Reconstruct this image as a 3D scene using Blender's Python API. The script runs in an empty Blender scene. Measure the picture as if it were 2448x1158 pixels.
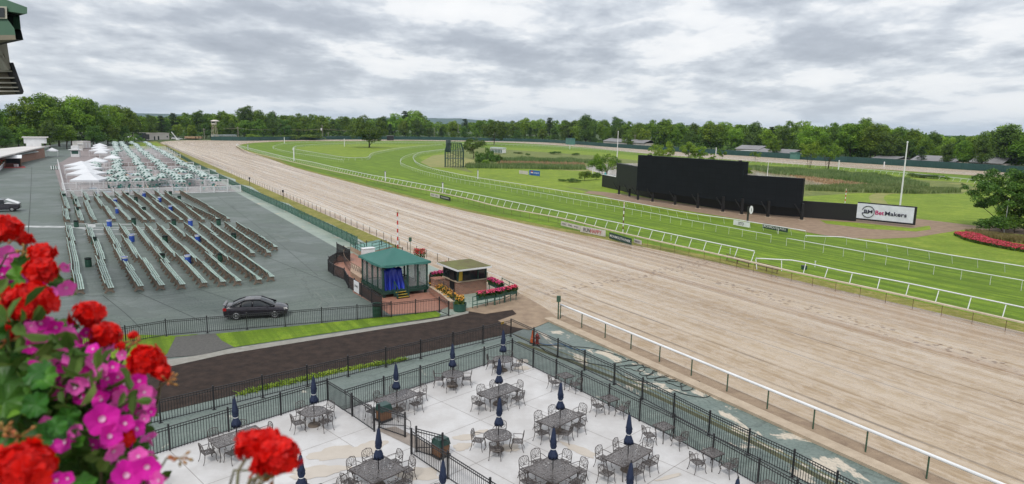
import bpy, math, random
import numpy as np
from mathutils import Vector
R = math.radians
random.seed(7)
rng = np.random.default_rng(7)
SC = bpy.context.scene
COL = SC.collection

# ------------------------------------------------------------- camera
FPX = 1600.0; CX = 1224.0; CY = 579.0; HC = 14.5
PITCH = math.atan(278/1600); ROLL = math.atan(0.02)
VF = Vector((0, math.cos(PITCH), -math.sin(PITCH)))
_u0 = Vector((0, math.sin(PITCH), math.cos(PITCH))); _r0 = Vector((1, 0, 0))
VR = _r0*math.cos(ROLL) + _u0*math.sin(ROLL)
VU = _u0*math.cos(ROLL) - _r0*math.sin(ROLL)
cam = bpy.data.cameras.new('camera'); camo = bpy.data.objects.new('camera', cam); COL.objects.link(camo)
cam.sensor_width = 36; cam.lens = 36*FPX/2448; cam.clip_start = 0.05; cam.clip_end = 12000
from mathutils import Matrix
camo.matrix_world = Matrix(((VR.x, VU.x, -VF.x, 0), (VR.y, VU.y, -VF.y, 0), (VR.z, VU.z, -VF.z, HC), (0, 0, 0, 1)))
cam.dof.use_dof = True; cam.dof.focus_distance = 45.0; cam.dof.aperture_fstop = 4.5
SC.camera = camo
SC.view_settings.view_transform = 'Standard'; SC.view_settings.look = 'None'
SC.view_settings.exposure = 0.34; SC.view_settings.gamma = 1.0

def P(px, py, z=0.0):
    d = VR*(px-CX) - VU*(py-CY) + VF*FPX
    t = (z-HC)/d.z
    return Vector((d.x*t, d.y*t, z))
def PD(px, py, depth):
    d = VR*(px-CX) - VU*(py-CY) + VF*FPX
    return Vector((0, 0, HC)) + d*(depth/FPX)
def HZ(g, py):
    k = (CY-py)/FPX
    # (v.u) = k (v.f), v=(x,y,z-H)
    a = VU.z - k*VF.z; b = (VU.x-k*VF.x)*g[0] + (VU.y-k*VF.y)*g[1]
    return HC - b/a

# ------------------------------------------------------------- sky, sun
SUN_EL, SUN_AZ = R(52), R(200)     # azimuth clockwise from +Y
w = bpy.data.worlds.new('World'); SC.world = w; w.use_nodes = True
nt = w.node_tree; nt.nodes.clear()
def N(nt, t, **k):
    n = nt.nodes.new(t)
    for a, b in k.items():
        if a == 'i':
            for kk, vv in b.items(): n.inputs[kk].default_value = vv
        else: setattr(n, a, b)
    return n
def L(nt, a, b): nt.links.new(a, b)
def ramp(nt, fac, stops, interp='LINEAR'):
    r = nt.nodes.new('ShaderNodeValToRGB'); cr = r.color_ramp; cr.interpolation = interp
    while len(cr.elements) < len(stops): cr.elements.new(0.5)
    for e, (p, c) in zip(cr.elements, stops):
        e.position = p; e.color = (c, c, c, 1) if isinstance(c, (int, float)) else (*c, 1)
    L(nt, fac, r.inputs[0]); return r.outputs[0]
def math_(nt, op, a, b=None, c=None):
    n = nt.nodes.new('ShaderNodeMath'); n.operation = op
    for i, v in enumerate((a, b, c)):
        if v is None: continue
        if isinstance(v, (int, float)): n.inputs[i].default_value = v
        else: L(nt, v, n.inputs[i])
    return n.outputs[0]
def mixc(nt, f, a, b, mode='MIX'):
    n = nt.nodes.new('ShaderNodeMix'); n.data_type = 'RGBA'; n.blend_type = mode; n.clamp_factor = True
    for s, v in ((0, f), (6, a), (7, b)):
        if isinstance(v, (int, float)): n.inputs[s].default_value = v
        elif isinstance(v, tuple): n.inputs[s].default_value = (*v, 1)
        else: L(nt, v, n.inputs[s])
    return n.outputs[2]
sky = N(nt, 'ShaderNodeTexSky', sky_type='NISHITA', sun_disc=False, sun_elevation=SUN_EL, sun_rotation=SUN_AZ)
sky.air_density = 1.0; sky.dust_density = 2.0; sky.ozone_density = 1.0
tc = N(nt, 'ShaderNodeTexCoord')
sp = N(nt, 'ShaderNodeSeparateXYZ'); L(nt, tc.outputs['Generated'], sp.inputs[0])
zz = math_(nt, 'MAXIMUM', sp.outputs[2], 0.0)
den = math_(nt, 'ADD', zz, 0.17)
cb = N(nt, 'ShaderNodeCombineXYZ')
L(nt, math_(nt, 'DIVIDE', sp.outputs[0], den), cb.inputs[0]); L(nt, math_(nt, 'DIVIDE', sp.outputs[1], den), cb.inputs[1])
mp = N(nt, 'ShaderNodeMapping'); L(nt, cb.outputs[0], mp.inputs[0]); mp.inputs['Scale'].default_value = (1.25, 1.0, 1); mp.inputs['Location'].default_value = (3.1, 7.3, 0)
mp.inputs['Rotation'].default_value = (0, 0, R(-8))
n1 = N(nt, 'ShaderNodeTexNoise', i={'Scale': 0.9, 'Detail': 6.0, 'Roughness': 0.45, 'Distortion': 0.15}); L(nt, mp.outputs[0], n1.inputs['Vector'])
n2 = N(nt, 'ShaderNodeTexNoise', i={'Scale': 4.2, 'Detail': 7.0, 'Roughness': 0.58, 'Distortion': 0.1}); L(nt, mp.outputs[0], n2.inputs['Vector'])
nn = math_(nt, 'ADD', math_(nt, 'MULTIPLY', n1.outputs[0], 0.72), math_(nt, 'MULTIPLY', n2.outputs[0], 0.28))
K = 7.0
cl = ramp(nt, nn, [(0.35, (0.40, 0.435, 0.50)), (0.445, (0.50, 0.54, 0.605)), (0.505, (0.69, 0.73, 0.785)), (0.545, (0.90, 0.915, 0.935)), (0.66, (1.0, 1.0, 1.0))])
# brighter towards the zenith, as an overcast sky is
zb = math_(nt, 'ADD', 0.93, math_(nt, 'MULTIPLY', math_(nt, 'POWER', zz, 1.5), 0.55))
hz_ = ramp(nt, zz, [(0.0, 0.62), (0.035, 0.30), (0.10, 0.0)])
clh = mixc(nt, hz_, cl, (0.74, 0.80, 0.86))
mul = N(nt, 'ShaderNodeVectorMath', operation='SCALE'); L(nt, clh, mul.inputs[0]); L(nt, math_(nt, 'MULTIPLY', zb, 8.6), mul.inputs['Scale'])
gap = ramp(nt, nn, [(0.62, 0.06), (0.75, 0.16)])
fin = mixc(nt, gap, mul.outputs[0], sky.outputs[0])
bg = N(nt, 'ShaderNodeBackground', i={'Strength': 0.1}); L(nt, fin, bg.inputs[0])
wo = N(nt, 'ShaderNodeOutputWorld'); L(nt, bg.outputs[0], wo.inputs[0])
sl = bpy.data.lights.new('sun', 'SUN'); sl.energy = 1.5; sl.angle = R(10); sl.color = (1.0, 0.965, 0.91)
so = bpy.data.objects.new('sun', sl); COL.objects.link(so)
sd = Vector((math.sin(SUN_AZ)*math.cos(SUN_EL), math.cos(SUN_AZ)*math.cos(SUN_EL), math.sin(SUN_EL)))
so.rotation_euler = (-sd).to_track_quat('-Z', 'Y').to_euler(); so.location = (0, -20, 60)

# ------------------------------------------------------------- materials
MATS = {}
def mat(name, col, rough=0.7, metal=0.0, col2=None, scale=1.0, amt=1.0, bump=0.0, bscale=None, detail=5, coat=0.0, spec=0.5, alpha=None, trans=0.0, rnd=0.0, emis=0.0, stretch=None):
    if name in MATS: return MATS[name]
    m = bpy.data.materials.new(name); m.use_nodes = True; t = m.node_tree; b = t.nodes['Principled BSDF']
    b.inputs['Roughness'].default_value = rough; b.inputs['Metallic'].default_value = metal
    b.inputs['Specular IOR Level'].default_value = spec; b.inputs['Coat Weight'].default_value = coat
    tcn = N(t, 'ShaderNodeTexCoord'); vec = tcn.outputs['Object']
    if stretch:
        mpn = N(t, 'ShaderNodeMapping'); mpn.inputs['Scale'].default_value = stretch; L(t, vec, mpn.inputs[0]); vec = mpn.outputs[0]
    no = N(t, 'ShaderNodeTexNoise', i={'Scale': scale, 'Detail': detail, 'Roughness': 0.6}); L(t, vec, no.inputs['Vector'])
    c2 = col2 if col2 else tuple(c*0.72 for c in col)
    out = mixc(t, ramp(t, no.outputs[0], [(0.5-0.22*1, 0.0), (0.5+0.22, amt)]), col, c2)
    if rnd:
        oi = N(t, 'ShaderNodeObjectInfo')
        hs = N(t, 'ShaderNodeHueSaturation'); L(t, out, hs.inputs['Color'])
        L(t, math_(t, 'ADD', 1-rnd/2, math_(t, 'MULTIPLY', oi.outputs['Random'], rnd)), hs.inputs['Value']); out = hs.outputs[0]
    L(t, out, b.inputs['Base Color'])
    if bump:
        bn = N(t, 'ShaderNodeTexNoise', i={'Scale': bscale or scale*6, 'Detail': 4.0}); L(t, vec, bn.inputs['Vector'])
        bp = N(t, 'ShaderNodeBump', i={'Strength': bump, 'Distance': 0.02}); L(t, bn.outputs[0], bp.inputs['Height']); L(t, bp.outputs[0], b.inputs['Normal'])
    if alpha is not None: b.inputs['Alpha'].default_value = alpha
    if trans: b.inputs['Transmission Weight'].default_value = trans
    if emis: b.inputs['Emission Strength'].default_value = emis; L(t, out, b.inputs['Emission Color'])
    MATS[name] = m
    return m
def leafmat(name, c1, c2, c3, scale=0.6, tr=0.25, rnd=0.35, rough=0.6):
    if name in MATS: return MATS[name]
    m = bpy.data.materials.new(name); m.use_nodes = True; t = m.node_tree; b = t.nodes['Principled BSDF']
    g = N(t, 'ShaderNodeNewGeometry'); tcn = N(t, 'ShaderNodeTexCoord')
    no = N(t, 'ShaderNodeTexNoise', i={'Scale': scale, 'Detail': 3.0}); L(t, tcn.outputs['Object'], no.inputs['Vector'])
    f = math_(t, 'ADD', math_(t, 'MULTIPLY', no.outputs[0], 0.75), math_(t, 'MULTIPLY', g.outputs['Random Per Island'], 0.30))
    col = ramp(t, f, [(0.32, c1), (0.55, c2), (0.78, c3)])
    oi = N(t, 'ShaderNodeObjectInfo'); hs = N(t, 'ShaderNodeHueSaturation'); L(t, col, hs.inputs['Color'])
    L(t, math_(t, 'ADD', 1-rnd/2, math_(t, 'MULTIPLY', oi.outputs['Random'], rnd)), hs.inputs['Value'])
    L(t, math_(t, 'ADD', 0.485, math_(t, 'MULTIPLY', oi.outputs['Random'], 0.03)), hs.inputs['Hue'])
    L(t, hs.outputs[0], b.inputs['Base Color']); b.inputs['Roughness'].default_value = rough; b.inputs['Specular IOR Level'].default_value = 0.3
    if tr:
        tl = N(t, 'ShaderNodeBsdfTranslucent'); L(t, hs.outputs[0], tl.inputs[0]); mx = N(t, 'ShaderNodeMixShader', i={0: tr})
        L(t, b.outputs[0], mx.inputs[1]); L(t, tl.outputs[0], mx.inputs[2]); L(t, mx.outputs[0], t.nodes['Material Output'].inputs[0])
    MATS[name] = m; return m

# ------------------------------------------------------------- mesh builder
class MB:
    def __init__(s): s.v = []; s.f = []; s.m = []
    def add(s, vs, fs, m=0):
        o = len(s.v); s.v += [tuple(v) for v in vs]; s.f += [tuple(i+o for i in f) for f in fs]; s.m += [m]*len(fs); return s
    def box(s, c, sz, rz=0.0, m=0, taper=1.0, tilt=0.0):
        x, y, z = sz[0]/2, sz[1]/2, sz[2]/2; cs, sn = math.cos(rz), math.sin(rz); vs = []
        for dz in (-z, z):
            k = taper if dz > 0 else 1.0
            for dx, dy in ((-x, -y), (x, -y), (x, y), (-x, y)):
                a, b, d = dx*k, dy*k, dz
                if tilt: b, d = b*math.cos(tilt)-d*math.sin(tilt), b*math.sin(tilt)+d*math.cos(tilt)
                vs.append((c[0]+a*cs-b*sn, c[1]+a*sn+b*cs, c[2]+d))
        return s.add(vs, [(0, 3, 2, 1), (4, 5, 6, 7), (0, 1, 5, 4), (1, 2, 6, 5), (2, 3, 7, 6), (3, 0, 4, 7)], m)
    def bar(s, a, b, w, h=None, m=0):
        a = Vector(a); b = Vector(b); h = h or w; d = (b-a)
        if d.length < 1e-6: return s
        d.normalize(); up = Vector((0, 0, 1)) if abs(d.z) < 0.95 else Vector((1, 0, 0))
        r = d.cross(up).normalized()*(w/2); u = r.cross(d).normalized()*(h/2)
        vs = [a-r-u, a+r-u, a+r+u, a-r+u, b-r-u, b+r-u, b+r+u, b-r+u]
        return s.add(vs, [(0, 1, 2, 3), (7, 6, 5, 4), (0, 4, 5, 1), (1, 5, 6, 2), (2, 6, 7, 3), (3, 7, 4, 0)], m)
    def tube(s, pts, r, n=6, m=0, closed=False, cap=True):
        pts = [Vector(p) for p in pts]; k = len(pts); vs = []; ref = None
        for i, p in enumerate(pts):
            a = pts[(i-1) % k] if (closed or i > 0) else p; b = pts[(i+1) % k] if (closed or i < k-1) else p
            d = (b-a).normalized()
            if ref is None:
                ref = Vector((0, 0, 1)) if abs(d.z) < 0.9 else Vector((1, 0, 0))
            u = (ref - d*ref.dot(d)).normalized(); ref = u; q = d.cross(u)
            rr = r[i] if isinstance(r, (list, tuple)) else r
            for j in range(n):
                t = 2*math.pi*j/n; vs.append(p + u*(rr*math.cos(t)) + q*(rr*math.sin(t)))
        fs = []
        for i in range(k if closed else k-1):
            i2 = (i+1) % k
            for j in range(n): fs.append((i*n+j, i2*n+j, i2*n+(j+1) % n, i*n+(j+1) % n))
        if cap and not closed: fs += [tuple(range(n)), tuple((k-1)*n+j for j in range(n-1, -1, -1))]
        return s.add(vs, fs, m)
    def lathe(s, prof, n=12, c=(0, 0, 0), m=0, sx=1.0, sy=1.0):
        vs = []; fs = []
        for r, z in prof:
            for j in range(n):
                t = 2*math.pi*j/n; vs.append((c[0]+r*sx*math.cos(t), c[1]+r*sy*math.sin(t), c[2]+z))
        for i in range(len(prof)-1):
            for j in range(n): fs.append((i*n+j, i*n+(j+1) % n, (i+1)*n+(j+1) % n, (i+1)*n+j))
        fs += [tuple(range(n-1, -1, -1)), tuple((len(prof)-1)*n+j for j in range(n))]
        return s.add(vs, fs, m)
    def prism(s, pts, z0, z1, m=0, mtop=None):
        n = len(pts); a = sum(pts[i][0]*pts[(i+1) % n][1]-pts[(i+1) % n][0]*pts[i][1] for i in range(n))
        if a < 0: pts = pts[::-1]
        vs = [(p[0], p[1], z0) for p in pts]+[(p[0], p[1], z1) for p in pts]
        s.add(vs, [tuple(range(n-1, -1, -1))]+[(i, (i+1) % n, n+(i+1) % n, n+i) for i in range(n)], m)
        o = len(s.v); s.v += vs[n:]; s.f.append(tuple(o+i for i in range(n))); s.m.append(m if mtop is None else mtop); return s
    def slab(s, q, th, m=0):
        q = [Vector(p) for p in q]; nr = (q[1]-q[0]).cross(q[2]-q[0]).normalized()*th; n = len(q)
        return s.add([p for p in q]+[p-nr for p in q], [tuple(range(n)), tuple(range(2*n-1, n-1, -1))]+[(i, n+i, n+(i+1) % n, (i+1) % n) for i in range(n)], m)
    def ball(s, c, r, n=8, k=5, m=0, sz=1.0):
        return s.lathe([(max(0.001, r*math.sin(math.pi*i/k)), -r*sz*math.cos(math.pi*i/k)) for i in range(k+1)], n, c, m)
    def build(s, name, mats, parent=None, loc=None, smooth=False):
        off = Vector((0, 0, 0)); q = parent
        while q is not None: off += q.location; q = q.parent
        if loc is not None: off = Vector(loc)
        me = bpy.data.meshes.new(name)
        me.from_pydata([(v[0]-off[0], v[1]-off[1], v[2]-off[2]) for v in s.v], [], s.f)
        if not isinstance(mats, (list, tuple)): mats = [mats]
        for mm in mats: me.materials.append(mm)
        if len(mats) > 1: me.polygons.foreach_set('material_index', s.m)
        if smooth: me.polygons.foreach_set('use_smooth', [True]*len(s.f))
        me.update()
        o = bpy.data.objects.new(name, me); COL.objects.link(o)
        if parent is not None: o.parent = parent
        elif loc is not None: o.location = loc
        return o
def npmesh(name, verts, nper, mats, parent=None, loc=(0, 0, 0), midx=None, uv=None):
    """verts (k*nper,3) array, faces of nper verts each"""
    k = len(verts)//nper; me = bpy.data.meshes.new(name)
    me.vertices.add(len(verts)); me.vertices.foreach_set('co', np.asarray(verts, dtype=np.float32).ravel())
    me.loops.add(k*nper); me.loops.foreach_set('vertex_index', np.arange(k*nper, dtype=np.int32))
    me.polygons.add(k); me.polygons.foreach_set('loop_start', np.arange(0, k*nper, nper, dtype=np.int32)); me.polygons.foreach_set('loop_total', np.full(k, nper, dtype=np.int32))
    if not isinstance(mats, (list, tuple)): mats = [mats]
    for mm in mats: me.materials.append(mm)
    if midx is not None: me.polygons.foreach_set('material_index', np.asarray(midx, dtype=np.int32))
    me.update(calc_edges=True); me.validate()
    o = bpy.data.objects.new(name, me); COL.objects.link(o)
    if parent is not None: o.parent = parent
    else: o.location = loc
    return o

def tag(o, label=None, cat=None, group=None, kind=None):
    if label: o['label'] = label
    if cat: o['category'] = cat
    if group: o['group'] = group
    if kind: o['kind'] = kind
    return o
def thing(name, label, cat, loc=(0, 0, 0), group=None):
    o = bpy.data.objects.new(name, None); COL.objects.link(o); o.location = loc; o.empty_display_size = 0.3
    return tag(o, label, cat, group)
KIDS = {}
def kids(o): return list(o.children)
def dup(root, loc, rz=0.0, label=None, group=None, scale=None):
    r = root.copy(); COL.objects.link(r); r.location = loc; r.rotation_euler = (0, 0, rz)
    if scale is not None: r.scale = (scale,)*3 if isinstance(scale, (int, float)) else scale
    if label: r['label'] = label
    if group: r['group'] = group
    for ch, gs in KIDS[root.name]:
        c = ch.copy(); COL.objects.link(c); c.parent = r
        for g in gs:
            d = g.copy(); COL.objects.link(d); d.parent = c
    return r
def seal(root):
    KIDS[root.name] = [(c, list(c.children)) for c in root.children]; return root
class Rep:
    """first placement uses the prototype itself, later ones copy it"""
    def __init__(s, root): s.root = seal(root); s.used = False
    def put(s, loc, rz=0.0, label=None, group=None, scale=None):
        if s.used: return dup(s.root, loc, rz, label, group, scale)
        s.used = True; r = s.root; r.location = loc; r.rotation_euler = (0, 0, rz)
        if scale is not None: r.scale = (scale,)*3 if isinstance(scale, (int, float)) else scale
        if label: r['label'] = label
        if group: r['group'] = group
        return r
ORD = ['first', 'second', 'third', 'fourth', 'fifth', 'sixth', 'seventh', 'eighth', 'ninth', 'tenth', 'eleventh', 'twelfth', 'thirteenth', 'fourteenth', 'fifteenth', 'sixteenth', 'seventeenth', 'eighteenth', 'nineteenth', 'twentieth']
def od(n):
    if n < 20: return ORD[n]
    tens = ['', '', 'twenty', 'thirty', 'forty', 'fifty', 'sixty', 'seventy', 'eighty', 'ninety']; k = n+1
    if k >= 100: return 'hundred and ' + (od(k-101) if k > 100 else 'th')
    if k % 10 == 0: return tens[k//10][:-1]+'ieth'
    return tens[k//10]+'-'+ORD[k % 10-1]
def struct(name, mb, m, z=None): return tag(mb.build(name, m), kind='structure')
def poly_sheet(name, px, z, m, kind='structure'):
    mb = MB(); pts = [P(a, b, 0) for a, b in px]
    from mathutils.geometry import tessellate_polygon
    vs = [Vector((p.x, p.y, z)) for p in pts]; tr = tessellate_polygon([vs]); fs = []
    for t in tr:
        a, b, c = (vs[i] for i in t)
        fs.append(t if (b-a).cross(c-a).z > 0 else (t[0], t[2], t[1]))
    mb.add(vs, fs); o = mb.build(name, m); return tag(o, kind=kind)
def spline(pts, n=8):
    out = []
    for i in range(len(pts)-1):
        p0 = pts[max(i-1, 0)]; p1 = pts[i]; p2 = pts[i+1]; p3 = pts[min(i+2, len(pts)-1)]
        for k in range(n):
            t = k/n
            out.append(0.5*((2*p1)+(p2-p0)*t+(2*p0-5*p1+4*p2-p3)*t*t+(3*p1-p0-3*p2+p3)*t**3))
    out.append(pts[-1]); return out
def resample(pts, step):
    L_ = [0.0]
    for a, b in zip(pts, pts[1:]): L_.append(L_[-1]+(b-a).length)
    n = max(1, round(L_[-1]/step)); out = []; j = 0
    for k in range(n+1):
        d = L_[-1]*k/n
        while j < len(L_)-2 and L_[j+1] < d: j += 1
        t = (d-L_[j])/max(1e-9, L_[j+1]-L_[j]); out.append(pts[j].lerp(pts[j+1], min(1, t)))
    return out
TD = Vector((-math.sin(R(31.3)), math.cos(R(31.3)), 0))   # home stretch direction (away from camera)
TP = Vector((TD.y, -TD.x, 0))                              # across, to the right
TANG = math.atan2(TD.y, TD.x)
O2 = Vector((3.5, 49.0, 0))
def SV(s, v, z=0.0):
    p = O2 + TD*s + TP*v; return Vector((p.x, p.y, z))
# ------------------------------------------------------------- ground materials
def ground_grass(name, c1, c2, c3, stripe=None, dry=0.25, fine=0.5):
    m = bpy.data.materials.new(name); m.use_nodes = True; t = m.node_tree; b = t.nodes['Principled BSDF']
    tcn = N(t, 'ShaderNodeTexCoord'); v = tcn.outputs['Object']
    a = N(t, 'ShaderNodeTexNoise', i={'Scale': 0.045, 'Detail': 6.0, 'Roughness': 0.6}); L(t, v, a.inputs['Vector'])
    f = N(t, 'ShaderNodeTexNoise', i={'Scale': fine*3, 'Detail': 6.0, 'Roughness': 0.75}); L(t, v, f.inputs['Vector'])
    g = N(t, 'ShaderNodeTexNoise', i={'Scale': 11.0, 'Detail': 3.0, 'Roughness': 0.8}); L(t, v, g.inputs['Vector'])
    col = mixc(t, ramp(t, a.outputs[0], [(0.35, 0), (0.65, 1)]), c1, c2)
    col = mixc(t, ramp(t, f.outputs[0], [(0.44, 0), (0.66, dry+0.5)]), col, c3)
    col = mixc(t, ramp(t, g.outputs[0], [(0.38, 0.55), (0.55, 0.0)]), col, tuple(c*0.45 for c in c1))
    md = N(t, 'ShaderNodeTexNoise', i={'Scale': 0.28, 'Detail': 7.0, 'Roughness': 0.7}); L(t, v, md.inputs['Vector'])
    col = mixc(t, ramp(t, md.outputs[0], [(0.40, 0.5), (0.52, 0.0)]), col, tuple(c*0.55 for c in c2))
    col = mixc(t, ramp(t, md.outputs[0], [(0.54, 0.0), (0.68, 0.45)]), col, (c3[0]*1.15, c3[1]*1.05, c3[2]))
    if stripe:
        mpn = N(t, 'ShaderNodeMapping'); mpn.inputs['Rotation'].default_value = (0, 0, -TANG); L(t, v, mpn.inputs[0])
        st = N(t, 'ShaderNodeMapping'); st.inputs['Scale'].default_value = (0.02, 0.55, 1); L(t, mpn.outputs[0], st.inputs[0])
        sn = N(t, 'ShaderNodeTexNoise', i={'Scale': 2.2, 'Detail': 4.0}); L(t, st.outputs[0], sn.inputs['Vector'])
        col = mixc(t, ramp(t, sn.outputs[0], [(0.40, 0), (0.60, stripe)]), col, tuple(c*0.62 for c in c1))
    L(t, col, b.inputs['Base Color']); b.inputs['Roughness'].default_value = 0.85; b.inputs['Specular IOR Level'].default_value = 0.25
    bp = N(t, 'ShaderNodeBump', i={'Strength': 0.6, 'Distance': 0.05}); L(t, g.outputs[0], bp.inputs['Height']); L(t, bp.outputs[0], b.inputs['Normal'])
    return m
M_turf = ground_grass('turf', (0.118, 0.210, 0.010), (0.168, 0.272, 0.012), (0.245, 0.345, 0.026), stripe=0.8)
M_infield = ground_grass('infield_grass', (0.132, 0.220, 0.012), (0.192, 0.280, 0.016), (0.285, 0.335, 0.042), dry=0.35)
M_rough = ground_grass('rough_grass', (0.10, 0.15, 0.030), (0.15, 0.19, 0.038), (0.26, 0.25, 0.09), dry=0.5)
M_verge = ground_grass('verge_grass', (0.15, 0.17, 0.022), (0.22, 0.215, 0.034), (0.33, 0.27, 0.10), dry=0.6)
M_land = ground_grass('land_grass', (0.04, 0.075, 0.015), (0.06, 0.10, 0.02), (0.09, 0.12, 0.03))

def dirt_mat():
    m = bpy.data.materials.new('track_dirt'); m.use_nodes = True; t = m.node_tree; b = t.nodes['Principled BSDF']
    uv = N(t, 'ShaderNodeUVMap', uv_map='UVMap'); s = N(t, 'ShaderNodeSeparateXYZ'); L(t, uv.outputs[0], s.inputs[0])
    def nz(su, sv, scale, det=5.0, rough=0.6, dist=0.0):
        mp = N(t, 'ShaderNodeMapping'); mp.inputs['Scale'].default_value = (su, sv, 1); L(t, uv.outputs[0], mp.inputs[0])
        n = N(t, 'ShaderNodeTexNoise', i={'Scale': scale, 'Detail': det, 'Roughness': rough, 'Distortion': dist}); L(t, mp.outputs[0], n.inputs['Vector']); return n.outputs[0]
    st1 = nz(0.012, 0.55, 1.6, 4.0); st2 = nz(0.03, 2.6, 1.9, 5.0); st3 = nz(0.10, 9.0, 1.0, 3.0)
    blot = nz(0.75, 1.0, 1.1, 8.0, 0.66, 0.7); fine = nz(0.8, 1.5, 1.3, 7.0, 0.68, 0.5)
    far = ramp(t, math_(t, 'DIVIDE', s.outputs[0], 200.0), [(0.28, 0.34), (0.52, 1.0)])
    big = nz(0.10, 0.16, 1.0, 4.0, 0.55)
    base = mixc(t, ramp(t, big, [(0.38, 0), (0.62, 1)]), (0.380, 0.290, 0.186), (0.310, 0.222, 0.130))
    base = mixc(t, math_(t, 'MULTIPLY', far, ramp(t, st1, [(0.40, 0), (0.60, 0.8)])), base, (0.285, 0.195, 0.12))
    base = mixc(t, math_(t, 'MULTIPLY', far, ramp(t, st2, [(0.46, 0), (0.64, 0.5)])), base, (0.496, 0.398, 0.284))
    base = mixc(t, math_(t, 'MULTIPLY', far, ramp(t, st2, [(0.33, 0.45), (0.45, 0)])), base, (0.20, 0.132, 0.076))
    base = mixc(t, ramp(t, blot, [(0.46, 0), (0.54, 0.5)]), base, (0.455, 0.352, 0.245))
    base = mixc(t, ramp(t, nz(0.9, 1.2, 1.0, 8.0, 0.7, 0.9), [(0.36, 0.55), (0.42, 0)]), base, (0.255, 0.180, 0.112))
    # harrowed brown band and two ruts
    wob = math_(t, 'ADD', s.outputs[1], math_(t, 'MULTIPLY', math_(t, 'SUBTRACT', nz(0.02, 0.02, 1.0, 2.0), 0.5), 1.6))
    d1 = math_(t, 'ABSOLUTE', math_(t, 'SUBTRACT', wob, 18.9))
    bandm = math_(t, 'MULTIPLY', ramp(t, math_(t, 'DIVIDE', d1, 2.0), [(0.0, 1.0), (0.32, 0.8), (0.55, 0.0)]), ramp(t, nz(0.12, 3.0, 1.0, 4.0), [(0.40, 0.0), (0.55, 0.85)]))
    base = mixc(t, bandm, base, (0.216, 0.119, 0.052))
    for c0, wdt in ((3.9, 0.055), (6.6, 0.055), (9.7, 0.04), (13.5, 0.035), (26.3, 0.05)):
        dd = math_(t, 'ABSOLUTE', math_(t, 'SUBTRACT', wob, c0))
        lm = math_(t, 'MULTIPLY', ramp(t, math_(t, 'DIVIDE', dd, wdt*3), [(0.3, 0.9), (1.0, 0.0)]), ramp(t, nz(0.06, 0.5, 1.0, 3.0), [(0.42, 0.15), (0.55, 1.0)]))
        base = mixc(t, lm, base, (0.112, 0.073, 0.042))
    # inner third near the turf is browner
    inn = ramp(t, math_(t, 'DIVIDE', s.outputs[1], 30.0), [(0.0, 0.15), (0.12, 0.0), (0.72, 0.05), (0.90, 0.6)])
    base = mixc(t, inn, base, (0.264, 0.168, 0.095))
    # straight harrow lines, strongest up the straight
    st4 = nz(0.006, 2.2, 1.0, 2.0, 0.5); st5 = nz(0.010, 0.8, 1.0, 3.0, 0.5)
    base = mixc(t, math_(t, 'MULTIPLY', far, ramp(t, st4, [(0.50, 0.0), (0.56, 0.6)])), base, (0.54, 0.445, 0.34))
    base = mixc(t, math_(t, 'MULTIPLY', far, ramp(t, st4, [(0.40, 0.6), (0.46, 0.0)])), base, (0.24, 0.155, 0.095))
    base = mixc(t, math_(t, 'MULTIPLY', far, ramp(t, st5, [(0.52, 0.0), (0.60, 0.55)])), base, (0.58, 0.50, 0.41))
    # hoof prints crossing the track in front of the gap
    tcn = N(t, 'ShaderNodeTexCoord'); so_ = N(t, 'ShaderNodeSeparateXYZ'); L(t, tcn.outputs['Object'], so_.inputs[0])
    for (pa, pb, hw) in ((P(1290, 708), P(1715, 622), 1.5), (P(1640, 650), P(2500, 905), 1.3)):
        d_ = (pb-pa); ln_ = d_.length; d_ = d_/ln_; n_ = Vector((d_.y, -d_.x, 0))
        ac = math_(t, 'ADD', math_(t, 'ADD', math_(t, 'MULTIPLY', so_.outputs[0], n_.x), math_(t, 'MULTIPLY', so_.outputs[1], n_.y)), -pa.dot(n_))
        al = math_(t, 'ADD', math_(t, 'ADD', math_(t, 'MULTIPLY', so_.outputs[0], d_.x), math_(t, 'MULTIPLY', so_.outputs[1], d_.y)), -pa.dot(d_))
        mk = math_(t, 'MULTIPLY', ramp(t, math_(t, 'DIVIDE', math_(t, 'ABSOLUTE', ac), hw*2), [(0.25, 1.0), (0.5, 0.0)]), ramp(t, math_(t, 'DIVIDE', math_(t, 'ABSOLUTE', math_(t, 'SUBTRACT', al, ln_/2)), ln_), [(0.46, 1.0), (0.5, 0.0)]))
        vo = N(t, 'ShaderNodeTexVoronoi', feature='F1', i={'Scale': 1.9}); L(t, tcn.outputs['Object'], vo.inputs['Vector'])
        base = mixc(t, math_(t, 'MULTIPLY', mk, ramp(t, vo.outputs['Distance'], [(0.26, 0.95), (0.38, 0.0)])), base, (0.17, 0.105, 0.062))
    L(t, base, b.inputs['Base Color'])
    wet = math_(t, 'ADD', math_(t, 'MULTIPLY', st2, 0.5), math_(t, 'MULTIPLY', blot, 0.5))
    L(t, ramp(t, wet, [(0.42, 0.70), (0.50, 0.38), (0.56, 0.18)]), b.inputs['Roughness'])
    b.inputs['Specular IOR Level'].default_value = 0.6
    h = math_(t, 'ADD', math_(t, 'MULTIPLY', st3, 0.6), math_(t, 'MULTIPLY', fine, 0.8))
    bp = N(t, 'ShaderNodeBump', i={'Strength': 0.55, 'Distance': 0.05}); L(t, h, bp.inputs['Height']); L(t, bp.outputs[0], b.inputs['Normal'])
    return m
M_dirt = dirt_mat()

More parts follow.
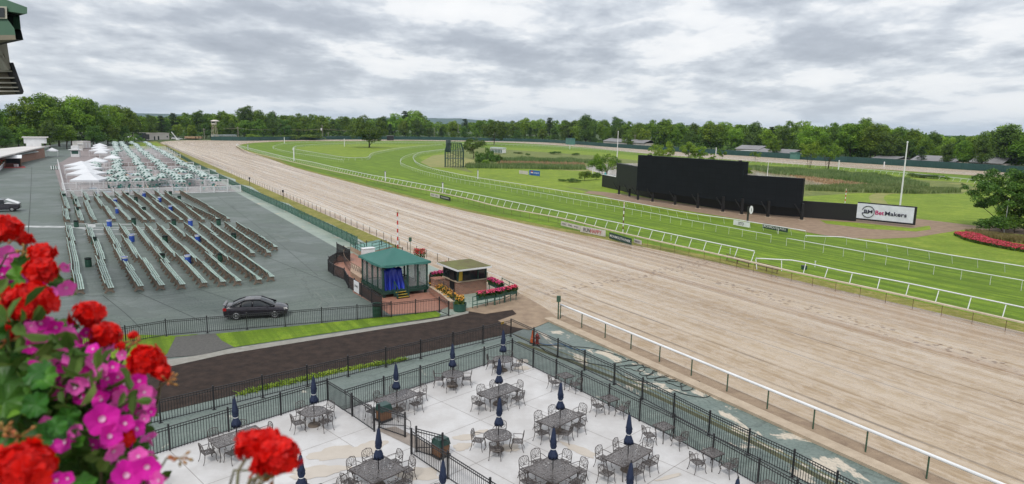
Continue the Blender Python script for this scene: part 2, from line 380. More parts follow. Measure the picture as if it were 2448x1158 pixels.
def asphalt_mat(name, c1, c2, c3, patch=None, scale=0.35, crack=True, slab=0.0, wet=0.35):
    m = bpy.data.materials.new(name); m.use_nodes = True; t = m.node_tree; b = t.nodes['Principled BSDF']
    tcn = N(t, 'ShaderNodeTexCoord'); mp = N(t, 'ShaderNodeMapping'); mp.inputs['Rotation'].default_value = (0, 0, -TANG); L(t, tcn.outputs['Object'], mp.inputs[0]); v = mp.outputs[0]
    def nz(sc, det=5.0, ro=0.6, st=None, dist=0.0):
        vv = v
        if st: q = N(t, 'ShaderNodeMapping'); q.inputs['Scale'].default_value = st; L(t, v, q.inputs[0]); vv = q.outputs[0]
        n = N(t, 'ShaderNodeTexNoise', i={'Scale': sc, 'Detail': det, 'Roughness': ro, 'Distortion': dist}); L(t, vv, n.inputs['Vector']); return n.outputs[0]
    a = nz(scale*0.3, 6.0); f = nz(6.0, 6.0, 0.7); s2 = nz(0.9, 5.0, 0.6, (1.6, 0.25, 1))
    col = mixc(t, ramp(t, a, [(0.38, 0), (0.62, 1)]), c1, c2)
    col = mixc(t, ramp(t, s2, [(0.45, 0), (0.70, 0.65)]), col, c3)
    col = mixc(t, ramp(t, f, [(0.38, 0.5), (0.52, 0)]), col, tuple(c*0.5 for c in c1))
    if crack:
        vo = N(t, 'ShaderNodeTexVoronoi', feature='DISTANCE_TO_EDGE', i={'Scale': 0.16}); 
        wn = N(t, 'ShaderNodeTexNoise', i={'Scale': 0.8, 'Detail': 5.0}); L(t, v, wn.inputs['Vector'])
        vm = N(t, 'ShaderNodeVectorMath', operation='MULTIPLY_ADD'); L(t, wn.outputs['Color'], vm.inputs[0]); vm.inputs[1].default_value = (1.6, 1.6, 0); L(t, v, vm.inputs[2])
        L(t, vm.outputs[0], vo.inputs['Vector'])
        col = mixc(t, ramp(t, vo.outputs['Distance'], [(0.004, 0.4), (0.011, 0.0)]), col, tuple(c*0.5 for c in c1))
    rough = ramp(t, a, [(0.40, wet), (0.6, wet+0.35)])
    if patch:
        pn = nz(0.55, 7.0, 0.66, (0.6, 1.0, 1), 0.5)
        pm = ramp(t, pn, [(patch[1], 0.0), (patch[1]+0.03, 1.0)])
        pc = mixc(t, ramp(t, f, [(0.4, 0), (0.6, 1)]), patch[0], tuple(c*0.78 for c in patch[0]))
        col = mixc(t, pm, col, pc)
    L(t, col, b.inputs['Base Color']); L(t, rough, b.inputs['Roughness'])
    bp = N(t, 'ShaderNodeBump', i={'Strength': 0.35, 'Distance': 0.02}); L(t, f, bp.inputs['Height']); L(t, bp.outputs[0], b.inputs['Normal'])
    return m
M_apron = asphalt_mat('apron_asphalt', (0.076, 0.098, 0.085), (0.105, 0.132, 0.114), (0.155, 0.182, 0.160), wet=0.42)
M_walk = asphalt_mat('walkway_concrete', (0.21, 0.27, 0.225), (0.28, 0.335, 0.28), (0.38, 0.40, 0.34), patch=((0.46, 0.39, 0.30), 0.60))
M_green = asphalt_mat('green_paint', (0.110, 0.145, 0.128), (0.145, 0.182, 0.162), (0.20, 0.235, 0.21), patch=((0.42, 0.40, 0.33), 0.66))
M_peel = asphalt_mat('peeling_green_paint', (0.105, 0.142, 0.125), (0.14, 0.18, 0.16), (0.20, 0.238, 0.212), patch=((0.54, 0.475, 0.38), 0.54))
M_mulch = mat('dark_mulch', (0.020, 0.015, 0.013), 0.95, col2=(0.052, 0.035, 0.028), scale=1.6, bump=1.0, bscale=7, detail=8, spec=0.2)
M_sand = mat('sandy_soil', (0.33, 0.245, 0.165), 0.9, col2=(0.20, 0.14, 0.095), scale=1.3, bump=0.8, bscale=6, detail=8)
M_bare = mat('bare_earth', (0.185, 0.122, 0.078), 0.92, col2=(0.29, 0.205, 0.135), scale=0.9, bump=0.8, bscale=3, detail=8, stretch=(1, 1, 1))
M_kerb = mat('kerb_concrete', (0.47, 0.38, 0.28), 0.75, col2=(0.33, 0.255, 0.18), scale=1.4, bump=0.4, bscale=9, detail=8)
M_gravel = mat('gravel', (0.065, 0.063, 0.06), 0.9, col2=(0.11, 0.105, 0.095), scale=6, bump=0.6, bscale=20)
M_brickfloor = mat('brick_paving', (0.36, 0.17, 0.115), 0.6, col2=(0.24, 0.115, 0.08), scale=2.5, bump=0.3)
M_terr = mat('terrace_concrete', (0.25, 0.20, 0.19), 0.6, col2=(0.17, 0.14, 0.14), scale=0.25, bump=0.2)

def patio_mat():
    m = bpy.data.materials.new('patio_concrete'); m.use_nodes = True; t = m.node_tree; b = t.nodes['Principled BSDF']
    tcn = N(t, 'ShaderNodeTexCoord'); v = tcn.outputs['Object']
    def nz(sc, det=5.0, ro=0.6, dist=0.0):
        n = N(t, 'ShaderNodeTexNoise', i={'Scale': sc, 'Detail': det, 'Roughness': ro, 'Distortion': dist}); L(t, v, n.inputs['Vector']); return n.outputs[0]
    a = nz(0.5, 6.0); f = nz(9.0, 6.0, 0.7); p = nz(0.42, 5.0, 0.55, 0.4)
    col = mixc(t, ramp(t, a, [(0.38, 0), (0.62, 1)]), (0.56, 0.55, 0.545), (0.46, 0.445, 0.435))
    col = mixc(t, ramp(t, f, [(0.35, 0.3), (0.5, 0)]), col, (0.45, 0.42, 0.40))
    L(t, col, b.inputs['Base Color']); L(t, ramp(t, a, [(0.4, 0.30), (0.6, 0.55)]), b.inputs['Roughness'])
    bp = N(t, 'ShaderNodeBump', i={'Strength': 0.15, 'Distance': 0.01}); L(t, f, bp.inputs['Height']); L(t, bp.outputs[0], b.inputs['Normal'])
    return m
M_patio = patio_mat()
M_stain = mat('dry_concrete', (0.44, 0.39, 0.335), 0.8, col2=(0.50, 0.45, 0.39), scale=1.2)
M_joint = mat('joint', (0.16, 0.13, 0.11), 0.9)
M_water = mat('pond_water', (0.33, 0.24, 0.165), 0.12, col2=(0.40, 0.30, 0.21), scale=0.05, bump=0.08, bscale=2.0, spec=0.6)

# ------------------------------------------------------------- ground sheets
mb = MB(); S_ = 7900
mb.add([(-S_, -200, -0.06), (S_, -200, -0.06), (S_, 9600, -0.06), (-S_, 9600, -0.06)], [(0, 1, 2, 3)]); struct('ground', mb, M_land)
pairs = [((3400, 1709), (3400, 1010)), ((2190, 1157), (2448, 795)), ((1320, 764), (1700, 625)), ((1240, 728), (1430, 570)), ((1180, 702), (1300, 545)), ((1000, 622), (1120, 507)), ((850, 552), (1000, 478)), ((700, 482), (870, 445)), ((560, 426), (700, 400)),
         ((470, 386), (650, 382)), ((425, 363), (600, 366)), ((400, 349), (572, 356)), ((385, 340), (566, 350)), ((440, 336), (580, 345)), ((540, 336), (620, 341)), ((620, 335.6), (700, 338)), ((800, 334.2), (850, 337.6)), ((960, 334.6), (1000, 337)), ((1150, 337.2), (1200, 341)),
         ((1320, 341.8), (1380, 351.5)), ((1460, 352.2), (1540, 367)), ((1600, 362.2), (1700, 379)), ((1800, 374.5), (1900, 393)), ((2000, 387.5), (2100, 405)), ((2200, 400), (2300, 418)), ((2448, 416), (2560, 436)), ((2800, 442), (2950, 470))]
oa = spline([P(*a) for a, b in pairs], 8); ib = spline([P(*b) for a, b in pairs], 8)
me = bpy.data.meshes.new('dirt_track'); vs = []; fs = []; uvs = []; NV = 6; u = 0.0
for i, (a, b) in enumerate(zip(oa, ib)):
    if i: u += ((a+b)/2-(oa[i-1]+ib[i-1])/2).length
    for j in range(NV+1):
        p = a.lerp(b, j/NV); vs.append((p.x, p.y, 0.012)); q_ = p-O2; kk = min(1, max(0, (q_.dot(TD)-190)/120)) if i < 90 else 1.0; uvs.append((u*kk+(1-kk)*(q_.dot(TD)+60), (b-a).length*j/NV*kk+(1-kk)*q_.dot(TP)))
for i in range(len(oa)-1):
    for j in range(NV):
        k = i*(NV+1)+j; fs.append((k, k+1, k+NV+2, k+NV+1))
me.from_pydata(vs, [], fs); ul = me.uv_layers.new(name='UVMap')
for lp in me.loops: ul.data[lp.index].uv = uvs[lp.vertex_index]
me.materials.append(M_dirt); me.update(); o = bpy.data.objects.new('dirt_track', me); COL.objects.link(o); tag(o, kind='structure')
# make normals point up
if me.polygons[0].normal.z < 0: me.flip_normals()
# turf inside the dirt oval
mb = MB(); pts = [Vector((p.x, p.y, 0.0)) for p in ib]
from mathutils.geometry import tessellate_polygon
tr = tessellate_polygon([pts]); F_ = []
for q in tr:
    a, b, c = (pts[i] for i in q); F_.append(q if (b-a).cross(c-a).z > 0 else (q[0], q[2], q[1]))
mb.add([(p.x, p.y, -0.02) for p in pts], F_); struct('turf_course', mb, M_turf)
# dry verge along the inside rail
mb = MB(); k = 0
for i in range(8, len(ib)-1):
    for (a, b, oo) in ((ib[i], ib[i+1], oa),):
        n0 = (ib[i]-oa[i]).normalized(); n1 = (ib[i+1]-oa[i+1]).normalized(); wv = 2.5
        mb.add([(a.x, a.y, 0.004), (b.x, b.y, 0.004), (b.x+n1.x*wv, b.y+n1.y*wv, 0.004), (a.x+n0.x*wv, a.y+n0.y*wv, 0.004)], [(3, 2, 1, 0)])
struct('dry_verge', mb, M_verge)
# infield (inside the turf rails)
poly_sheet('infield_lawn', [(1010, 384), (1000, 376), (1080, 361), (1200, 352), (1400, 362), (1540, 373), (1700, 384), (1940, 401), (2160, 419), (2480, 452), (2900, 520), (2900, 740), (2447, 640), (2116, 586), (1926, 556), (1755, 529), (1643, 513), (1500, 487), (1346, 461), (1214, 440), (1120, 424), (1040, 405)], -0.008, M_infield)
poly_sheet('centre_lawn', [(705, 354), (740, 349), (850, 345), (1040, 346), (960, 355), (900, 365), (876, 377), (821, 375), (769, 366), (715, 358)], -0.010, M_infield)
poly_sheet('rough_grass', [(1060, 370), (1110, 350), (1180, 356), (1420, 372), (1540, 386), (1780, 395), (2160, 428), (2300, 436), (2330, 448), (2300, 464), (1920, 470), (1420, 462), (1320, 440), (1120, 412), (1070, 400)], -0.003, M_rough)
poly_sheet('infield_grass', [(1110, 400), (1420, 406), (1470, 440), (1500, 462), (1430, 462), (1400, 452), (1150, 424)], 0.001, M_infield)
poly_sheet('infield_path', [(1005, 388), (1035, 372), (1080, 368), (1150, 388), (1290, 400), (1420, 408), (1430, 412), (1290, 404), (1120, 398), (1080, 402), (1030, 400)], 0.005, mat('worn_grass', (0.30, 0.25, 0.09), 0.9, col2=(0.14, 0.19, 0.035), scale=0.25))
poly_sheet('lawn', [(1925, 470), (2050, 462), (2160, 464), (2300, 464), (2345, 455), (2600, 470), (2620, 600), (2300, 540), (2180, 520), (1925, 478)], 0.001, M_infield)
# worn grass loops of the service track
def strip(name, px, wdt, z, m, n=8, kind='structure'):
    c = spline([P(*a) for a in px], n); mb = MB(); vs = []
    for i, p in enumerate(c):
        d = (c[min(i+1, len(c)-1)]-c[max(i-1, 0)]).normalized(); nn_ = Vector((d.y, -d.x, 0))*(wdt/2)
        vs += [(p.x-nn_.x, p.y-nn_.y, z), (p.x+nn_.x, p.y+nn_.y, z)]
    mb.add(vs, [(2*i, 2*i+1, 2*i+3, 2*i+2) for i in range(len(c)-1)]); o = mb.build(name, m)
    if o.data.polygons[0].normal.z < 0: o.data.flip_normals()
    return tag(o, kind=kind)
M_worn = mat('worn_lawn', (0.27, 0.24, 0.075), 0.9, col2=(0.16, 0.20, 0.035), scale=0.3)
strip('worn_path', [(2110, 497), (2100, 482), (2095, 472), (2110, 464), (2160, 461), (2240, 459), (2300, 457), (2345, 450), (2330, 440), (2270, 440)], 3.0, 0.006, M_worn)
# bare service road under the board
poly_sheet('service_road', [(1395, 462), (1440, 468), (1480, 481), (1560, 492), (1620, 501), (1760, 523), (1850, 541), (1920, 554), (2000, 568), (2090, 572), (2190, 568), (2250, 558), (2310, 549), (2480, 565), (2480, 545), (2330, 540), (2290, 535), (2190, 523), (2000, 516), (1930, 516), (1820, 510), (1700, 497), (1560, 476), (1500, 466), (1440, 459), (1410, 457)], 0.008, M_bare)
poly_sheet('grass_island', [(1960, 527), (2050, 533), (2180, 546), (2222, 540), (2226, 549), (2190, 554), (2080, 548), (1975, 535)], 0.014, M_infield)
poly_sheet('pond', [(1340, 395), (1400, 396), (1470, 392), (1640, 386), (1790, 403), (1850, 410), (1920, 420), (1990, 430), (2030, 436), (1990, 441), (1930, 443), (1860, 430), (1640, 440), (1450, 420), (1400, 404)], 0.012, M_water)

# paved apron, walkway, verge
ap = [SV(-30, -70), SV(-30, -4)]
poly_xy = lambda name, pts, z, m: struct(name, MB().add([(p.x, p.y, z) for p in pts], [tuple(range(len(pts)))]), m)
poly_xy('apron_pavement', [SV(-60, -6), SV(470, -6), SV(470, -44), SV(300, -60), SV(260, -110), SV(-60, -110)][::1], 0.0, M_apron)
poly_xy('walkway', [SV(30, -0.6), SV(200, -0.6), SV(200, -6.0), SV(30, -6.0)], 0.006, M_walk)
mb = MB()
for i in range(60):
    s0, s1 = 33+i*7.0, 33+(i+1)*7.0
    def inner(s): return (-1.6 - 0.5*math.sin(s*0.21) - 0.3*math.sin(s*0.57+1)) if s < 190 else (-1.6-3.6*min(1, (s-190)/25))
    a, b, c, d = SV(s0, 0.9, 0.016), SV(s1, 0.9, 0.016), SV(s1, inner(s1), 0.016), SV(s0, inner(s0), 0.016)
    mb.add([a, b, c, d], [(3, 2, 1, 0)])
o = struct('grass_verge', mb, M_verge)
if o.data.polygons[0].normal.z < 0: o.data.flip_normals()
mb = MB()
for i in range(len(mb.f)): pass
# terrace floor
poly_xy('dining_terrace', [SV(107.5, -35.5), SV(107.5, -5.6), SV(345, -4.2), SV(345, -36), SV(200, -41.5)][::-1], 0.02, M_terr)
poly_sheet('planted_bank', [(300, 357), (395, 355), (375, 341), (318, 339)], 0.035, M_infield)
# lawn strip between apron and mulch path, mulch path, walkways near the patio
poly_sheet('lawn_strip', [(60, 822), (300, 800), (420, 803), (475, 799), (452, 806), (395, 850), (300, 880), (60, 900)], 0.010, M_turf)
poly_sheet('mulch_track', [(-100, 990), (380, 878), (520, 845), (700, 818), (900, 783), (1060, 757), (1180, 735), (1245, 718), (1322, 762), (1225, 797), (1000, 846), (700, 912), (380, 988), (-100, 1105)], 0.018, M_mulch)
poly_sheet('gravel_patch', [(420, 806), (525, 797), (552, 812), (560, 830), (480, 850), (395, 856)], 0.022, M_gravel)
poly_sheet('grass_strip', [(515, 799), (700, 781), (930, 757), (1040, 744), (1054, 752), (1050, 758), (900, 780), (700, 810), (560, 831), (530, 815)], 0.024, M_turf)
poly_sheet('sand_edge', [(395, 862), (480, 850), (560, 833), (700, 813), (900, 783), (1050, 761), (1120, 745), (1120, 750), (1050, 767), (900, 790), (700, 822), (540, 848), (385, 882)], 0.028, mat('pale_gravel', (0.30, 0.29, 0.26), 0.9, col2=(0.20, 0.19, 0.16), scale=2))
poly_sheet('sandy_crossing', [(1100, 742), (1180, 722), (1238, 700), (1300, 735), (1330, 758), (1322, 766), (1265, 790), (1222, 782), (1190, 768), (1235, 752), (1225, 742), (1160, 752)], 0.032, M_sand)
poly_sheet('green_path', [(-100, 1070), (380, 988), (700, 912), (1000, 846), (1225, 797), (1268, 775), (1320, 762), (2210, 1180), (2450, 1300), (1900, 1300), (1230, 868), (800, 975), (345, 1095), (-100, 1210)], 0.002, M_green)
poly_sheet('peeling_green_path', [(1268, 778), (1322, 764), (1750, 960), (2210, 1170), (2460, 1300), (2230, 1300), (1700, 1040), (1460, 910), (1330, 835)], 0.008, M_peel)
kb = MB(); kb.prism([SV(0.6, -0.75), SV(0.6, 0.0), SV(-75, -0.0), SV(-75, -0.75)], 0.0, 0.16)
struct('kerb', kb, M_kerb)
kb = MB(); kb.prism([SV(-0.2, -0.0), SV(-0.2, 0.22), SV(-75, 0.22), SV(-75, 0.0)], 0.0, 0.05)
struct('grass_kerb_edge', kb, mat('mossy_edge', (0.055, 0.06, 0.02), 0.9, col2=(0.13, 0.10, 0.055), scale=1.2))

poly_xy('rail_side_soil', [SV(1, 1.25), SV(-75, 1.15), SV(-75, 0.2), SV(0.8, 0.2)], 0.03, M_sand)
# ------------------------------------------------------------- shared object materials
M_black = mat('black_powder_coat', (0.012, 0.012, 0.014), 0.42, col2=(0.022, 0.022, 0.024), scale=3)
M_iron = mat('cast_aluminium', (0.055, 0.045, 0.042), 0.38, metal=0.3, col2=(0.10, 0.085, 0.08), scale=4, bump=0.2)
M_white = mat('white_plastic', (0.74, 0.75, 0.76), 0.45, col2=(0.60, 0.60, 0.60), scale=0.6)
M_greenm = mat('green_metal', (0.02, 0.075, 0.055), 0.45, col2=(0.03, 0.10, 0.075), scale=2)
M_conc = mat('bench_concrete', (0.215, 0.165, 0.125), 0.9, col2=(0.12, 0.09, 0.068), scale=2.5, bump=0.5)
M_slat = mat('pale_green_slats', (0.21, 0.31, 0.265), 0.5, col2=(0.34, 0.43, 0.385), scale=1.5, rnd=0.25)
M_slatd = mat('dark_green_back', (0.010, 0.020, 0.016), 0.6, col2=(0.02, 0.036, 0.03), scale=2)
M_navy = mat('navy_canvas', (0.006, 0.014, 0.042), 0.75, col2=(0.012, 0.024, 0.065), scale=5, bump=0.3)
M_red = mat('red_paint', (0.55, 0.03, 0.02), 0.5)
M_brick = None
def brick_mat():
    m = bpy.data.materials.new('brick'); m.use_nodes = True; t = m.node_tree; b = t.nodes['Principled BSDF']
    tcn = N(t, 'ShaderNodeTexCoord'); sp = N(t, 'ShaderNodeSeparateXYZ'); L(t, tcn.outputs['Object'], sp.inputs[0])
    cb = N(t, 'ShaderNodeCombineXYZ'); L(t, math_(t, 'ADD', sp.outputs[0], sp.outputs[1]), cb.inputs[0]); L(t, sp.outputs[2], cb.inputs[1])
    br = N(t, 'ShaderNodeTexBrick', i={'Scale': 1.0, 'Mortar Size': 0.012, 'Brick Width': 0.32, 'Row Height': 0.11, 'Color1': (0.30, 0.125, 0.075, 1), 'Color2': (0.20, 0.085, 0.055, 1), 'Mortar': (0.35, 0.29, 0.24, 1)})
    L(t, cb.outputs[0], br.inputs[0]); L(t, br.outputs[0], b.inputs['Base Color']); b.inputs['Roughness'].default_value = 0.85
    return m
M_brick = brick_mat()
def lattice_mat():
    m = bpy.data.materials.new('cast_lattice'); m.use_nodes = True; t = m.node_tree; b = t.nodes['Principled BSDF']
    tcn = N(t, 'ShaderNodeTexCoord')
    v1 = N(t, 'ShaderNodeTexVoronoi', feature='DISTANCE_TO_EDGE', i={'Scale': 9.0}); L(t, tcn.outputs['Object'], v1.inputs['Vector'])
    v2 = N(t, 'ShaderNodeTexVoronoi', feature='F1', i={'Scale': 7.0}); L(t, tcn.outputs['Object'], v2.inputs['Vector'])
    b.inputs['Base Color'].default_value = (0.15, 0.135, 0.13, 1); b.inputs['Roughness'].default_value = 0.25; b.inputs['Metallic'].default_value = 0.5
    L(t, ramp(t, v1.outputs['Distance'], [(0.0, 1.0), (0.20, 1.0), (0.24, 0.0)]), b.inputs['Alpha'])
    bp = N(t, 'ShaderNodeBump', i={'Strength': 0.5, 'Distance': 0.02}); L(t, v2.outputs['Distance'], bp.inputs['Height']); L(t, bp.outputs[0], b.inputs['Normal'])
    return m
M_lat = lattice_mat()
def mesh_mat(name, col, a):
    m = mat(name, col, 0.7, alpha=a); return m

# ------------------------------------------------------------- fences and rails
def limit(items, name, mats, root, key=None, nmax=100, smooth=False):
    """items: list of (centre, MB) ; the nearest nmax become parts, the rest one part"""
    items = sorted(items, key=lambda q: q[0].length)
    for c, mb in items[:nmax]: mb.build(name, mats, root, smooth=smooth)
    if len(items) > nmax:
        big = MB()
        for c, mb in items[nmax:]:
            o = len(big.v); big.v += mb.v; big.f += [tuple(i+o for i in f) for f in mb.f]; big.m += mb.m
        tag(big.build('far_'+name+'s', mats, root), kind='stuff')
def picket_fence(name, label, cat, pts, h=1.2, bay=2.4, pick=0.125, m=None, post=0.07, thin=0.02, rails=(0.06, 0.22, 1.0), z0=0.0, group=None, pickets=True, mesh=None, base=True, ends=(True, True), spike=0.06):
    m = m or M_black; pts = [Vector((p[0], p[1], z0)) for p in pts]
    nodes = []
    for a, b in zip(pts, pts[1:]):
        n = max(1, round((b-a).length/bay))
        for i in range(n): nodes.append(a.lerp(b, i/n))
    nodes.append(pts[-1]); root = thing(name, label, cat, nodes[0], group); posts = []; panels = []; meshes = []
    for i, p in enumerate(nodes):
        if (i == 0 and not ends[0]) or (i == len(nodes)-1 and not ends[1]): continue
        d = (nodes[min(i+1, len(nodes)-1)]-nodes[max(i-1, 0)]); mb = MB(); a = math.atan2(d.y, d.x)
        mb.box((p.x, p.y, z0+(h+0.06)/2), (post, post, h+0.06), a); mb.box((p.x, p.y, z0+h+0.075), (post*1.25, post*1.25, 0.03), a, taper=0.6)
        if base: mb.box((p.x, p.y, z0+0.01), (post*2.6, post*2.6, 0.02), a)
        posts.append((p.copy(), mb))
    for a, b in zip(nodes, nodes[1:]):
        d = (b-a); ln = d.length; d.normalize(); mb = MB(); a2 = a+d*(post/2); b2 = b-d*(post/2); up = Vector((0, 0, 1))
        for r_ in rails:
            z = h*(1-0.04) if r_ == 1.0 else (h*0.86 if r_ == 0.22 else h*0.09)
            mb.bar(a2+up*z, b2+up*z, *((0.06, 0.15) if m is M_white else (0.03, 0.035)))
        if pickets:
            n = max(1, int(ln/pick))
            for k in range(1, n):
                q = a.lerp(b, k/n); mb.bar(q+up*spike, q+up*(h*0.975), thin, thin)
        panels.append(((a+b)/2, mb))
        if mesh:
            q = MB(); q.add([a2+up*0.05, b2+up*0.05, b2+up*(h*0.94), a2+up*(h*0.94)], [(0, 1, 2, 3)]); q.slab([a2+up*0.05, b2+up*0.05, b2+up*(h*0.94), a2+up*(h*0.94)], 0.008); q.v = q.v[4:]; q.f = [tuple(i-4 for i in f) for f in q.f[1:]]; q.m = q.m[1:]
            meshes.append(((a+b)/2, q))
    limit(posts, 'post', m, root); limit(panels, 'panel', m, root)
    if mesh: limit(meshes, 'mesh_screen', mesh, root)
    return root
def rail_fence(name, label, pts, h=1.05, r=0.055, post_sp=2.4, lean=(0, 0), pr=0.025, m=None, pm=None, flat=None, group=None, cat='rail', endbend=False, step=None, postm=None):
    m = m or M_white; cur = resample(pts, step or 1.2); cur = [Vector((p.x, p.y, 0)) for p in cur]
    root = thing(name, label, cat, cur[0], group); up = Vector((0, 0, h))
    mb = MB()
    if flat:
        for a, b in zip(cur, cur[1:]): mb.bar(a+up, b+up+(b-a)*0.002, flat[0], flat[1])
    else: mb.tube([p+up for p in cur], r, 6)
    mb.build('top_rail', m, root, smooth=not flat)
    ps = resample(cur, post_sp); items = []
    for i, p in enumerate(ps):
        d = (ps[min(i+1, len(ps)-1)]-ps[max(i-1, 0)]).normalized(); n_ = Vector((d.y, -d.x, 0)); q = MB()
        foot = p + n_*lean[0] + d*lean[1]
        q.tube([Vector((foot.x, foot.y, 0.0)), Vector((p.x, p.y, h-(r if not flat else flat[1]/2)))], pr, 5); items.append((p, q))
    limit(items, 'post', pm or m, root)
    return root
def px_line(px, z): return [Vector((*P(a, b, z).xy, 0)) for a, b in px]

# turf rails
RL = -0.50
rail_fence('turf_rail', 'thick white rail on slanted posts beside the beige rail, long section left of the gap', spline(px_line([(566, 343), (572, 347.5), (591, 353), (638, 364.5), (691, 377.5), (743, 387), (795, 399), (874, 416), (926, 425.5), (1057, 449.5), (1200, 477.5), (1357, 509.5), (1472, 532), (1586, 556), (1804, 601)], 1.1), 6), 1.1, 0.065, 2.4, (RL*-1.1, 0.1), 0.04)
rail_fence('turf_rail', 'thick white rail on slanted posts at right, starting past the gap', px_line([(1807, 618), (1900, 623), (2013, 648), (2158, 675), (2447, 735.6), (2700, 790)], 1.1), 1.1, 0.065, 2.7, (0.55, 0.1), 0.04)
rail_fence('turf_rail', 'thin white rail on fine posts through the turf middle, ending before the gap', spline(px_line([(1067, 356), (1004, 364), (978, 370), (963, 376), (957, 384), (963, 392), (1004, 407), (1057, 420), (1100, 429), (1186, 443), (1300, 463), (1386, 479), (1486, 496), (1643, 525.5), (1844, 562)], 1.0), 6), 1.0, 0.035, 2.4, (0, 0), 0.018)
rail_fence('turf_rail', 'thin white rail on fine upright posts in the middle of the right hand turf', px_line([(1881, 570), (2039, 598), (2220, 632), (2447, 671), (2700, 716)], 1.0), 1.0, 0.045, 2.6, (0, 0), 0.02)
rail_fence('turf_rail', 'long white rail curving past the scaffold tower and along the front of the black screen', spline(px_line([(1067, 357), (1030, 361), (1004, 365), (990, 372), (988, 379), (999, 390), (1030, 402), (1083, 414), (1135, 424), (1214, 436), (1346, 457), (1500, 482.5), (1643, 509), (1755, 524.5), (1800, 532), (1926, 552.5)], 1.0), 6), 1.0, 0.06, 2.4, (-0.35, 0), 0.022)
rail_fence('turf_rail', 'white rail bordering the bare service road right of the black screen', px_line([(1925, 564), (2013, 567), (2116, 583), (2271, 610), (2447, 637.5), (2700, 680)], 1.0), 1.0, 0.06, 2.7, (-0.35, 0), 0.022)
rail_fence('turf_rail', 'fine white loop rail inside the far left bend of the turf', spline(px_line([(1104, 339.5), (900, 339.5), (743, 340.5), (690, 342.5), (664, 346), (652, 351), (665, 357), (701, 365), (743, 371.5), (821, 383)], 0.95), 6), 0.95, 0.04, 2.6, (0, 0), 0.018)
rail_fence('turf_rail', 'white slanted post rail enclosing the lawn around the lone tree', spline(px_line([(1104, 342.5), (926, 341.8), (795, 344), (722, 347.5), (702, 352), (708, 357), (769, 367.6), (821, 376), (862, 377.5), (880, 375), (894, 365), (952, 354.5), (1004, 349), (1057, 345.5)], 1.05), 8), 1.05, 0.055, 2.6, (0.4, 0), 0.03)
rail_fence('backstretch_rail', 'thick white rail on the far side of the infield behind the ponds and reeds', spline(px_line([(1104, 343), (1180, 344.5), (1300, 348.5), (1400, 355), (1540, 365), (1700, 376.5), (1940, 394), (2160, 413), (2365, 434), (2600, 461)], 1.05), 6), 1.05, 0.06, 3.0, (0.5, 0), 0.04)
rail_fence('backstretch_rail', 'thin white rail beside the far straight of the dirt track', spline(px_line([(1120, 338), (1200, 338.5), (1330, 346), (1440, 353.5), (1540, 362), (1700, 373), (1900, 387), (2150, 403.5), (2380, 418.5), (2600, 435)], 1.0), 6), 1.0, 0.035, 3.2, (0, 0), 0.018)
M_cap = mat('beige_rail_cover', (0.56, 0.49, 0.36), 0.6, col2=(0.40, 0.33, 0.23), scale=1.5)
M_rust = mat('rusty_post', (0.16, 0.10, 0.06), 0.8, col2=(0.10, 0.06, 0.035), scale=6)
rail_fence('covered_rail', 'beige topped inner rail on thin rusty posts edging the dirt home straight', spline(px_line([(564, 348), (572, 353), (594, 363.5), (638, 373), (701, 388), (769, 403.5), (848, 420), (926, 437), (1031, 457), (1109, 473.5), (1200, 496), (1340, 521.6), (1443, 547), (1564, 575), (1730, 611.6), (1910, 653), (2116, 697), (2447, 772), (2800, 853)], 1.0), 6), 1.0, 0.05, 2.3, (0, 0), 0.022, m=M_cap, pm=M_rust, flat=(0.36, 0.10))
M_gpost = mat('green_post', (0.03, 0.07, 0.045), 0.6, col2=(0.05, 0.10, 0.06), scale=4)
rail_fence('outside_rail', 'white pipe rail on short green posts along the near edge of the dirt track', [SV(-70, 0.55), SV(0.3, 0.55)], 1.12, 0.085, 2.75, (0, 0), 0.04, pm=M_gpost)
rail_fence('outside_rail', 'long low rail with dark stakes between grass verge and dirt track', [SV(11, 1.6), SV(30, 1.0), SV(90, 0.9), SV(380, 0.9)], 0.95, 0.03, 2.6, (0, 0), 0.035, pm=mat('dark_stake', (0.09, 0.075, 0.05), 0.8))

# black fences round the patio and mulch track
Z12 = lambda *l: [P(a, b, 1.2) for a, b in l]
pA = Z12((345, 1035), (782, 908)); dA = (pA[0]-pA[1]).normalized()
CORN = P(1225, 812, 1.2)
picket_fence('patio_fence', 'black picket fence closing the rear of the left hand patio', 'fence', [pA[1]+dA*10.5, pA[1]])
picket_fence('patio_fence', 'black picket fence closing the rear of the right hand patio up to its far corner', 'fence', [P(821, 931, 1.2), CORN], ends=(False, True))
picket_fence('patio_fence', 'inner black picket fence along the patio next to the small square tables', 'fence', [CORN, P(1613, 993, 1.2), P(1707, 1041, 1.2), P(1816, 1099, 1.2), P(2010, 1205, 1.2)], ends=(False, True))
picket_fence('divider_fence', 'short black picket fence between the two patios, from the rear fence to the open gate', 'fence', [pA[1], P(841, 943, 1.2), P(894, 977, 1.2)], bay=2.5, ends=(False, True))
gp = P(983, 1028, 1.2); ge = P(1190, 1158, 1.2); ge2 = ge+(ge-gp).normalized()*5
picket_fence('divider_fence', 'black picket fence between the two patios running out of the bottom of the picture', 'fence', [gp, ge2], bay=2.6)
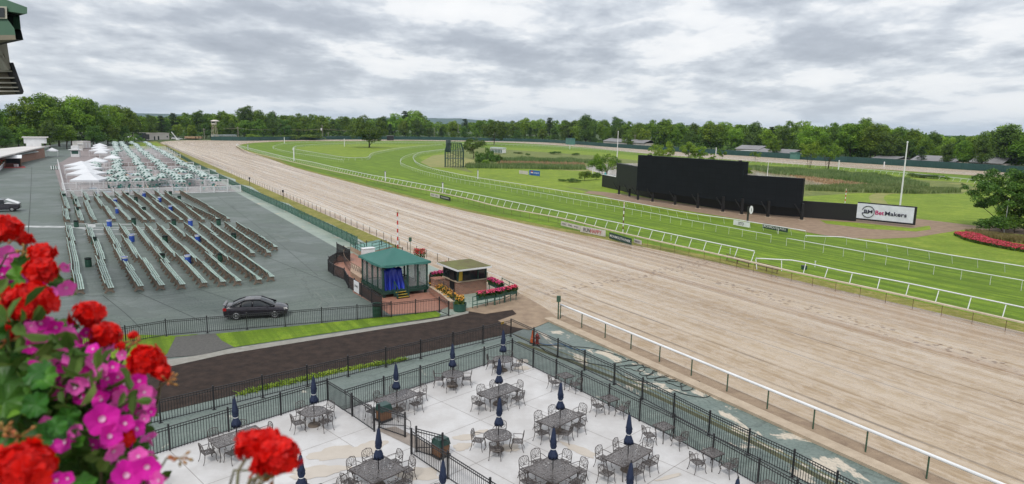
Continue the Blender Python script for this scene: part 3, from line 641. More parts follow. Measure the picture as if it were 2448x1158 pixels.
def gate(label, a, b, rev):
    a = Vector((a.x, a.y, 0)); b = Vector((b.x, b.y, 0)); r = picket_fence('patio_gate', label, 'gate', [a, b], bay=3, rails=(0.06, 0.22, 1.0), base=False)
    d = (b-a).normalized(); mb = MB(); up = Vector((0, 0, 1)); q = b
    mb.tube([q+up*0.92, q+up*0.98+d*0.15, q+up*0.92+d*0.33, q+up*0.72+d*0.36, q+up*0.52+d*0.28, q+up*0.5+d*0.05], 0.016, 6); mb.build('handle', M_black, r)
    mb = MB(); mb.bar(a+up*0.25, b+up*0.62, 0.03, 0.03); mb.build('brace', M_black, r); return r
gate('open black gate hinged beside the green topped bin nearer the rear fence', P(906, 970, 1.2), P(968, 990, 1.2), 0)
gate('open black gate hinged beside the green topped bin lower in the picture', P(995, 1023, 1.2), P(1058, 1039, 1.2), 1)
picket_fence('track_fence', 'long black picket fence between the dark mulch path and the green walkway', 'fence', [P(-60, 1040, 1.2), P(380, 955, 1.2), P(1222, 765, 1.2)], bay=2.45, ends=(True, True), z0=0)
picket_fence('track_fence', 'outer black picket fence along the peeling green path past the traffic cone', 'fence', [P(1224, 762, 1.2), P(1470, 872, 1.2), P(1698, 985, 1.2), P(1900, 1078, 1.2), P(2120, 1190, 1.2)], bay=2.45, ends=(False, True))
picket_fence('yard_fence', 'black picket fence beside the black sedan, in front of the paved yard', 'fence', [P(-40, 835, 1.15), P(395, 765, 1.15), P(935, 724, 1.15), P(1050, 712, 1.15)], h=1.15, bay=2.4)

# green mesh fence
M_gscreen = mesh_mat('green_screen', (0.035, 0.15, 0.095), 0.62)
picket_fence('mesh_fence', 'long green fence with translucent mesh along the walkway right of the benches', 'fence', [SV(36, -3.6), SV(70, -3.7), SV(106.5, -4.4), SV(200, -4.2), SV(330, -2.2)], h=1.25, bay=2.0, pickets=False, m=M_greenm, mesh=M_gscreen, post=0.05, base=False)
# far perimeter fence
M_wind = mat('dark_green_windscreen', (0.022, 0.062, 0.056), 0.85, col2=(0.03, 0.085, 0.075), scale=0.15)
pf = spline([P(*a) for a in [(505, 336), (590, 337), (700, 335.5), (850, 333.7), (1000, 334.3), (1140, 336.7), (1300, 340.7), (1460, 351.8), (1600, 361.8), (1800, 374), (1950, 383.8), (2100, 393), (2300, 405.5), (2448, 415.5), (2700, 435)]], 6)
root = thing('perimeter_fence', 'tall dark green screened fence all along the far side of the race track', 'fence', pf[0]); it = []; ps_ = []
for a, b in zip(pf, pf[1:]):
    q = MB(); q.slab([(a.x, a.y, 0), (b.x, b.y, 0), (b.x, b.y, 2.75), (a.x, a.y, 2.75)], 0.05); it.append(((a+b)/2, q))
    n = max(1, round((b-a).length/6))
    for k in range(n):
        c = a.lerp(b, k/n); q = MB(); q.box((c.x, c.y-0.12, 1.45), (0.12, 0.12, 2.9)); ps_.append((c, q))
limit(it, 'screen_panel', M_wind, root); limit(ps_, 'post', M_greenm, root)

# white vinyl fences of the dining terrace
VF_ = [(106.5, -35.0, -5.0), (122.6, -36.2, -5.0), (138.2, -30, -4.9), (155.0, -30, -4.9), (172.5, -30, -5.0), (192, -30, -4.8), (243, -30, -3.9), (256, -30, -3.9), (267, -30, -3.8), (282, -30, -3.5), (298.5, -30, -3.2), (312, -30, -3.0), (327, -30, -3.0)]
for i, (s, v0, v1) in enumerate(VF_):
    picket_fence('terrace_fence', 'white picket fence crossing the umbrella terrace, %s row counting from the benches' % od(i), 'fence', [SV(s, v0), SV(s-0.0, v1)], h=1.3, bay=2.45, pick=0.17 if i < 3 else 0.34, m=M_white, post=0.2, thin=0.065, rails=(0.06, 1.0), base=False, group='white fences crossing the terrace')
picket_fence('terrace_fence', 'white picket fence down the left edge of the terrace beside the row of white tents', 'fence', [SV(106.8, -35.1), SV(212.8, -41.1)], h=1.3, bay=2.45, pick=0.18, m=M_white, post=0.2, thin=0.065, rails=(0.06, 1.0), base=False)

def blob(name, c, rx, ry, z, m, seed, ang=0.0, rough=0.28, n=40):
    r_ = random.Random(seed); ph = [r_.uniform(0, 6.28) for _ in range(6)]; pts = []
    for i in range(n):
        t = 2*math.pi*i/n; k = 1+rough*(0.5*math.sin(2*t+ph[0])+0.4*math.sin(3*t+ph[1])+0.3*math.sin(5*t+ph[2])+0.22*math.sin(9*t+ph[3])+0.15*math.sin(14*t+ph[4]))
        x, y = rx*k*math.cos(t), ry*k*math.sin(t); pts.append((c.x+x*math.cos(ang)-y*math.sin(ang), c.y+x*math.sin(ang)+y*math.cos(ang), z))
    mb = MB(); mb.add(pts, [tuple(range(n))]); return struct(name, mb, m)
# ------------------------------------------------------------- benches
def make_bench():
    t = thing('park_bench', 'pale green slatted bench', 'bench'); LN = 3.30
    mb = MB()
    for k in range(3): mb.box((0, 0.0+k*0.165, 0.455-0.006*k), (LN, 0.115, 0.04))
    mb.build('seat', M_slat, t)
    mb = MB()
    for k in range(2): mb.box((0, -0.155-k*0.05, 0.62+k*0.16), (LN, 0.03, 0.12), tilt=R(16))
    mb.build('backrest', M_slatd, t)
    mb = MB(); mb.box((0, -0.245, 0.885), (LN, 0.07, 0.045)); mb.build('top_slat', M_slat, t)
    for x in (-LN/2+0.12, 0.0, LN/2-0.12):
        mb = MB(); prof = [(-0.34, 0), (-0.22, 0), (-0.15, 0.10), (0.0, 0.15), (0.16, 0.10), (0.25, 0), (0.40, 0), (0.40, 0.07), (0.33, 0.16), (0.30, 0.28), (0.40, 0.40), (0.40, 0.435), (-0.07, 0.435), (-0.12, 0.52), (-0.20, 0.84), (-0.30, 0.90), (-0.35, 0.86), (-0.30, 0.6), (-0.23, 0.35), (-0.27, 0.16), (-0.36, 0.07)]
        n = len(prof); vs = [(x-0.05, y, z) for y, z in prof]+[(x+0.05, y, z) for y, z in prof]
        from mathutils.geometry import tessellate_polygon
        tt = tessellate_polygon([[Vector((y, z, 0)) for y, z in prof]])
        mb.add(vs, [tuple(f) for f in tt]+[tuple(n+i for i in reversed(f)) for f in tt]+[(i, n+i, n+(i+1) % n, (i+1) % n) for i in range(n)]); mb.build('leg', M_conc, t)
    return t
BR = Rep(make_bench())
def unz(a, o=(100, 430), k=3.86): return (o[0]+a[0]/k, o[1]+a[1]/k)
near_end = [(365, 1060), (620, 1050), (870, 1035), (1080, 1025), (1275, 1017), (1465, 1003), (1640, 992), (1808, 982), (1980, 970), (2095, 942), (1935, 715), (2085, 710), (2150, 655)]
near_st = [(245, 455), (435, 470), (580, 465), (720, 462), (855, 458), (985, 458), (1092, 455), (1215, 452), (1332, 450), (1457, 448), (1577, 448), (1690, 446), (1808, 446)]
far_st = [(180, 125), (275, 128), (372, 128), (478, 128), (562, 130), (660, 130), (750, 130), (852, 130), (945, 130), (1042, 130), (1135, 130), (1190, 175), (1290, 132)]
far_end = [(250, 395), (370, 405), (490, 400), (640, 390), (810, 400), (935, 400), (1040, 395), (1175, 400), (1275, 400), (1380, 395), (1500, 395), (1620, 390), (1720, 388)]
rb = random.Random(3); BENCH_ROWS = []
for blk, (st, en, sec) in enumerate(((near_st, near_end, 3), (far_st, far_end, 3))):
    bname = ('nearer block, counting from its car end', 'farther block, counting from its car end')[blk]
    for r_ in range(13):
        a = P(*unz(en[r_])); b = P(*unz(st[r_])); d = (b-a); ln = d.length; d.normalize(); n = max(1, round(ln/3.38)); stp = ln/n; nr = Vector((d.y, -d.x, 0))
        off = 0; BENCH_ROWS.append((a, b))
        per = max(2, n//sec + (r_ % 2))
        for k in range(n):
            if k % per == 0: off = rb.uniform(-0.26, 0.26)
            p = a + d*(stp*(k+0.5)) + nr*(off+rb.uniform(-0.04, 0.04)); rz = math.atan2(-d.y, -d.x)+rb.uniform(-0.02, 0.02)
            if blk == 1 and r_ == 1 and k == 4: continue
            lbl = 'pale green slatted bench on concrete legs, %s bench of the %s row from the left, %s' % (od(k), od(r_), bname)
            lbl = 'green slatted bench, %s in %s row from left, %s block from its near end' % (od(k), od(r_), ('near', 'far')[blk])
            BR.put((p.x, p.y, 0.0), rz, lbl, 'green slatted benches in rows')
# ------------------------------------------------------------- barrels
def make_barrel(col, name, label):
    t = thing(name, label, 'barrel'); mb = MB(); r = 0.29
    prof = [(r*0.97, 0)]
    for z in (0.02, 0.28, 0.30, 0.32, 0.57, 0.59, 0.61, 0.86): prof.append((r*(1.04 if z in (0.30, 0.59) else 1.0), z))
    prof += [(r*1.03, 0.87), (r*1.03, 0.89), (r*0.96, 0.89), (r*0.95, 0.70), (0.01, 0.70)]
    mb.lathe(prof, 16); mb.build('drum', col, t, smooth=False)
    mb = MB(); mb.lathe([(r*0.90, 0.55), (r*1.10, 0.885), (r*1.12, 0.90), (r*1.0, 0.90), (r*0.9, 0.72), (0.01, 0.71)], 14); mb.build('bin_liner', M_white if 'blue' in label else M_black, t)
    return t
M_bblue = mat('blue_drum', (0.022, 0.07, 0.36), 0.45, col2=(0.03, 0.09, 0.45), scale=3); M_bgreen = mat('green_drum', (0.015, 0.075, 0.045), 0.5, col2=(0.01, 0.05, 0.03), scale=3)
BB = Rep(make_barrel(M_bblue, 'litter_barrel', 'blue steel litter barrel')); BG = Rep(make_barrel(M_bgreen, 'litter_barrel', 'dark green steel litter barrel'))
blue = [((511, 150), 'by the fourth row near the white fence'), ((680, 220), 'beside the fifth row in the far block'), ((700, 310), 'lower of two beside the fifth row in the far block'), ((625, 432), 'at the aisle end of the fourth row'), ((945, 160), 'by the eighth row near the white fence'), ((1090, 205), 'beside the ninth row in the far block'), ((1190, 290), 'middle of the ninth row in the far block'), ((1373, 425), 'at the aisle right of the ninth row'), ((833, 572), 'in the middle of the fourth row, near block'), ((766, 792), 'by the third row nearest the dark car'), ((1440, 578), 'in the middle of the ninth row, near block'), ((1350, 775), 'by the seventh row in the near block')]
green = [((208, 175), 'by the first row near the white fence'), ((308, 225), 'upper of two beside the second row'), ((325, 308), 'lower of two beside the second row'), ((320, 438), 'on the white painted line by the first row'), ((484, 600), 'at the foot of a second row bench'), ((432, 803), 'between the first two rows nearest the flowers'), ((790, 165), 'by the seventh row near the white fence'), ((870, 205), 'right of the seventh row in the far block'), ((945, 305), 'beside the seventh row in the far block'), ((850, 415), 'at the aisle by the fifth row'), ((1220, 425), 'at the aisle by the eighth row'), ((1633, 420), 'at the aisle by the twelfth row'), ((1140, 585), 'in the middle of the seventh row, near block'), ((1112, 760), 'by the fifth row in the near block'), ((1772, 560), 'by the twelfth row in the near block'), ((1653, 757), 'by the ninth row nearest the gazebo'), ((1188, 150), 'by the eleventh row near the white fence'), ((1270, 195), 'by the twelfth row in the far block')]
for (a, w_) in blue: p = P(*unz(a)); BB.put((p.x, p.y, 0), rb.uniform(0, 6), 'blue barrel with white liner '+w_, 'blue litter barrels among the benches')
for (a, w_) in green: p = P(*unz(a)); BG.put((p.x, p.y, 0), rb.uniform(0, 6), 'dark green litter barrel '+w_, 'green litter barrels among the benches')
p = P(901, 757); BG.put((p.x, p.y, 0), 0, 'dark green litter barrel behind the black fence corner by the gazebo', 'green litter barrels among the benches', 1.15)
# white paint lines
M_line = mat('worn_white_paint', (0.55, 0.56, 0.55), 0.6, col2=(0.12, 0.14, 0.13), scale=1.2, amt=0.8, stretch=(1, 1, 1))
def line(px, wd, z=0.006): return strip('painted_line', px, wd, z, M_line, 4)
line([(-20, 541), (60, 542), (156, 543)], 1.4); line([(170, 535), (330, 537)], 0.5); line([(200, 549), (420, 549)], 0.5); line([(200, 560), (345, 560)], 0.45); line([(-10, 472), (70, 474)], 0.12); line([(20, 410), (75, 413), (120, 413)], 0.18); line([(170, 543), (215, 546), (218, 535)], 0.9); line([(215, 544), (345, 545)], 0.25)

M_jt = mat('pavement_joint', (0.045, 0.055, 0.048), .8)
for q_, w_ in (([(76, 400), (73, 470), (66, 580), (60, 660)], .12), ([(330, 700), (420, 740), (490, 772)], .06), ([(245, 706), (300, 750), (340, 790)], .06), ([(470, 690), (560, 720), (640, 745)], .06), ([(600, 600), (700, 640), (820, 690)], .06), ([(90, 700), (400, 706), (700, 640)], .05), ([(520, 470), (640, 560), (760, 660)], .05)): strip('pavement_joint', q_, w_, .007, M_jt, 4)
for k, (q_, w_) in enumerate((([(690, 668), (740, 690), (770, 715), (760, 735)], .10), ([(720, 665), (775, 690), (800, 718), (780, 742)], .10), ([(560, 655), (640, 665), (720, 690)], .08), ([(655, 560), (690, 575), (660, 580)], .35), ([(100, 620), (300, 730), (420, 760)], .05))): strip('tyre_mark', q_, w_, .008+.0005*k, mat('tyre_scuff', (0.17, 0.19, 0.17), .8, col2=(0.10, 0.12, 0.105), scale=.8), 4)
for k, (x, y, rx, ry) in enumerate([(500, 640, 4, 1.5), (700, 590, 5, 2), (300, 745, 3, 1), (740, 640, 2.2, 1.0), (60, 430, 6, 2), (650, 540, 3, 1.2)]): blob('damp_patch', P(x, y), rx, ry, .0045+.0004*k, mat('damp_asphalt', (0.070, 0.088, 0.078), .6, col2=(0.10, 0.122, 0.107), scale=.8), k+60, R(-30))
# ------------------------------------------------------------- patio floor
AX = R(45.3); ex = Vector((math.cos(AX), math.sin(AX), 0)); ey = Vector((-math.sin(AX), math.cos(AX), 0))   # ex along the rear fence, ey away from camera
def PT(a, b, z=0.0):  # patio coordinates from the far corner
    p = CORN + ex*a + ey*b; return Vector((p.x, p.y, z))
inn = [CORN, P(1613, 993, 1.2), P(1707, 1041, 1.2), P(1816, 1099, 1.2), P(2010, 1205, 1.2)]
inn = [Vector((p.x, p.y, 0)) for p in inn]
lf = Vector((*(pA[1]+dA*11).xy, 0)); cn = Vector((*pA[1].xy, 0)); rf = P(821, 931, 1.2); rf = Vector((rf.x, rf.y, 0))
off = ey*0.12
pp = [lf+off, cn+off+ex*0.12, rf+off, CORN.xy.to_3d()+off+ex*0.15]+[p+ex*0.15 for p in inn[1:]]+[Vector((14.5, 14, 0)), Vector((-17, 14, 0)), Vector((-19, 22, 0))]
mb = MB(); mb.prism([(p.x, p.y) for p in pp], -0.05, 0.035); struct('patio_floor', mb, M_patio)
jm = MB()
def jline(a, b, w=0.018):
    d = (b-a).normalized(); n_ = Vector((d.y, -d.x, 0))*w/2
    jm.add([(a.x-n_.x, a.y-n_.y, 0.039), (b.x-n_.x, b.y-n_.y, 0.039), (b.x+n_.x, b.y+n_.y, 0.039), (a.x+n_.x, a.y+n_.y, 0.039)], [(0, 3, 2, 1)])
def inside(p):
    c = False; n = len(pp)
    for i in range(n):
        a, b = pp[i], pp[(i+1) % n]
        if (a.y > p.y) != (b.y > p.y) and p.x < (b.x-a.x)*(p.y-a.y)/(b.y-a.y)+a.x: c = not c
    return c
def clipl(a, b, n=240):
    st = None
    for i in range(n+1):
        q = a.lerp(b, i/n)
        if inside(q):
            if st is None: st = q
            en = q
        elif st is not None:
            jline(st, en); st = None
    if st is not None: jline(st, en)
for k in range(-9, 10): clipl(PT(-k*3.05-1.6, -40), PT(-k*3.05-1.6, 4))
for k in range(0, 14): clipl(PT(-40, -k*3.05-2.4), PT(20, -k*3.05-2.4))
struct('paving_joints', jm, M_joint)
def blob(name, c, rx, ry, z, m, seed, ang=0.0, rough=0.28, n=40):
    r_ = random.Random(seed); ph = [r_.uniform(0, 6.28) for _ in range(6)]; pts = []
    for i in range(n):
        t = 2*math.pi*i/n; k = 1+rough*(0.5*math.sin(2*t+ph[0])+0.4*math.sin(3*t+ph[1])+0.3*math.sin(5*t+ph[2])+0.22*math.sin(9*t+ph[3])+0.15*math.sin(14*t+ph[4]))
        x, y = rx*k*math.cos(t), ry*k*math.sin(t); pts.append((c.x+x*math.cos(ang)-y*math.sin(ang), c.y+x*math.sin(ang)+y*math.cos(ang), z))
    mb = MB(); mb.add(pts, [tuple(range(n))]); return struct(name, mb, m)
for i, (px, py, rx, ry, an) in enumerate([(815, 1085, 1.35, .65, 20), (880, 1073, .9, .5, 60), (1000, 1135, .8, .6, 0), (1110, 1048, .45, .35, 0), (1105, 1070, .42, .38, 0), (1148, 1035, .35, .2, 45), (1385, 1078, .95, .3, -38), (1248, 882, .45, .4, 0), (1250, 865, .4, .3, 0), (1600, 1143, .7, .12, 25), (1215, 1073, .5, .4, 0), (760, 1130, 1.2, .5, 10)]):
    blob('wet_patch', P(px, py), rx, ry, 0.043+0.0006*i, M_stain, i+11, R(an))
strip_a = [P(928, 1040), P(975, 1033), P(1000, 1042), P(1062, 1085), P(1045, 1092), P(985, 1062)]
mb = MB(); mb.add([(p.x, p.y, 0.053) for p in [P(900, 1030), P(945, 1022), P(1050, 1075), P(1045, 1100)]][::-1], [(0, 1, 2, 3)]); o = struct('threshold_slab', mb, mat('tan_concrete', (0.30, 0.255, 0.22), 0.7, scale=2))
if o.data.polygons[0].normal.z < 0: o.data.flip_normals()

FZ = 0.036
# ------------------------------------------------------------- cast chairs and tables
def make_chair():
    t = thing('patio_chair', 'cast metal armchair', 'chair'); n = 5
    mb = MB(); mb.box((0, 0.0, 0.435), (0.46, 0.44, 0.018)); mb.build('seat', M_lat, t)
    mb = MB(); mb.tube([(-.24, -.22, .435), (.24, -.22, .435), (.25, .23, .435), (-.25, .23, .435)], 0.014, 4, closed=True); mb.build('seat_frame', M_iron, t)
    mb = MB(); arch = [(-.235, -.22, .43), (-.245, -.245, .62), (-.235, -.28, .80), (-.19, -.295, .875), (-.10, -.30, .895), (0, -.305, .925), (.10, -.30, .895), (.19, -.295, .875), (.235, -.28, .80), (.245, -.245, .62), (.235, -.22, .43)]
    mb.tube(arch, 0.017, n); mb.tube([(-.24, -.24, .53), (.24, -.24, .53)], 0.010, 4)
    for sx in (-1, 1):
        mb.tube([(0, -.24, .53), (sx*.05, -.255, .63), (sx*.14, -.27, .72), (sx*.17, -.285, .80), (sx*.12, -.295, .85), (sx*.07, -.29, .80), (sx*.09, -.28, .74)], 0.010, 4)
        mb.tube([(sx*.02, -.24, .53), (sx*.11, -.25, .58), (sx*.19, -.26, .66), (sx*.20, -.265, .74), (sx*.14, -.26, .68), (sx*.12, -.255, .62)], 0.009, 4)
        mb.tube([(sx*.01, -.25, .56), (sx*.03, -.28, .72), (sx*.04, -.30, .84), (0, -.305, .90)], 0.009, 4)
    mb.build('backrest', M_iron, t)
    for sx in (-1, 1):
        mb = MB(); mb.tube([(sx*.24, -.25, .66), (sx*.28, -.10, .655), (sx*.285, .08, .645), (sx*.275, .18, .655), (sx*.27, .22, .63), (sx*.26, .17, .60), (sx*.25, .18, .44)], 0.014, n); mb.build('arm', M_iron, t)
        mb = MB(); mb.tube([(sx*.235, .21, .43), (sx*.262, .25, .34), (sx*.25, .235, .18), (sx*.265, .265, .05), (sx*.285, .295, .008)], [.02, .019, .015, .014, .018], n); mb.build('leg', M_iron, t)
        mb = MB(); mb.tube([(sx*.235, -.21, .43), (sx*.24, -.225, .30), (sx*.25, -.25, .15), (sx*.27, -.31, .008)], [.018, .017, .014, .016], n); mb.build('leg', M_iron, t)
    return t
def make_table(kind, w_, d_):
    t = thing('patio_table', 'cast metal table', 'table'); rnd = kind == 'round'
    if rnd:
        mb = MB(); mb.lathe([(w_/2-.02, .705), (w_/2-.02, .723), ], 28); mb.build('tabletop', M_lat, t)
        mb = MB(); mb.tube([(w_/2*math.cos(2*math.pi*i/28), w_/2*math.sin(2*math.pi*i/28), .715) for i in range(28)], 0.022, 5, closed=True); mb.build('rim', M_iron, t)
    else:
        mb = MB(); mb.box((0, 0, .715), (w_-.04, d_-.04, .018)); mb.build('tabletop', M_lat, t)
        mb = MB(); c = [(-w_/2, -d_/2), (w_/2, -d_/2), (w_/2, d_/2), (-w_/2, d_/2)]
        for i in range(4): mb.bar((*c[i], .712), (*c[(i+1) % 4], .712), .05, .035)
        mb.build('rim', M_iron, t)
    lx, ly = (w_*.32, w_*.32) if rnd else (w_/2-.12, d_/2-.12)
    for sx in (-1, 1):
        for sy in (-1, 1):
            mb = MB(); x, y = sx*lx, sy*ly
            mb.tube([(x, y, .70), (x*1.02+sx*.03, y*1.02+sy*.03, .55), (x, y, .35), (x-sx*.02, y-sy*.02, .15), (x+sx*.05, y+sy*.05, .01)], [.03, .028, .02, .018, .026], 5); mb.build('leg', M_iron, t)
    return t
def make_umb():
    t = thing('closed_umbrella', 'closed navy patio umbrella', 'umbrella')
    mb = MB(); mb.tube([(0, 0, 0.03), (0, 0, 2.5)], 0.022, 8); mb.build('pole', M_black, t)
    mb = MB(); mb.lathe([(0.012, 2.50), (0.03, 2.52), (0.035, 2.55), (0.012, 2.60)], 8); mb.build('finial', M_black, t)
    prof = [(0.035, 2.50, 0), (0.06, 2.42, .15), (0.085, 2.2, .25), (0.105, 2.0, .3), (0.135, 1.87, .3), (0.115, 1.84, .3), (0.125, 1.74, .3), (0.085, 1.62, .2), (0.080, 1.60, .2), (0.12, 1.5, .3), (0.17, 1.36, .35), (0.185, 1.27, .4), (0.15, 1.23, .5), (0.05, 1.18, .2)]
    mb = MB(); n = 24; vs = []; fs = []
    for i, (r_, z, a) in enumerate(prof):
        for j in range(n):
            th = 2*math.pi*j/n; k = 1+a*math.cos(8*th)*0.55+0.07*math.sin(3*th+i); zz_ = z-(0.05*math.cos(8*th) if i > 10 else 0); vs.append((r_*k*math.cos(th), r_*k*math.sin(th), zz_))
    for i in range(len(prof)-1):
        for j in range(n): fs.append((i*n+j, (i+1)*n+j, (i+1)*n+(j+1) % n, i*n+(j+1) % n))
    mb.add(vs, fs); mb.build('canopy', M_navy, t, smooth=True)
    mb = MB(); mb.tube([(0.093*math.cos(2*math.pi*i/16), 0.093*math.sin(2*math.pi*i/16), 1.61) for i in range(16)], 0.014, 5, closed=True); mb.build('tie_band', M_white, t)
    mb = MB(); mb.lathe([(0.30, 0.0), (0.30, 0.04), (0.27, 0.08), (0.12, 0.13), (0.05, 0.16), (0.045, 0.34), (0.02, 0.35)], 20); mb.build('base', mat('umbrella_base', (0.17, 0.135, 0.105), 0.8, col2=(0.10, 0.08, 0.065), scale=6), t)
    return t
CH = Rep(make_chair()); UM = Rep(make_umb())
TR = Rep(make_table('rect', 2.1, 1.05)); TQ = Rep(make_table('sq', 1.62, 1.62)); TO = Rep(make_table('round', 1.22, 0)); TS = Rep(make_table('sq', 0.72, 0.72))
rc = random.Random(5)
def seat_(p, face, lbl):  # face: direction towards the table
    a = math.atan2(face.y, face.x)-math.pi/2+rc.uniform(-0.24, 0.24)
    CH.put((p.x, p.y, FZ), a, lbl, 'cast metal armchairs on the patio')
def setup(kind, c, ang, desc, umb=True, skip=()):
    u = Vector((math.cos(ang), math.sin(ang), 0)); v = Vector((-u.y, u.x, 0)); rep = dict(rect=TR, square=TQ, round=TO, small=TS)[kind]
    nm = dict(rect='long rectangular', square='large square', round='round', small='small square')[kind]
    rep.put((c.x, c.y, FZ), ang, '%s cast metal table %s' % (nm, desc), 'cast metal patio tables')
    if umb: uo_ = UM.put((c.x, c.y, FZ), rc.uniform(0, 6), 'closed navy umbrella in the table %s' % desc, 'closed navy umbrellas on the patio')
    if umb: uo_.rotation_euler[0] = rc.uniform(-.03, .03); uo_.rotation_euler[1] = rc.uniform(-.03, .03)
    if kind == 'rect': spots = [(-.5, .72, 'far side, left'), (.5, .72, 'far side, right'), (-.5, -.72, 'near side, left'), (.5, -.72, 'near side, right'), (1.28, 0, 'right end'), (-1.28, 0, 'left end')]
    elif kind == 'square': spots = [(-.38, 1.0, 'far left side, farther'), (.38, 1.0, 'far right side, farther'), (-.38, -1.0, 'near left side'), (.38, -1.0, 'near right side'), (1.0, .38, 'right side, farther'), (1.0, -.38, 'right side, nearer'), (-1.0, .38, 'left side, farther'), (-1.0, -.38, 'left side, nearer')]
    elif kind == 'round': spots = [(.75*math.cos(a), .75*math.sin(a), w_) for a, w_ in ((.6, 'right'), (2.2, 'back'), (3.7, 'left'), (5.4, 'front'))]
    else: spots = [(-.75, .1, 'left side'), (.12, -.78, 'near side')]
    for i, (a, b, w_) in enumerate(spots):
        if i in skip: continue
        k = 1+rc.uniform(-0.05, 0.20); p = c+u*(a*k)+v*(b*k)
        dr = -(u*a+v*b)
        if kind == 'rect': dr = -v*b if abs(b) > .1 else -u*a
        if kind == 'square': dr = -v*b if abs(b) > .9 else -u*a
        seat_(p, dr, 'metal armchair, %s of the %s table %s' % (w_, kind, desc))
V2 = lambda x, y: Vector((x, y, 0))
setup('rect', V2(-11.95, 27.6), AX, 'half hidden behind the red bloom')
setup('round', V2(-9.39, 30.34), 0.3, 'in the left patio')
setup('rect', V2(-5.7, 32.25), AX+0.05, 'behind the open gates')
setup('round', V2(-3.17, 35.6), 1.0, 'along the rear fence')
setup('round', V2(-0.4, 38.2), 0.6, 'in the far corner of the patio')
setup('rect', V2(-0.55, 33.3), AX-0.02, 'just behind the centre round table')
setup('round', V2(-0.46, 28.25), 0.9, 'in the centre of the patio')
setup('rect', V2(2.48, 30.15), AX+0.03, 'right of the centre round table')
setup('square', V2(1.85, 25.25), AX, 'at the bottom centre')
setup('rect', V2(5.15, 26.65), AX, 'nearest the lower inner fence')
setup('square', V2(-5.22, 25.0), AX+0.03, 'at the bottom left')
setup('rect', V2(-7.55, 22.7), AX, 'mostly out of frame below the bloom')
setup('rect', V2(-2.35, 22.4), AX, 'at the bottom by the divider fence')
setup('rect', V2(4.45, 22.6), AX, 'at the bottom edge right of centre', skip=(0, 1))
setup('round', V2(8.0, 21.6), 0.4, 'at the bottom edge far right', skip=(1,))
setup('small', V2(3.15, 35.75), -0.95+math.pi/2, 'first along the inner fence', umb=False)
setup('small', V2(5.2, 32.65), -0.95+math.pi/2, 'second along the inner fence', umb=False)
setup('small', V2(7.3, 29.5), -1.0+math.pi/2, 'third along the inner fence', umb=False)
setup('small', V2(8.85, 27.0), -1.0+math.pi/2, 'fourth along the inner fence', umb=False)
setup('small', V2(10.3, 24.3), -1.0+math.pi/2, 'last along the inner fence', umb=False)
setup('square', V2(-14.6, 23.3), AX, 'behind the petunias', umb=False)

# bins with green lids beside the gates
def planter_bin(x, y, label):
    t = thing('waste_bin', label, 'bin', (x, y, FZ)); mb = MB()
    mb.box((x, y, FZ+.32), (.58, .5, .54), AX); mb.build('cabinet', mat('brown_panel', (0.20, 0.095, 0.04), 0.6, col2=(0.14, 0.06, 0.025), scale=4), t)
    mb = MB(); mb.box((x, y, FZ+.06), (.66, .59, .10), AX); mb.build('plinth', M_black, t)
    mb = MB(); mb.box((x, y, FZ+.72), (.66, .58, .30), AX, taper=0.8); mb.build('lid', mat('dark_green_lid', (0.02, 0.06, 0.05), 0.35), t)
p = P(915, 1013); planter_bin(p.x, p.y+.3, 'brown waste bin with dark green lid behind the upper open gate')
p = P(1052, 1100); planter_bin(p.x, p.y+.3, 'brown waste bin with dark green lid behind the lower divider fence')

# traffic cone, hydrant, hose, sign on fence
p = P(1273, 820); t = thing('traffic_cone', 'orange traffic cone with white bands behind the fence corner', 'cone', p)
mb = MB(); mb.box((p.x, p.y, .02), (.42, .42, .04)); mb.build('base', M_black, t)
M_or = mat('orange_plastic', (0.75, 0.14, 0.03), 0.5)
mb = MB(); mb.lathe([(.17, .04), (.04, .88), (.03, .9)], 14, (p.x, p.y, 0)); mb.build('cone_body', M_or, t)
mb = MB(); mb.lathe([(.117, .34), (.088, .50)], 14, (p.x, p.y, 0)); mb.lathe([(.075, .60), (.055, .74)], 14, (p.x, p.y, 0)); mb.v = [(p.x+(v[0]-p.x)*1.06, p.y+(v[1]-p.y)*1.06, v[2]) for v in mb.v]; mb.build('reflective_band', M_white, t)
p = P(1284, 822); t = thing('fire_hydrant', 'dark red fire hydrant standing next to the traffic cone', 'hydrant', p)
M_hyd = mat('hydrant_red', (0.25, 0.035, 0.025), 0.6)
mb = MB(); mb.lathe([(.17, 0), (.17, .05), (.11, .07), (.11, .50), (.15, .52), (.15, .56), (.12, .60), (.07, .70), (.03, .74)], 14, (p.x, p.y, 0)); mb.build('barrel', M_hyd, t)
mb = MB(); mb.tube([p+Vector((-.2, 0, .40)), p+Vector((.2, 0, .40))], .055, 8); mb.tube([p+Vector((0, -.2, .36)), p+Vector((0, 0, .36))], .07, 8); mb.build('outlet', M_hyd, t)
def hose(name, px, r_, label, m, seed=0, zz=0.03):
    c = spline([Vector((*P(a, b).xy, zz)) for a, b in px], 8); mb = MB(); mb.tube(c, r_, 5); o = mb.build(name, m, None, loc=c[0], smooth=True); return tag(o, label, 'hose')
M_hose = mat('black_rubber', (0.012, 0.014, 0.014), 0.5)
cp = [(1278, 826), (1330, 828), (1400, 832), (1440, 840), (1480, 852), (1500, 862)]
for i in range(70):
    t_ = i/69; cx_ = 1490+t_*170; cy_ = 866+t_*62; a = i*0.62; rr = 1+0.3*math.sin(i*1.7)
    cp.append((cx_+30*rr*math.cos(a), cy_+10*rr*math.sin(a)))
cp += [(1700, 936), (1688, 951), (1640, 945), (1600, 930)]
hose('rubber_hose', cp, 0.022, 'black rubber hose coiled loosely on the peeling green path', M_hose)
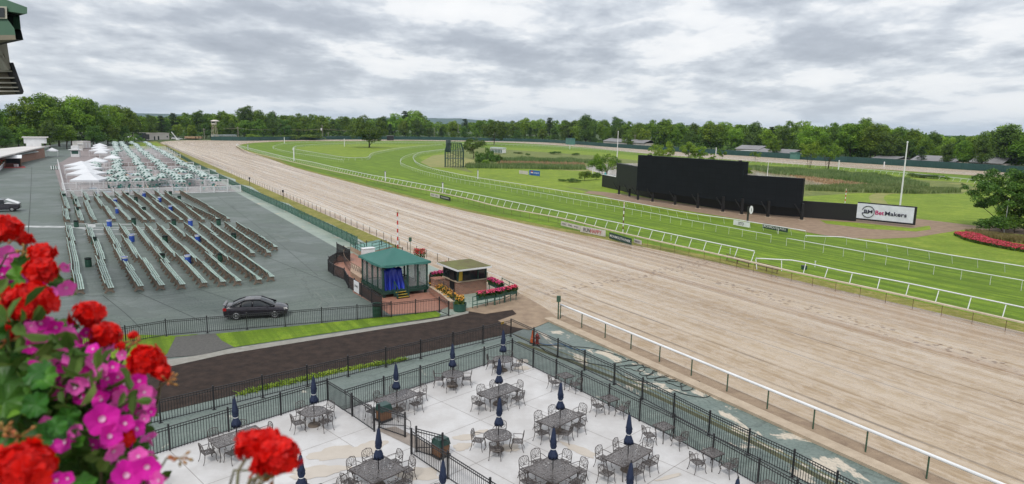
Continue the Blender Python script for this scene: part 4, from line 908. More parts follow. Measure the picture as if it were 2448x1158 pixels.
hose('rubber_hose', [(1284, 824), (1320, 850), (1400, 868), (1460, 880), (1500, 905), (1560, 918)], 0.022, 'second black hose lying straight along the green path', M_hose, zz=0.035)
hose('blue_cable', [(1290, 822), (1310, 826), (1340, 824), (1370, 836), (1400, 838)], 0.02, 'short blue hose beside the hydrant', mat('blue_rubber', (0.05, 0.16, 0.35), 0.5), zz=0.04)
def plate(name, label, cat, px, py, z, w_, h_, ang, m, parent=None):
    p = P(px, py, z); mb = MB(); mb.box((p.x, p.y, z), (w_, .012, h_), ang); o = mb.build(name, m, parent, loc=p if parent is None else None); 
    if parent is None: tag(o, label, cat)
    return o
plate('warning_sign', 'small yellow sign on the black fence at the path corner', 'sign', 1201, 773, 1.0, .32, .2, R(50), mat('yellow_sign', (0.70, 0.42, 0.02), 0.5))

# drain channel between the two fences on the track side
M_drain = mat('weedy_joint', (0.05, 0.055, 0.03), .9, col2=(0.09, 0.09, 0.04), scale=1.5)
strip('drain_channel', [(1236, 818), (1470, 905), (1700, 1010), (1900, 1110), (2080, 1210)], .35, .012, M_drain, 3)
strip('weedy_edge', [(1228, 800), (1470, 893), (1700, 1001), (1900, 1098), (2080, 1190)], .10, .014, mat('edge_weeds', (0.10, 0.11, 0.04), .9, col2=(0.16, 0.15, 0.07), scale=2), 3)
# ------------------------------------------------------------- text and foliage helpers
def text(name, s, org, xd, ud, h, m, parent, width=None, push=0.01, bold=0.0, align='LEFT', depth=0.004):
    cu = bpy.data.curves.new('t', 'FONT'); cu.body = s; cu.size = 1.0; cu.extrude = depth/h/2; cu.offset = bold; cu.align_x = align; cu.resolution_u = 3
    ob = bpy.data.objects.new('t', cu); me = bpy.data.meshes.new_from_object(ob); bpy.data.objects.remove(ob); bpy.data.curves.remove(cu)
    co = np.empty(len(me.vertices)*3); me.vertices.foreach_get('co', co); co = co.reshape(-1, 3); mn, mx = co.min(0), co.max(0)
    k = h/(mx[1]-mn[1]); kx = k if width is None else width/(mx[0]-mn[0])
    xd = Vector(xd).normalized(); ud = Vector(ud).normalized(); nd = xd.cross(ud); off = Vector((0, 0, 0)); q = parent
    while q is not None: off += q.location; q = q.parent
    out = []
    for c in co:
        p = Vector(org)+xd*((c[0]-mn[0])*kx)+ud*((c[1]-mn[1])*k)+nd*(push+c[2]*h) - off; out += [p.x, p.y, p.z]
    me.vertices.foreach_set('co', out); me.materials.clear(); me.materials.append(m); me.update(); me.name = name
    o = bpy.data.objects.new(name, me); COL.objects.link(o); o.parent = parent; return o
M_ink = mat('black_lettering', (0.012, 0.012, 0.014), 0.6); M_wlet = mat('white_lettering', (0.75, 0.75, 0.75), 0.6); M_rlet = mat('red_lettering', (0.45, 0.02, 0.03), 0.6)
M_leafg = leafmat('shrub_leaf', (0.015, 0.04, 0.008), (0.035, 0.085, 0.015), (0.08, 0.14, 0.03), scale=2.0)
M_lant = leafmat('bedding_leaf', (0.03, 0.06, 0.01), (0.08, 0.12, 0.02), (0.18, 0.20, 0.04), scale=3.0)
M_pinkf = leafmat('pink_blossom', (0.42, 0.02, 0.07), (0.62, 0.05, 0.17), (0.75, 0.18, 0.32), scale=4.0, tr=0.2, rnd=0.1)
M_redf = leafmat('red_blossom', (0.35, 0.02, 0.02), (0.55, 0.05, 0.05), (0.60, 0.12, 0.10), scale=4.0, tr=0.2, rnd=0.1)
M_yelf = leafmat('orange_blossom', (0.60, 0.22, 0.04), (0.72, 0.36, 0.05), (0.75, 0.16, 0.05), scale=6.0, tr=0.2, rnd=0.1)
def quads(cen, size, nrm=None, jit=0.6, asp=1.0, r=rng):
    """leaf quads at centres, oriented by nrm with jitter -> (4n,3)"""
    n = len(cen); a = r.normal(size=(n, 3))
    nv = a if nrm is None else nrm/np.maximum(1e-6, np.linalg.norm(nrm, axis=1, keepdims=True))+a*jit
    nv /= np.linalg.norm(nv, axis=1, keepdims=True); t = r.normal(size=(n, 3)); t -= nv*(t*nv).sum(1, keepdims=True); t /= np.linalg.norm(t, axis=1, keepdims=True); b = np.cross(nv, t)
    s = (np.asarray(size)*np.ones(n))[:, None]*0.5; t = t*s*asp; b = b*s; c = cen
    fold = nv*s*0.25
    return np.stack([c-t, c-b*0.8+fold, c+t, c+b*0.8+fold], 1).reshape(-1, 3)
def in_strip(path, wd, n, z0, z1, r=rng, domed=True):
    path = [np.array(p) for p in path]; seg = [np.linalg.norm((b-a)[:2]) for a, b in zip(path, path[1:])]; tot = sum(seg); out = []
    cs = np.cumsum([0]+seg)
    for s in r.uniform(0, tot, n):
        i = min(len(seg)-1, int(np.searchsorted(cs, s)-1)); i = max(0, i); t = (s-cs[i])/max(seg[i], 1e-6); a, b = path[i], path[i+1]
        p = a+(b-a)*t; d = (b-a)[:2]/max(seg[i], 1e-6); q = r.uniform(-1, 1); k = 1-0.6*q*q if domed else 1
        out.append((p[0]+d[1]*q*wd/2, p[1]-d[0]*q*wd/2, (p[2] if len(p) > 2 else 0)+z0+(z1-z0)*(r.uniform(0, 1)**0.6)*k))
    return np.array(out)
def flowers(name, label, cat, path, wd, z0, z1, nleaf, nflow, fm, lm=None, fs=0.12, ls=0.16, parts_only=None):
    root = parts_only or thing(name, label, cat, path[0]); pl = [tuple(p) for p in path]; off = np.array(root.location)
    lv = in_strip(pl, wd, nleaf, z0, z1); npmesh('foliage', quads(lv, ls)-off, 4, lm or M_leafg, root)
    fv = in_strip(pl, wd*1.02, nflow, z0+(z1-z0)*0.55, z1+0.08); up = np.tile([0, -0.4, 1.0], (nflow, 1))
    npmesh('blossoms', quads(fv, fs, up, 0.5)-off, 4, fm, root); return root
# ------------------------------------------------------------- gazebo
A3 = R(33.5); gu = Vector((math.cos(A3), math.sin(A3), 0)); gv = Vector((-gu.y, gu.x, 0)); G0 = Vector((-10.75, 54.45, 0))
def GZ(a, b, z=0.0): p = G0+gu*a+gv*b; return Vector((p.x, p.y, z))
GW, GD, DZ, EZ = 4.25, 4.9, 0.55, 2.85
poly_sheet('yard_walkway', [(840, 592), (940, 585), (1000, 616), (1060, 645), (1180, 676), (1240, 712), (1228, 730), (1100, 756), (1050, 752), (1060, 735), (1000, 700), (900, 625)], 0.010, M_walk)
poly_sheet('brick_floor', [(792, 634), (812, 610), (845, 606), (900, 640), (1030, 692), (1070, 735), (1046, 745), (932, 753), (897, 729), (845, 700), (832, 672), (797, 656)], 0.014, M_brickfloor)
M_can = mat('green_canvas', (0.022, 0.115, 0.095), 0.62, col2=(0.03, 0.14, 0.115), scale=0.8, bump=0.5, bscale=3)
M_gwood = mat('green_painted_wood', (0.010, 0.045, 0.032), 0.5, col2=(0.015, 0.06, 0.045), scale=3)
M_tarp = mat('blue_tarpaulin', (0.012, 0.03, 0.33), 0.38, col2=(0.02, 0.045, 0.42), scale=2, bump=0.6, bscale=5)
M_glass = mat('dark_glass', (0.02, 0.024, 0.027), 0.08, spec=0.5)
M_screen = mat('clear_vinyl', (0.35, 0.38, 0.38), 0.15, alpha=0.30)
t = thing('gazebo', 'green canvas gazebo on a raised green deck beside the race track', 'gazebo', GZ(GW/2, GD/2))
mb = MB(); q = [GZ(0, 0), GZ(GW, 0), GZ(GW, GD), GZ(0, GD)]; mb.prism([(p.x, p.y) for p in q], 0.30, DZ)
for a in (0.2, GW/2, GW-.2):
    for b in (0.2, GD-.2): c = GZ(a, b); mb.box((c.x, c.y, .15), (.2, .2, .3), A3)
mb.build('deck', M_gwood, t)
cen = GZ(GW/2, GD/2); AP = HZ(cen, 591.5); no = 10
ring = []; ed = []
for i in range(4):
    a, b = [(-.15, -.15), (GW+.15, -.15), (GW+.15, GD+.15), (-.15, GD+.15)][i], [(GW+.15, -.15), (GW+.15, GD+.15), (-.15, GD+.15), (-.15, -.15)][i]
    for k in range(no): s_ = k/no; ed.append((a[0]+(b[0]-a[0])*s_, a[1]+(b[1]-a[1])*s_, s_))
mb = MB(); n = len(ed); rows = 6; vs = []
for j in range(rows):
    f_ = j/(rows)
    for (a, b, s_) in ed:
        x = GW/2+(a-GW/2)*(1-f_); y = GD/2+(b-GD/2)*(1-f_); sag = 0.22*math.sin(math.pi*s_)*(1-f_)*f_*1.2+0.05*math.sin(math.pi*s_)*(1-f_)
        vs.append(GZ(x, y, EZ+(AP-EZ)*(f_**1.02)-sag+rb.uniform(-.012, .012)))
vs.append(GZ(GW/2, GD/2, AP)); fs = []
for j in range(rows-1):
    for i in range(n): fs.append((j*n+i, j*n+(i+1) % n, (j+1)*n+(i+1) % n, (j+1)*n+i))
for i in range(n): fs.append(((rows-1)*n+i, (rows-1)*n+(i+1) % n, rows*n))
mb.add(vs, fs); vl = []; fl = []
for i, (a, b, s_) in enumerate(ed):
    p = GZ(a, b, EZ-0.05*math.sin(math.pi*s_)); dr = 0.15+0.05*math.sin(i*0.9)+rb.uniform(-.03, .03); vl += [p, GZ(a+(a-GW/2)*.02, b+(b-GD/2)*.02, p.z-dr)]
for i in range(n): fl.append((2*i, 2*i+1, 2*((i+1) % n)+1, 2*((i+1) % n)))
mb.add(vl, fl); mb.build('canopy', M_can, t, smooth=True)
for (a, b) in [(0, 0), (GW*.55, 0), (GW*.77, 0), (GW, 0), (GW, GD*.5), (GW, GD), (GW*.5, GD), (0, GD), (0, GD*.25), (0, GD*.5), (0, GD*.75)]:
    mb = MB(); a_, b_ = min(max(a, .1), GW-.1), min(max(b, .1), GD-.1); c = GZ(a_, b_); mb.box((c.x, c.y, (DZ+EZ)/2), (.13, .13, EZ-DZ), A3); mb.build('post', M_gwood, t)
mb = MB()
for z in (DZ+.12, EZ-.12):
    for a, b in (((.1, .1), (.1, GD-.1)), ((GW*.55, .1), (GW-.1, .1)), ((GW-.1, .1), (GW-.1, GD-.1)), ((.1, GD-.1), (GW-.1, GD-.1))): mb.bar(GZ(*a, z), GZ(*b, z), .08, .1)
mb.build('beam', M_gwood, t)
for a, b in (((.1, .1), (.1, GD-.1)), ((GW*.55, .1), (GW-.1, .1)), ((GW-.1, .1), (GW-.1, GD-.1)), ((.1, GD-.1), (GW-.1, GD-.1))):
    mb = MB(); mb.slab([GZ(*a, DZ+.17), GZ(*b, DZ+.17), GZ(*b, EZ-.17), GZ(*a, EZ-.17)], .01); mb.build('clear_panel', M_screen, t)
st = thing('wooden_steps', 'short green steps with yellow treads leading up to the gazebo', 'steps', GZ(GW*.36, -.5))
for k in range(3):
    c = GZ(GW*.36, -.15-k*.26); mb = MB(); mb.box((c.x, c.y, DZ-.10-k*.16), (.95, .26, .05), A3); mb.build('tread', M_gwood, st)
    c = GZ(GW*.36, -.29-k*.26); mb = MB(); mb.box((c.x, c.y, DZ-.085-k*.16), (.95, .04, .055), A3); mb.build('tread_edge', mat('yellow_edge', (0.62, 0.42, 0.05), 0.6), st)
for sx in (-.5, .5):
    mb = MB(); mb.bar(GZ(GW*.36+sx, -.02, DZ-.05), GZ(GW*.36+sx, -.85, .05), .05, .22); mb.bar(GZ(GW*.36+sx, -.02, DZ+.85), GZ(GW*.36+sx, -.8, .95), .06, .08)
    for b in (-.05, -.78): mb.bar(GZ(GW*.36+sx, b, 0.02), GZ(GW*.36+sx, b, .95 if b < -.5 else DZ+.85), .08, .08)
    mb.build('handrail', M_gwood, st)
# tarpaulin covered equipment: a draped sheet
t = thing('covered_equipment', 'equipment under a bright blue tarpaulin inside the gazebo', 'tarpaulin', GZ(1.45, .8, DZ)); n1_, n2_ = 26, 14; vs = []; fs = []
for i in range(n1_+1):
    for j in range(n2_+1):
        a = i/n1_*2-1; f_ = j/n2_; top = 1.72+.10*math.cos(a*5); wdt = .78; x = 1.30+a*wdt*(1+.16*f_*(1+0.4*math.sin(i*1.3)))
        if f_ < .3: y = 1.5-f_*2.2; z = DZ+top-.05*abs(a)*4*f_
        else: y = .84-(f_-.3)*.55*(1+.5*math.sin(i*1.1)); z = DZ+top*(1-(f_-.3)/.7)+.0
        y += .06*math.sin(i*.9+j*.5); vs.append(GZ(x, y, max(DZ+.01, z)))
for i in range(n1_):
    for j in range(n2_): k = i*(n2_+1)+j; fs.append((k, k+1, k+n2_+2, k+n2_+1))
mb = MB(); mb.add(vs, fs); mb.build('sheet', M_tarp, t, smooth=True)
mb = MB(); c = GZ(1.3, 1.6); mb.box((c.x, c.y, DZ+.8), (1.3, .8, 1.6), A3); mb.build('crate', M_gwood, t)
c = GZ(3.7, .9, DZ); t = thing('bar_stool', 'tall stool with round black seat in the gazebo corner', 'stool', c); mb = MB(); mb.lathe([(.2, .78), (.21, .82), (.19, .84)], 14, c); mb.build('seat', M_black, t)
mb = MB(); mb.box((c.x, c.y+.2, c.z+1.05), (.34, .04, .3), A3); mb.build('backrest', M_black, t)
for a in range(4):
    mb = MB(); th = a*math.pi/2+.5; mb.tube([c+Vector((.12*math.cos(th), .12*math.sin(th), .78)), c+Vector((.24*math.cos(th), .24*math.sin(th), 0))], .016, 5); mb.build('leg', M_cap, t)
# fences and pit round the gazebo
M_dmesh = mesh_mat('black_screen', (0.03, 0.03, 0.03), 0.55)
Z11 = lambda *l: [P(a, b, 1.15) for a, b in l]
picket_fence('gazebo_fence', 'black fence with dark mesh stepping round the brick pit left of the gazebo', 'fence', Z11((836, 600), (805, 603), (786, 614), (784, 622), (797, 632), (823, 642), (832, 659), (847, 667), (864, 678), (888, 692), (912, 708)), h=1.15, bay=2.2, mesh=M_dmesh, base=False)
picket_fence('gazebo_fence', 'tall black mesh fence panel at the end of the green mesh fence', 'fence', Z11((805, 584), (822, 592), (836, 600)), h=1.3, bay=1.6, mesh=M_dmesh, base=False)
picket_fence('gazebo_fence', 'black fence behind the green deck next to the dry verge', 'fence', Z11((850, 582), (876, 577), (912, 575), (930, 580), (962, 593)), h=1.15, bay=2.2, pickets=False, base=False)
p = P(854, 684, .6); t = thing('wall_sign', 'white sign board with black lettering on the fence left of the gazebo', 'sign', (p.x, p.y, 0))
a = P(847, 669, 1.1); b = P(861, 677, 1.1); d = (b-a).normalized(); a = Vector((a.x, a.y, 0))-d.cross(Vector((0, 0, 1)))*-.06; w_ = 1.25
mb = MB(); mb.slab([a+Vector((0, 0, .1)), a+d*w_+Vector((0, 0, .1)), a+d*w_+Vector((0, 0, 1.1)), a+Vector((0, 0, 1.1))], .02); mb.build('board', M_white, t)
text('lettering', 'XTWO', a+d*.2+Vector((0, 0, .55)), d, (0, 0, 1), .2, M_ink, t, width=.8, bold=.02)
# green deck with railing
c0 = [P(838, 600, 0), P(872, 618, 0), P(940, 600, 0), P(905, 584, 0)]
t = thing('viewing_deck', 'green painted ramp deck with green pipe railings behind the gazebo', 'deck', c0[0]); mb = MB(); mb.prism([(p.x, p.y) for p in c0], 0.0, .55, 0, 1); mb.build('platform', [mat('tan_stone', (0.42, 0.30, 0.21), 0.85, col2=(0.28, 0.2, 0.14), scale=3), mat('green_deck', (0.10, 0.22, 0.19), 0.6, col2=(0.14, 0.27, 0.23), scale=1)], t)
def railing(pts, h, parent, zb, m):
    mb = MB()
    for a, b in zip(pts, pts[1:]):
        for k in (h, h*.62, h*.3): mb.bar(a+Vector((0, 0, zb+k)), b+Vector((0, 0, zb+k)), .05, .05)
        n = max(1, round((b-a).length/1.3))
        for i in range(n+1): q = a.lerp(b, i/n); mb.bar(q+Vector((0, 0, zb)), q+Vector((0, 0, zb+h+.04)), .06, .06)
    return mb.build('railing', m, parent)
railing([c0[0], c0[1]], 1.0, t, .55, M_greenm); railing([c0[1].lerp(c0[2], .25), c0[1].lerp(c0[2], .75)], .9, t, .55, M_greenm)
p = P(880, 612, .6); t = thing('storage_box', 'white storage cabinet on the green deck behind the gazebo', 'cabinet', (p.x, p.y, .55)); mb = MB(); mb.box((p.x, p.y, .98), (1.3, .6, .86), A3); mb.build('body', M_white, t); mb = MB(); mb.box((p.x, p.y, 1.44), (1.4, .7, .06), A3); mb.build('lid', M_white, t)
# curved ramp rail
mb = MB(); cp = spline([Vector((*P(x, y).xy, 0)) for x, y in [(838, 612), (826, 616), (822, 625), (826, 638), (840, 652), (860, 664), (868, 672)]], 5)
t = thing('curved_railing', 'curved wrought iron railing with looping scrolls beside the sunken ramp', 'railing', cp[0]); mb.tube([p+Vector((0, 0, 1.0)) for p in cp], .03, 5); mb.tube([p+Vector((0, 0, .1)) for p in cp], .02, 5)
mb.build('handrail', M_rust, t); mb = MB()
for i in range(0, len(cp)-1):
    a, b = cp[i], cp[i+1]; mb.tube([a+Vector((0, 0, .1)), a.lerp(b, .4)+Vector((0, 0, .5)), a+Vector((0, 0, .95))], .015, 4); mb.tube([b+Vector((0, 0, .1)), a.lerp(b, .6)+Vector((0, 0, .5)), b+Vector((0, 0, .95))], .015, 4)
mb.build('scrollwork', M_iron, t)
mb = MB(); cc = [P(840, 640), P(868, 652), P(880, 668), P(862, 676), P(838, 660)]; mb.prism([(p.x, p.y) for p in cc], 0.0, .45); o = mb.build('stone_planter_wall', mat('tan_stone', (0.42, 0.30, 0.21), .85), None, loc=cc[0]); tag(o, 'low tan stone wall of the sunken ramp beside the gazebo', 'wall')
# ------------------------------------------------------------- brick hut
H0 = Vector((-4.6, 55.98, 0)); A4 = R(34.5); hu = Vector((math.cos(A4), math.sin(A4), 0)); hv = Vector((-hu.y, hu.x, 0))
def HT(a, b, z=0.0): p = H0+hu*a+hv*b; return Vector((p.x, p.y, z))
t = thing('brick_hut', 'small brick booth with mossy flat roof and windows beside the track', 'hut', HT(1.5, 1.4)); HWd, HDp = 2.95, 2.6
mb = MB(); mb.prism([HT(0, 0).xy, HT(HWd, 0).xy, HT(HWd, HDp).xy, HT(0, HDp).xy], 0, 1.15); mb.build('wall', M_brick, t)
mb = MB()
for a, b in (((0, 0), (HWd, 0)), ((HWd, 0), (HWd, HDp)), ((HWd, HDp), (0, HDp)), ((0, HDp), (0, 0))): mb.bar(HT(*a, 1.18), HT(*b, 1.18), .22, .07)
mb.build('sill', M_kerb, t)
for (a, b) in ((0.05, .05), (HWd-.05, .05), (HWd-.05, HDp-.05), (.05, HDp-.05), (HWd*.7, .05)): mb = MB(); c = HT(a, b); mb.box((c.x, c.y, 1.75), (.1, .1, 1.1), A4); mb.build('post', M_gwood, t)
for a, b in (((.1, .06), (HWd*.68, .06)), ((HWd*.74, .06), (HWd-.1, .06)), ((HWd-.06, .1), (HWd-.06, HDp-.1)), ((.06, .1), (.06, HDp-.1))):
    mb = MB(); mb.slab([HT(*a, 1.22), HT(*b, 1.22), HT(*b, 2.2), HT(*a, 2.2)], .02); mb.build('window', M_glass, t)
mb = MB(); c = HT(-.03, .9); mb.box((c.x, c.y, 1.0), (.06, .8, 2.0), A4); mb.build('door', M_black, t)
c = HT(.45, -.0, 0); mb = MB(); mb.slab([HT(.12, .03, 1.26), HT(.5, .03, 1.26), HT(.5, .03, 2.1), HT(.2, .03, 2.1)], .02); mb.build('yellow_coat', mat('yellow_cloth', (0.55, 0.36, 0.04), .8), t)
rz_ = HZ(HT(HWd, 0), 661); rq = [HT(-.45, -.75, 0), HT(HWd+.05, -.75, 0), HT(HWd+.05, HDp+.35, 0), HT(-.45, HDp+.35, 0)]
mb = MB(); mb.prism([p.xy for p in rq], 2.28, 2.42); mb.build('roof_edge', M_white, t)
c = HT(HWd/2-.2, (HDp-.4)/2); mb = MB(); mb.prism([(c+(p-c)*.97).xy for p in rq], 2.42, 2.45); mb.build('roof', mat('mossy_roof', (0.10, 0.075, 0.04), .95, col2=(0.15, 0.17, 0.045), scale=.7, bump=.5), t)
mb = MB(); c = HT(-1.1, HDp*.6); mb.box((c.x, c.y, .65), (.9, .8, 1.3), A4); mb.box((c.x, c.y, 1.34), (1.0, .9, .08), A4); o = mb.build('brick_pillar', M_brick, None, loc=c); tag(o, 'brown brick pier at the left side of the brick booth', 'pillar')
p = P(1082, 632, 1.9); t = thing('roof_light', 'small white flat topped box behind the brick booth roof', 'box', (p.x, p.y, 0)); mb = MB(); mb.box((p.x, p.y, 1.9), (1.1, .8, .08), A4); mb.build('top', M_white, t); mb = MB(); mb.box((p.x, p.y, .93), (.5, .4, 1.86), A4); mb.build('stand', M_gwood, t)
# beds, troughs, pots
G = lambda x, y, z=0: tuple((*P(x, y).xy, z))
t = thing('retaining_wall', 'low concrete edged retaining wall of the flower bed between gazebo and booth', 'wall', P(1030, 700)); mb = MB()
wl = [P(1030, 702), P(1060, 722), P(1080, 740)]
for a, b in zip(wl, wl[1:]): mb.bar(a+Vector((0, 0, .3)), b+Vector((0, 0, .3)), .3, .6)
mb.build('wall_body', M_brick, t); mb = MB()
for a, b in zip(wl, wl[1:]): mb.bar(a+Vector((0, 0, .63)), b+Vector((0, 0, .63)), .36, .06)
mb.build('coping', M_kerb, t)
flowers('flower_bed', 'yellow and orange bedding plants behind the iron railing between gazebo and booth', 'flower bed', [G(1034, 694), G(1062, 714), G(1084, 732)], 1.0, .3, .95, 900, 260, M_yelf, M_lant)
picket_fence('iron_railing', 'ornamental iron railing in front of the yellow bedding plants', 'railing', [P(1028, 690), P(1060, 712), P(1084, 733)], h=1.35, bay=6, pick=.22, m=M_iron, post=.06, base=False, rails=(0.06, 1.0))
def trough(px0, px1, z, label):
    a, b = P(*px0, z), P(*px1, z); a.z = b.z = 0; t = thing('window_box', label, 'planter', a); mb = MB(); mb.bar(a+Vector((0, 0, z-.18)), b+Vector((0, 0, z-.18)), .30, .32); mb.build('trough', M_greenm, t)
    n = max(2, int((b-a).length/.9)); mb = MB()
    for i in range(n+1): q = a.lerp(b, i/n); mb.bar(q, q+Vector((0, 0, z-.3)), .06, .06)
    mb.build('stand', M_greenm, t); ln = (b-a).length
    flowers('x', '', '', [(a.x, a.y, z), (b.x, b.y, z)], .55, -.1, .32, int(260*ln), int(120*ln), M_pinkf, parts_only=t, fs=.13)
trough((1141, 708), (1182, 702), 1.0, 'green window box of pink flowers on the left of the corner railing')
trough((1184, 702), (1206, 697), 1.0, 'green window box of pink flowers in the middle of the corner railing')
trough((1208, 696), (1234, 691), 1.0, 'green window box of pink flowers at the track end of the railing')
trough((1170, 671), (1200, 684), 1.0, 'green window box of pink flowers right behind the brick booth')
trough((1030, 660), (1062, 655), 1.0, 'green window box of pink flowers between gazebo and booth')
trough((1064, 634), (1096, 642), 1.0, 'green window box of pink flowers beyond the booth roof')
mb = MB(); a = P(1024, 690); b = P(1062, 680)
a = P(1028, 678); b = P(1068, 672); mb.bar(a+Vector((0, 0, .4)), b+Vector((0, 0, .4)), .5, .8); o = mb.build('brick_planter_wall', M_brick, None, loc=a); tag(o, 'low brick planter wall behind the gazebo corner', 'wall')
c = P(1099, 744); t = thing('flower_pot', 'round green tub of orange and yellow flowers at the path edge', 'planter', c); mb = MB(); mb.lathe([(.42, 0), (.50, .1), (.54, .62), (.56, .66), (.5, .66), (.48, .5), (.01, .5)], 18, c); mb.build('tub', M_greenm, t)
flowers('x', '', '', [(c.x-.35, c.y, .5), (c.x+.35, c.y, .5)], .9, 0, .75, 320, 110, M_yelf, M_lant, parts_only=t)
c = P(1003, 632); t = thing('flower_pot', 'tall pot of red and pink flowers beyond the gazebo roof', 'planter', c); mb = MB(); mb.lathe([(.25, 0), (.42, .6), (.44, .65), (.3, .6)], 14, c); mb.build('tub', M_greenm, t)
flowers('x', '', '', [(c.x-.6, c.y, .5), (c.x+.6, c.y, .5)], 1.1, 0, 1.15, 380, 300, M_redf, parts_only=t)
rt = thing('corner_railing', 'dark green pipe railing round the path corner under the window boxes', 'railing', P(1130, 738)); railing([P(1130, 738), P(1165, 731), P(1205, 722), P(1235, 708), P(1200, 690)], .95, rt, 0, M_greenm)
# striped finish pole, post with round head
def striped(label, base, h, r_, cols, cap=True):
    t = thing('striped_pole', label, 'pole', base); n = int(h/.42)
    for i in range(n): q_ = MB(); q_.lathe([(r_, i*h/n), (r_, (i+1)*h/n)], 10, base); q_.build('coloured_band' if i % 2 else 'white_band', cols if i % 2 else M_white, t)
    mb = MB(); mb.lathe([(r_*1.1, h), (r_*2.2, h+.04), (r_*2.2, h+.1), (r_*.8, h+.14), (r_*1.3, h+.28), (r_*.5, h+.42)], 10, base); mb.build('finial', M_cap if cap else cols, t)
striped('red and white striped finish pole with finial behind the gazebo', P(951, 604), 4.6, .085, M_red)
striped('brown and white striped pole on the turf above the long sign', P(1489, 556), HZ(P(1489, 556), 485)-.3, .075, mat('brown_paint', (0.14, 0.035, 0.02), .6))
striped('small striped pole on the lawn right of the black screen', P(2020, 486), 2.6, .08, M_red)
def pipe_post(name, label, px, py, h, r_, m, head=None):
    b = P(px, py); t = thing(name, label, 'post', b); mb = MB(); mb.tube([b, b+Vector((0, 0, h))], r_, 8); mb.build('shaft', m, t)
    mb = MB(); 
    if head == 'box': mb.box((b.x, b.y, h+.15), (.3, .2, .45))
    else: mb.ball(b+Vector((0, 0, h+.1)), .14)
    mb.build('head', m, t)
pipe_post('marker_post', 'thin green post with box head between gazebo roof and verge', 981, 612, 1.7, .03, M_gpost, 'box')
pipe_post('marker_post', 'dark camera post at the near end of the white outside rail', 1334, 765, 1.5, .05, M_gpost, 'box')
for i, (x, y) in enumerate([(597, 443), (677, 477)]): pipe_post('marker_post', 'short dark lamp post on the grass verge, %s one from the gazebo' % ('second', 'first')[i], x, y, 1.4, .05, M_black, 'box')
# extra fences: front of brick floor
picket_fence('gazebo_gate', 'open black gate at the end of the yard fence near the flower tub', 'gate', Z11((1050, 712), (1073, 722)), h=1.15, bay=3, base=False)
picket_fence('gazebo_gate', 'short black gate section between yard fence and gazebo corner', 'gate', Z11((912, 722), (935, 724)), h=1.2, bay=3, base=False)

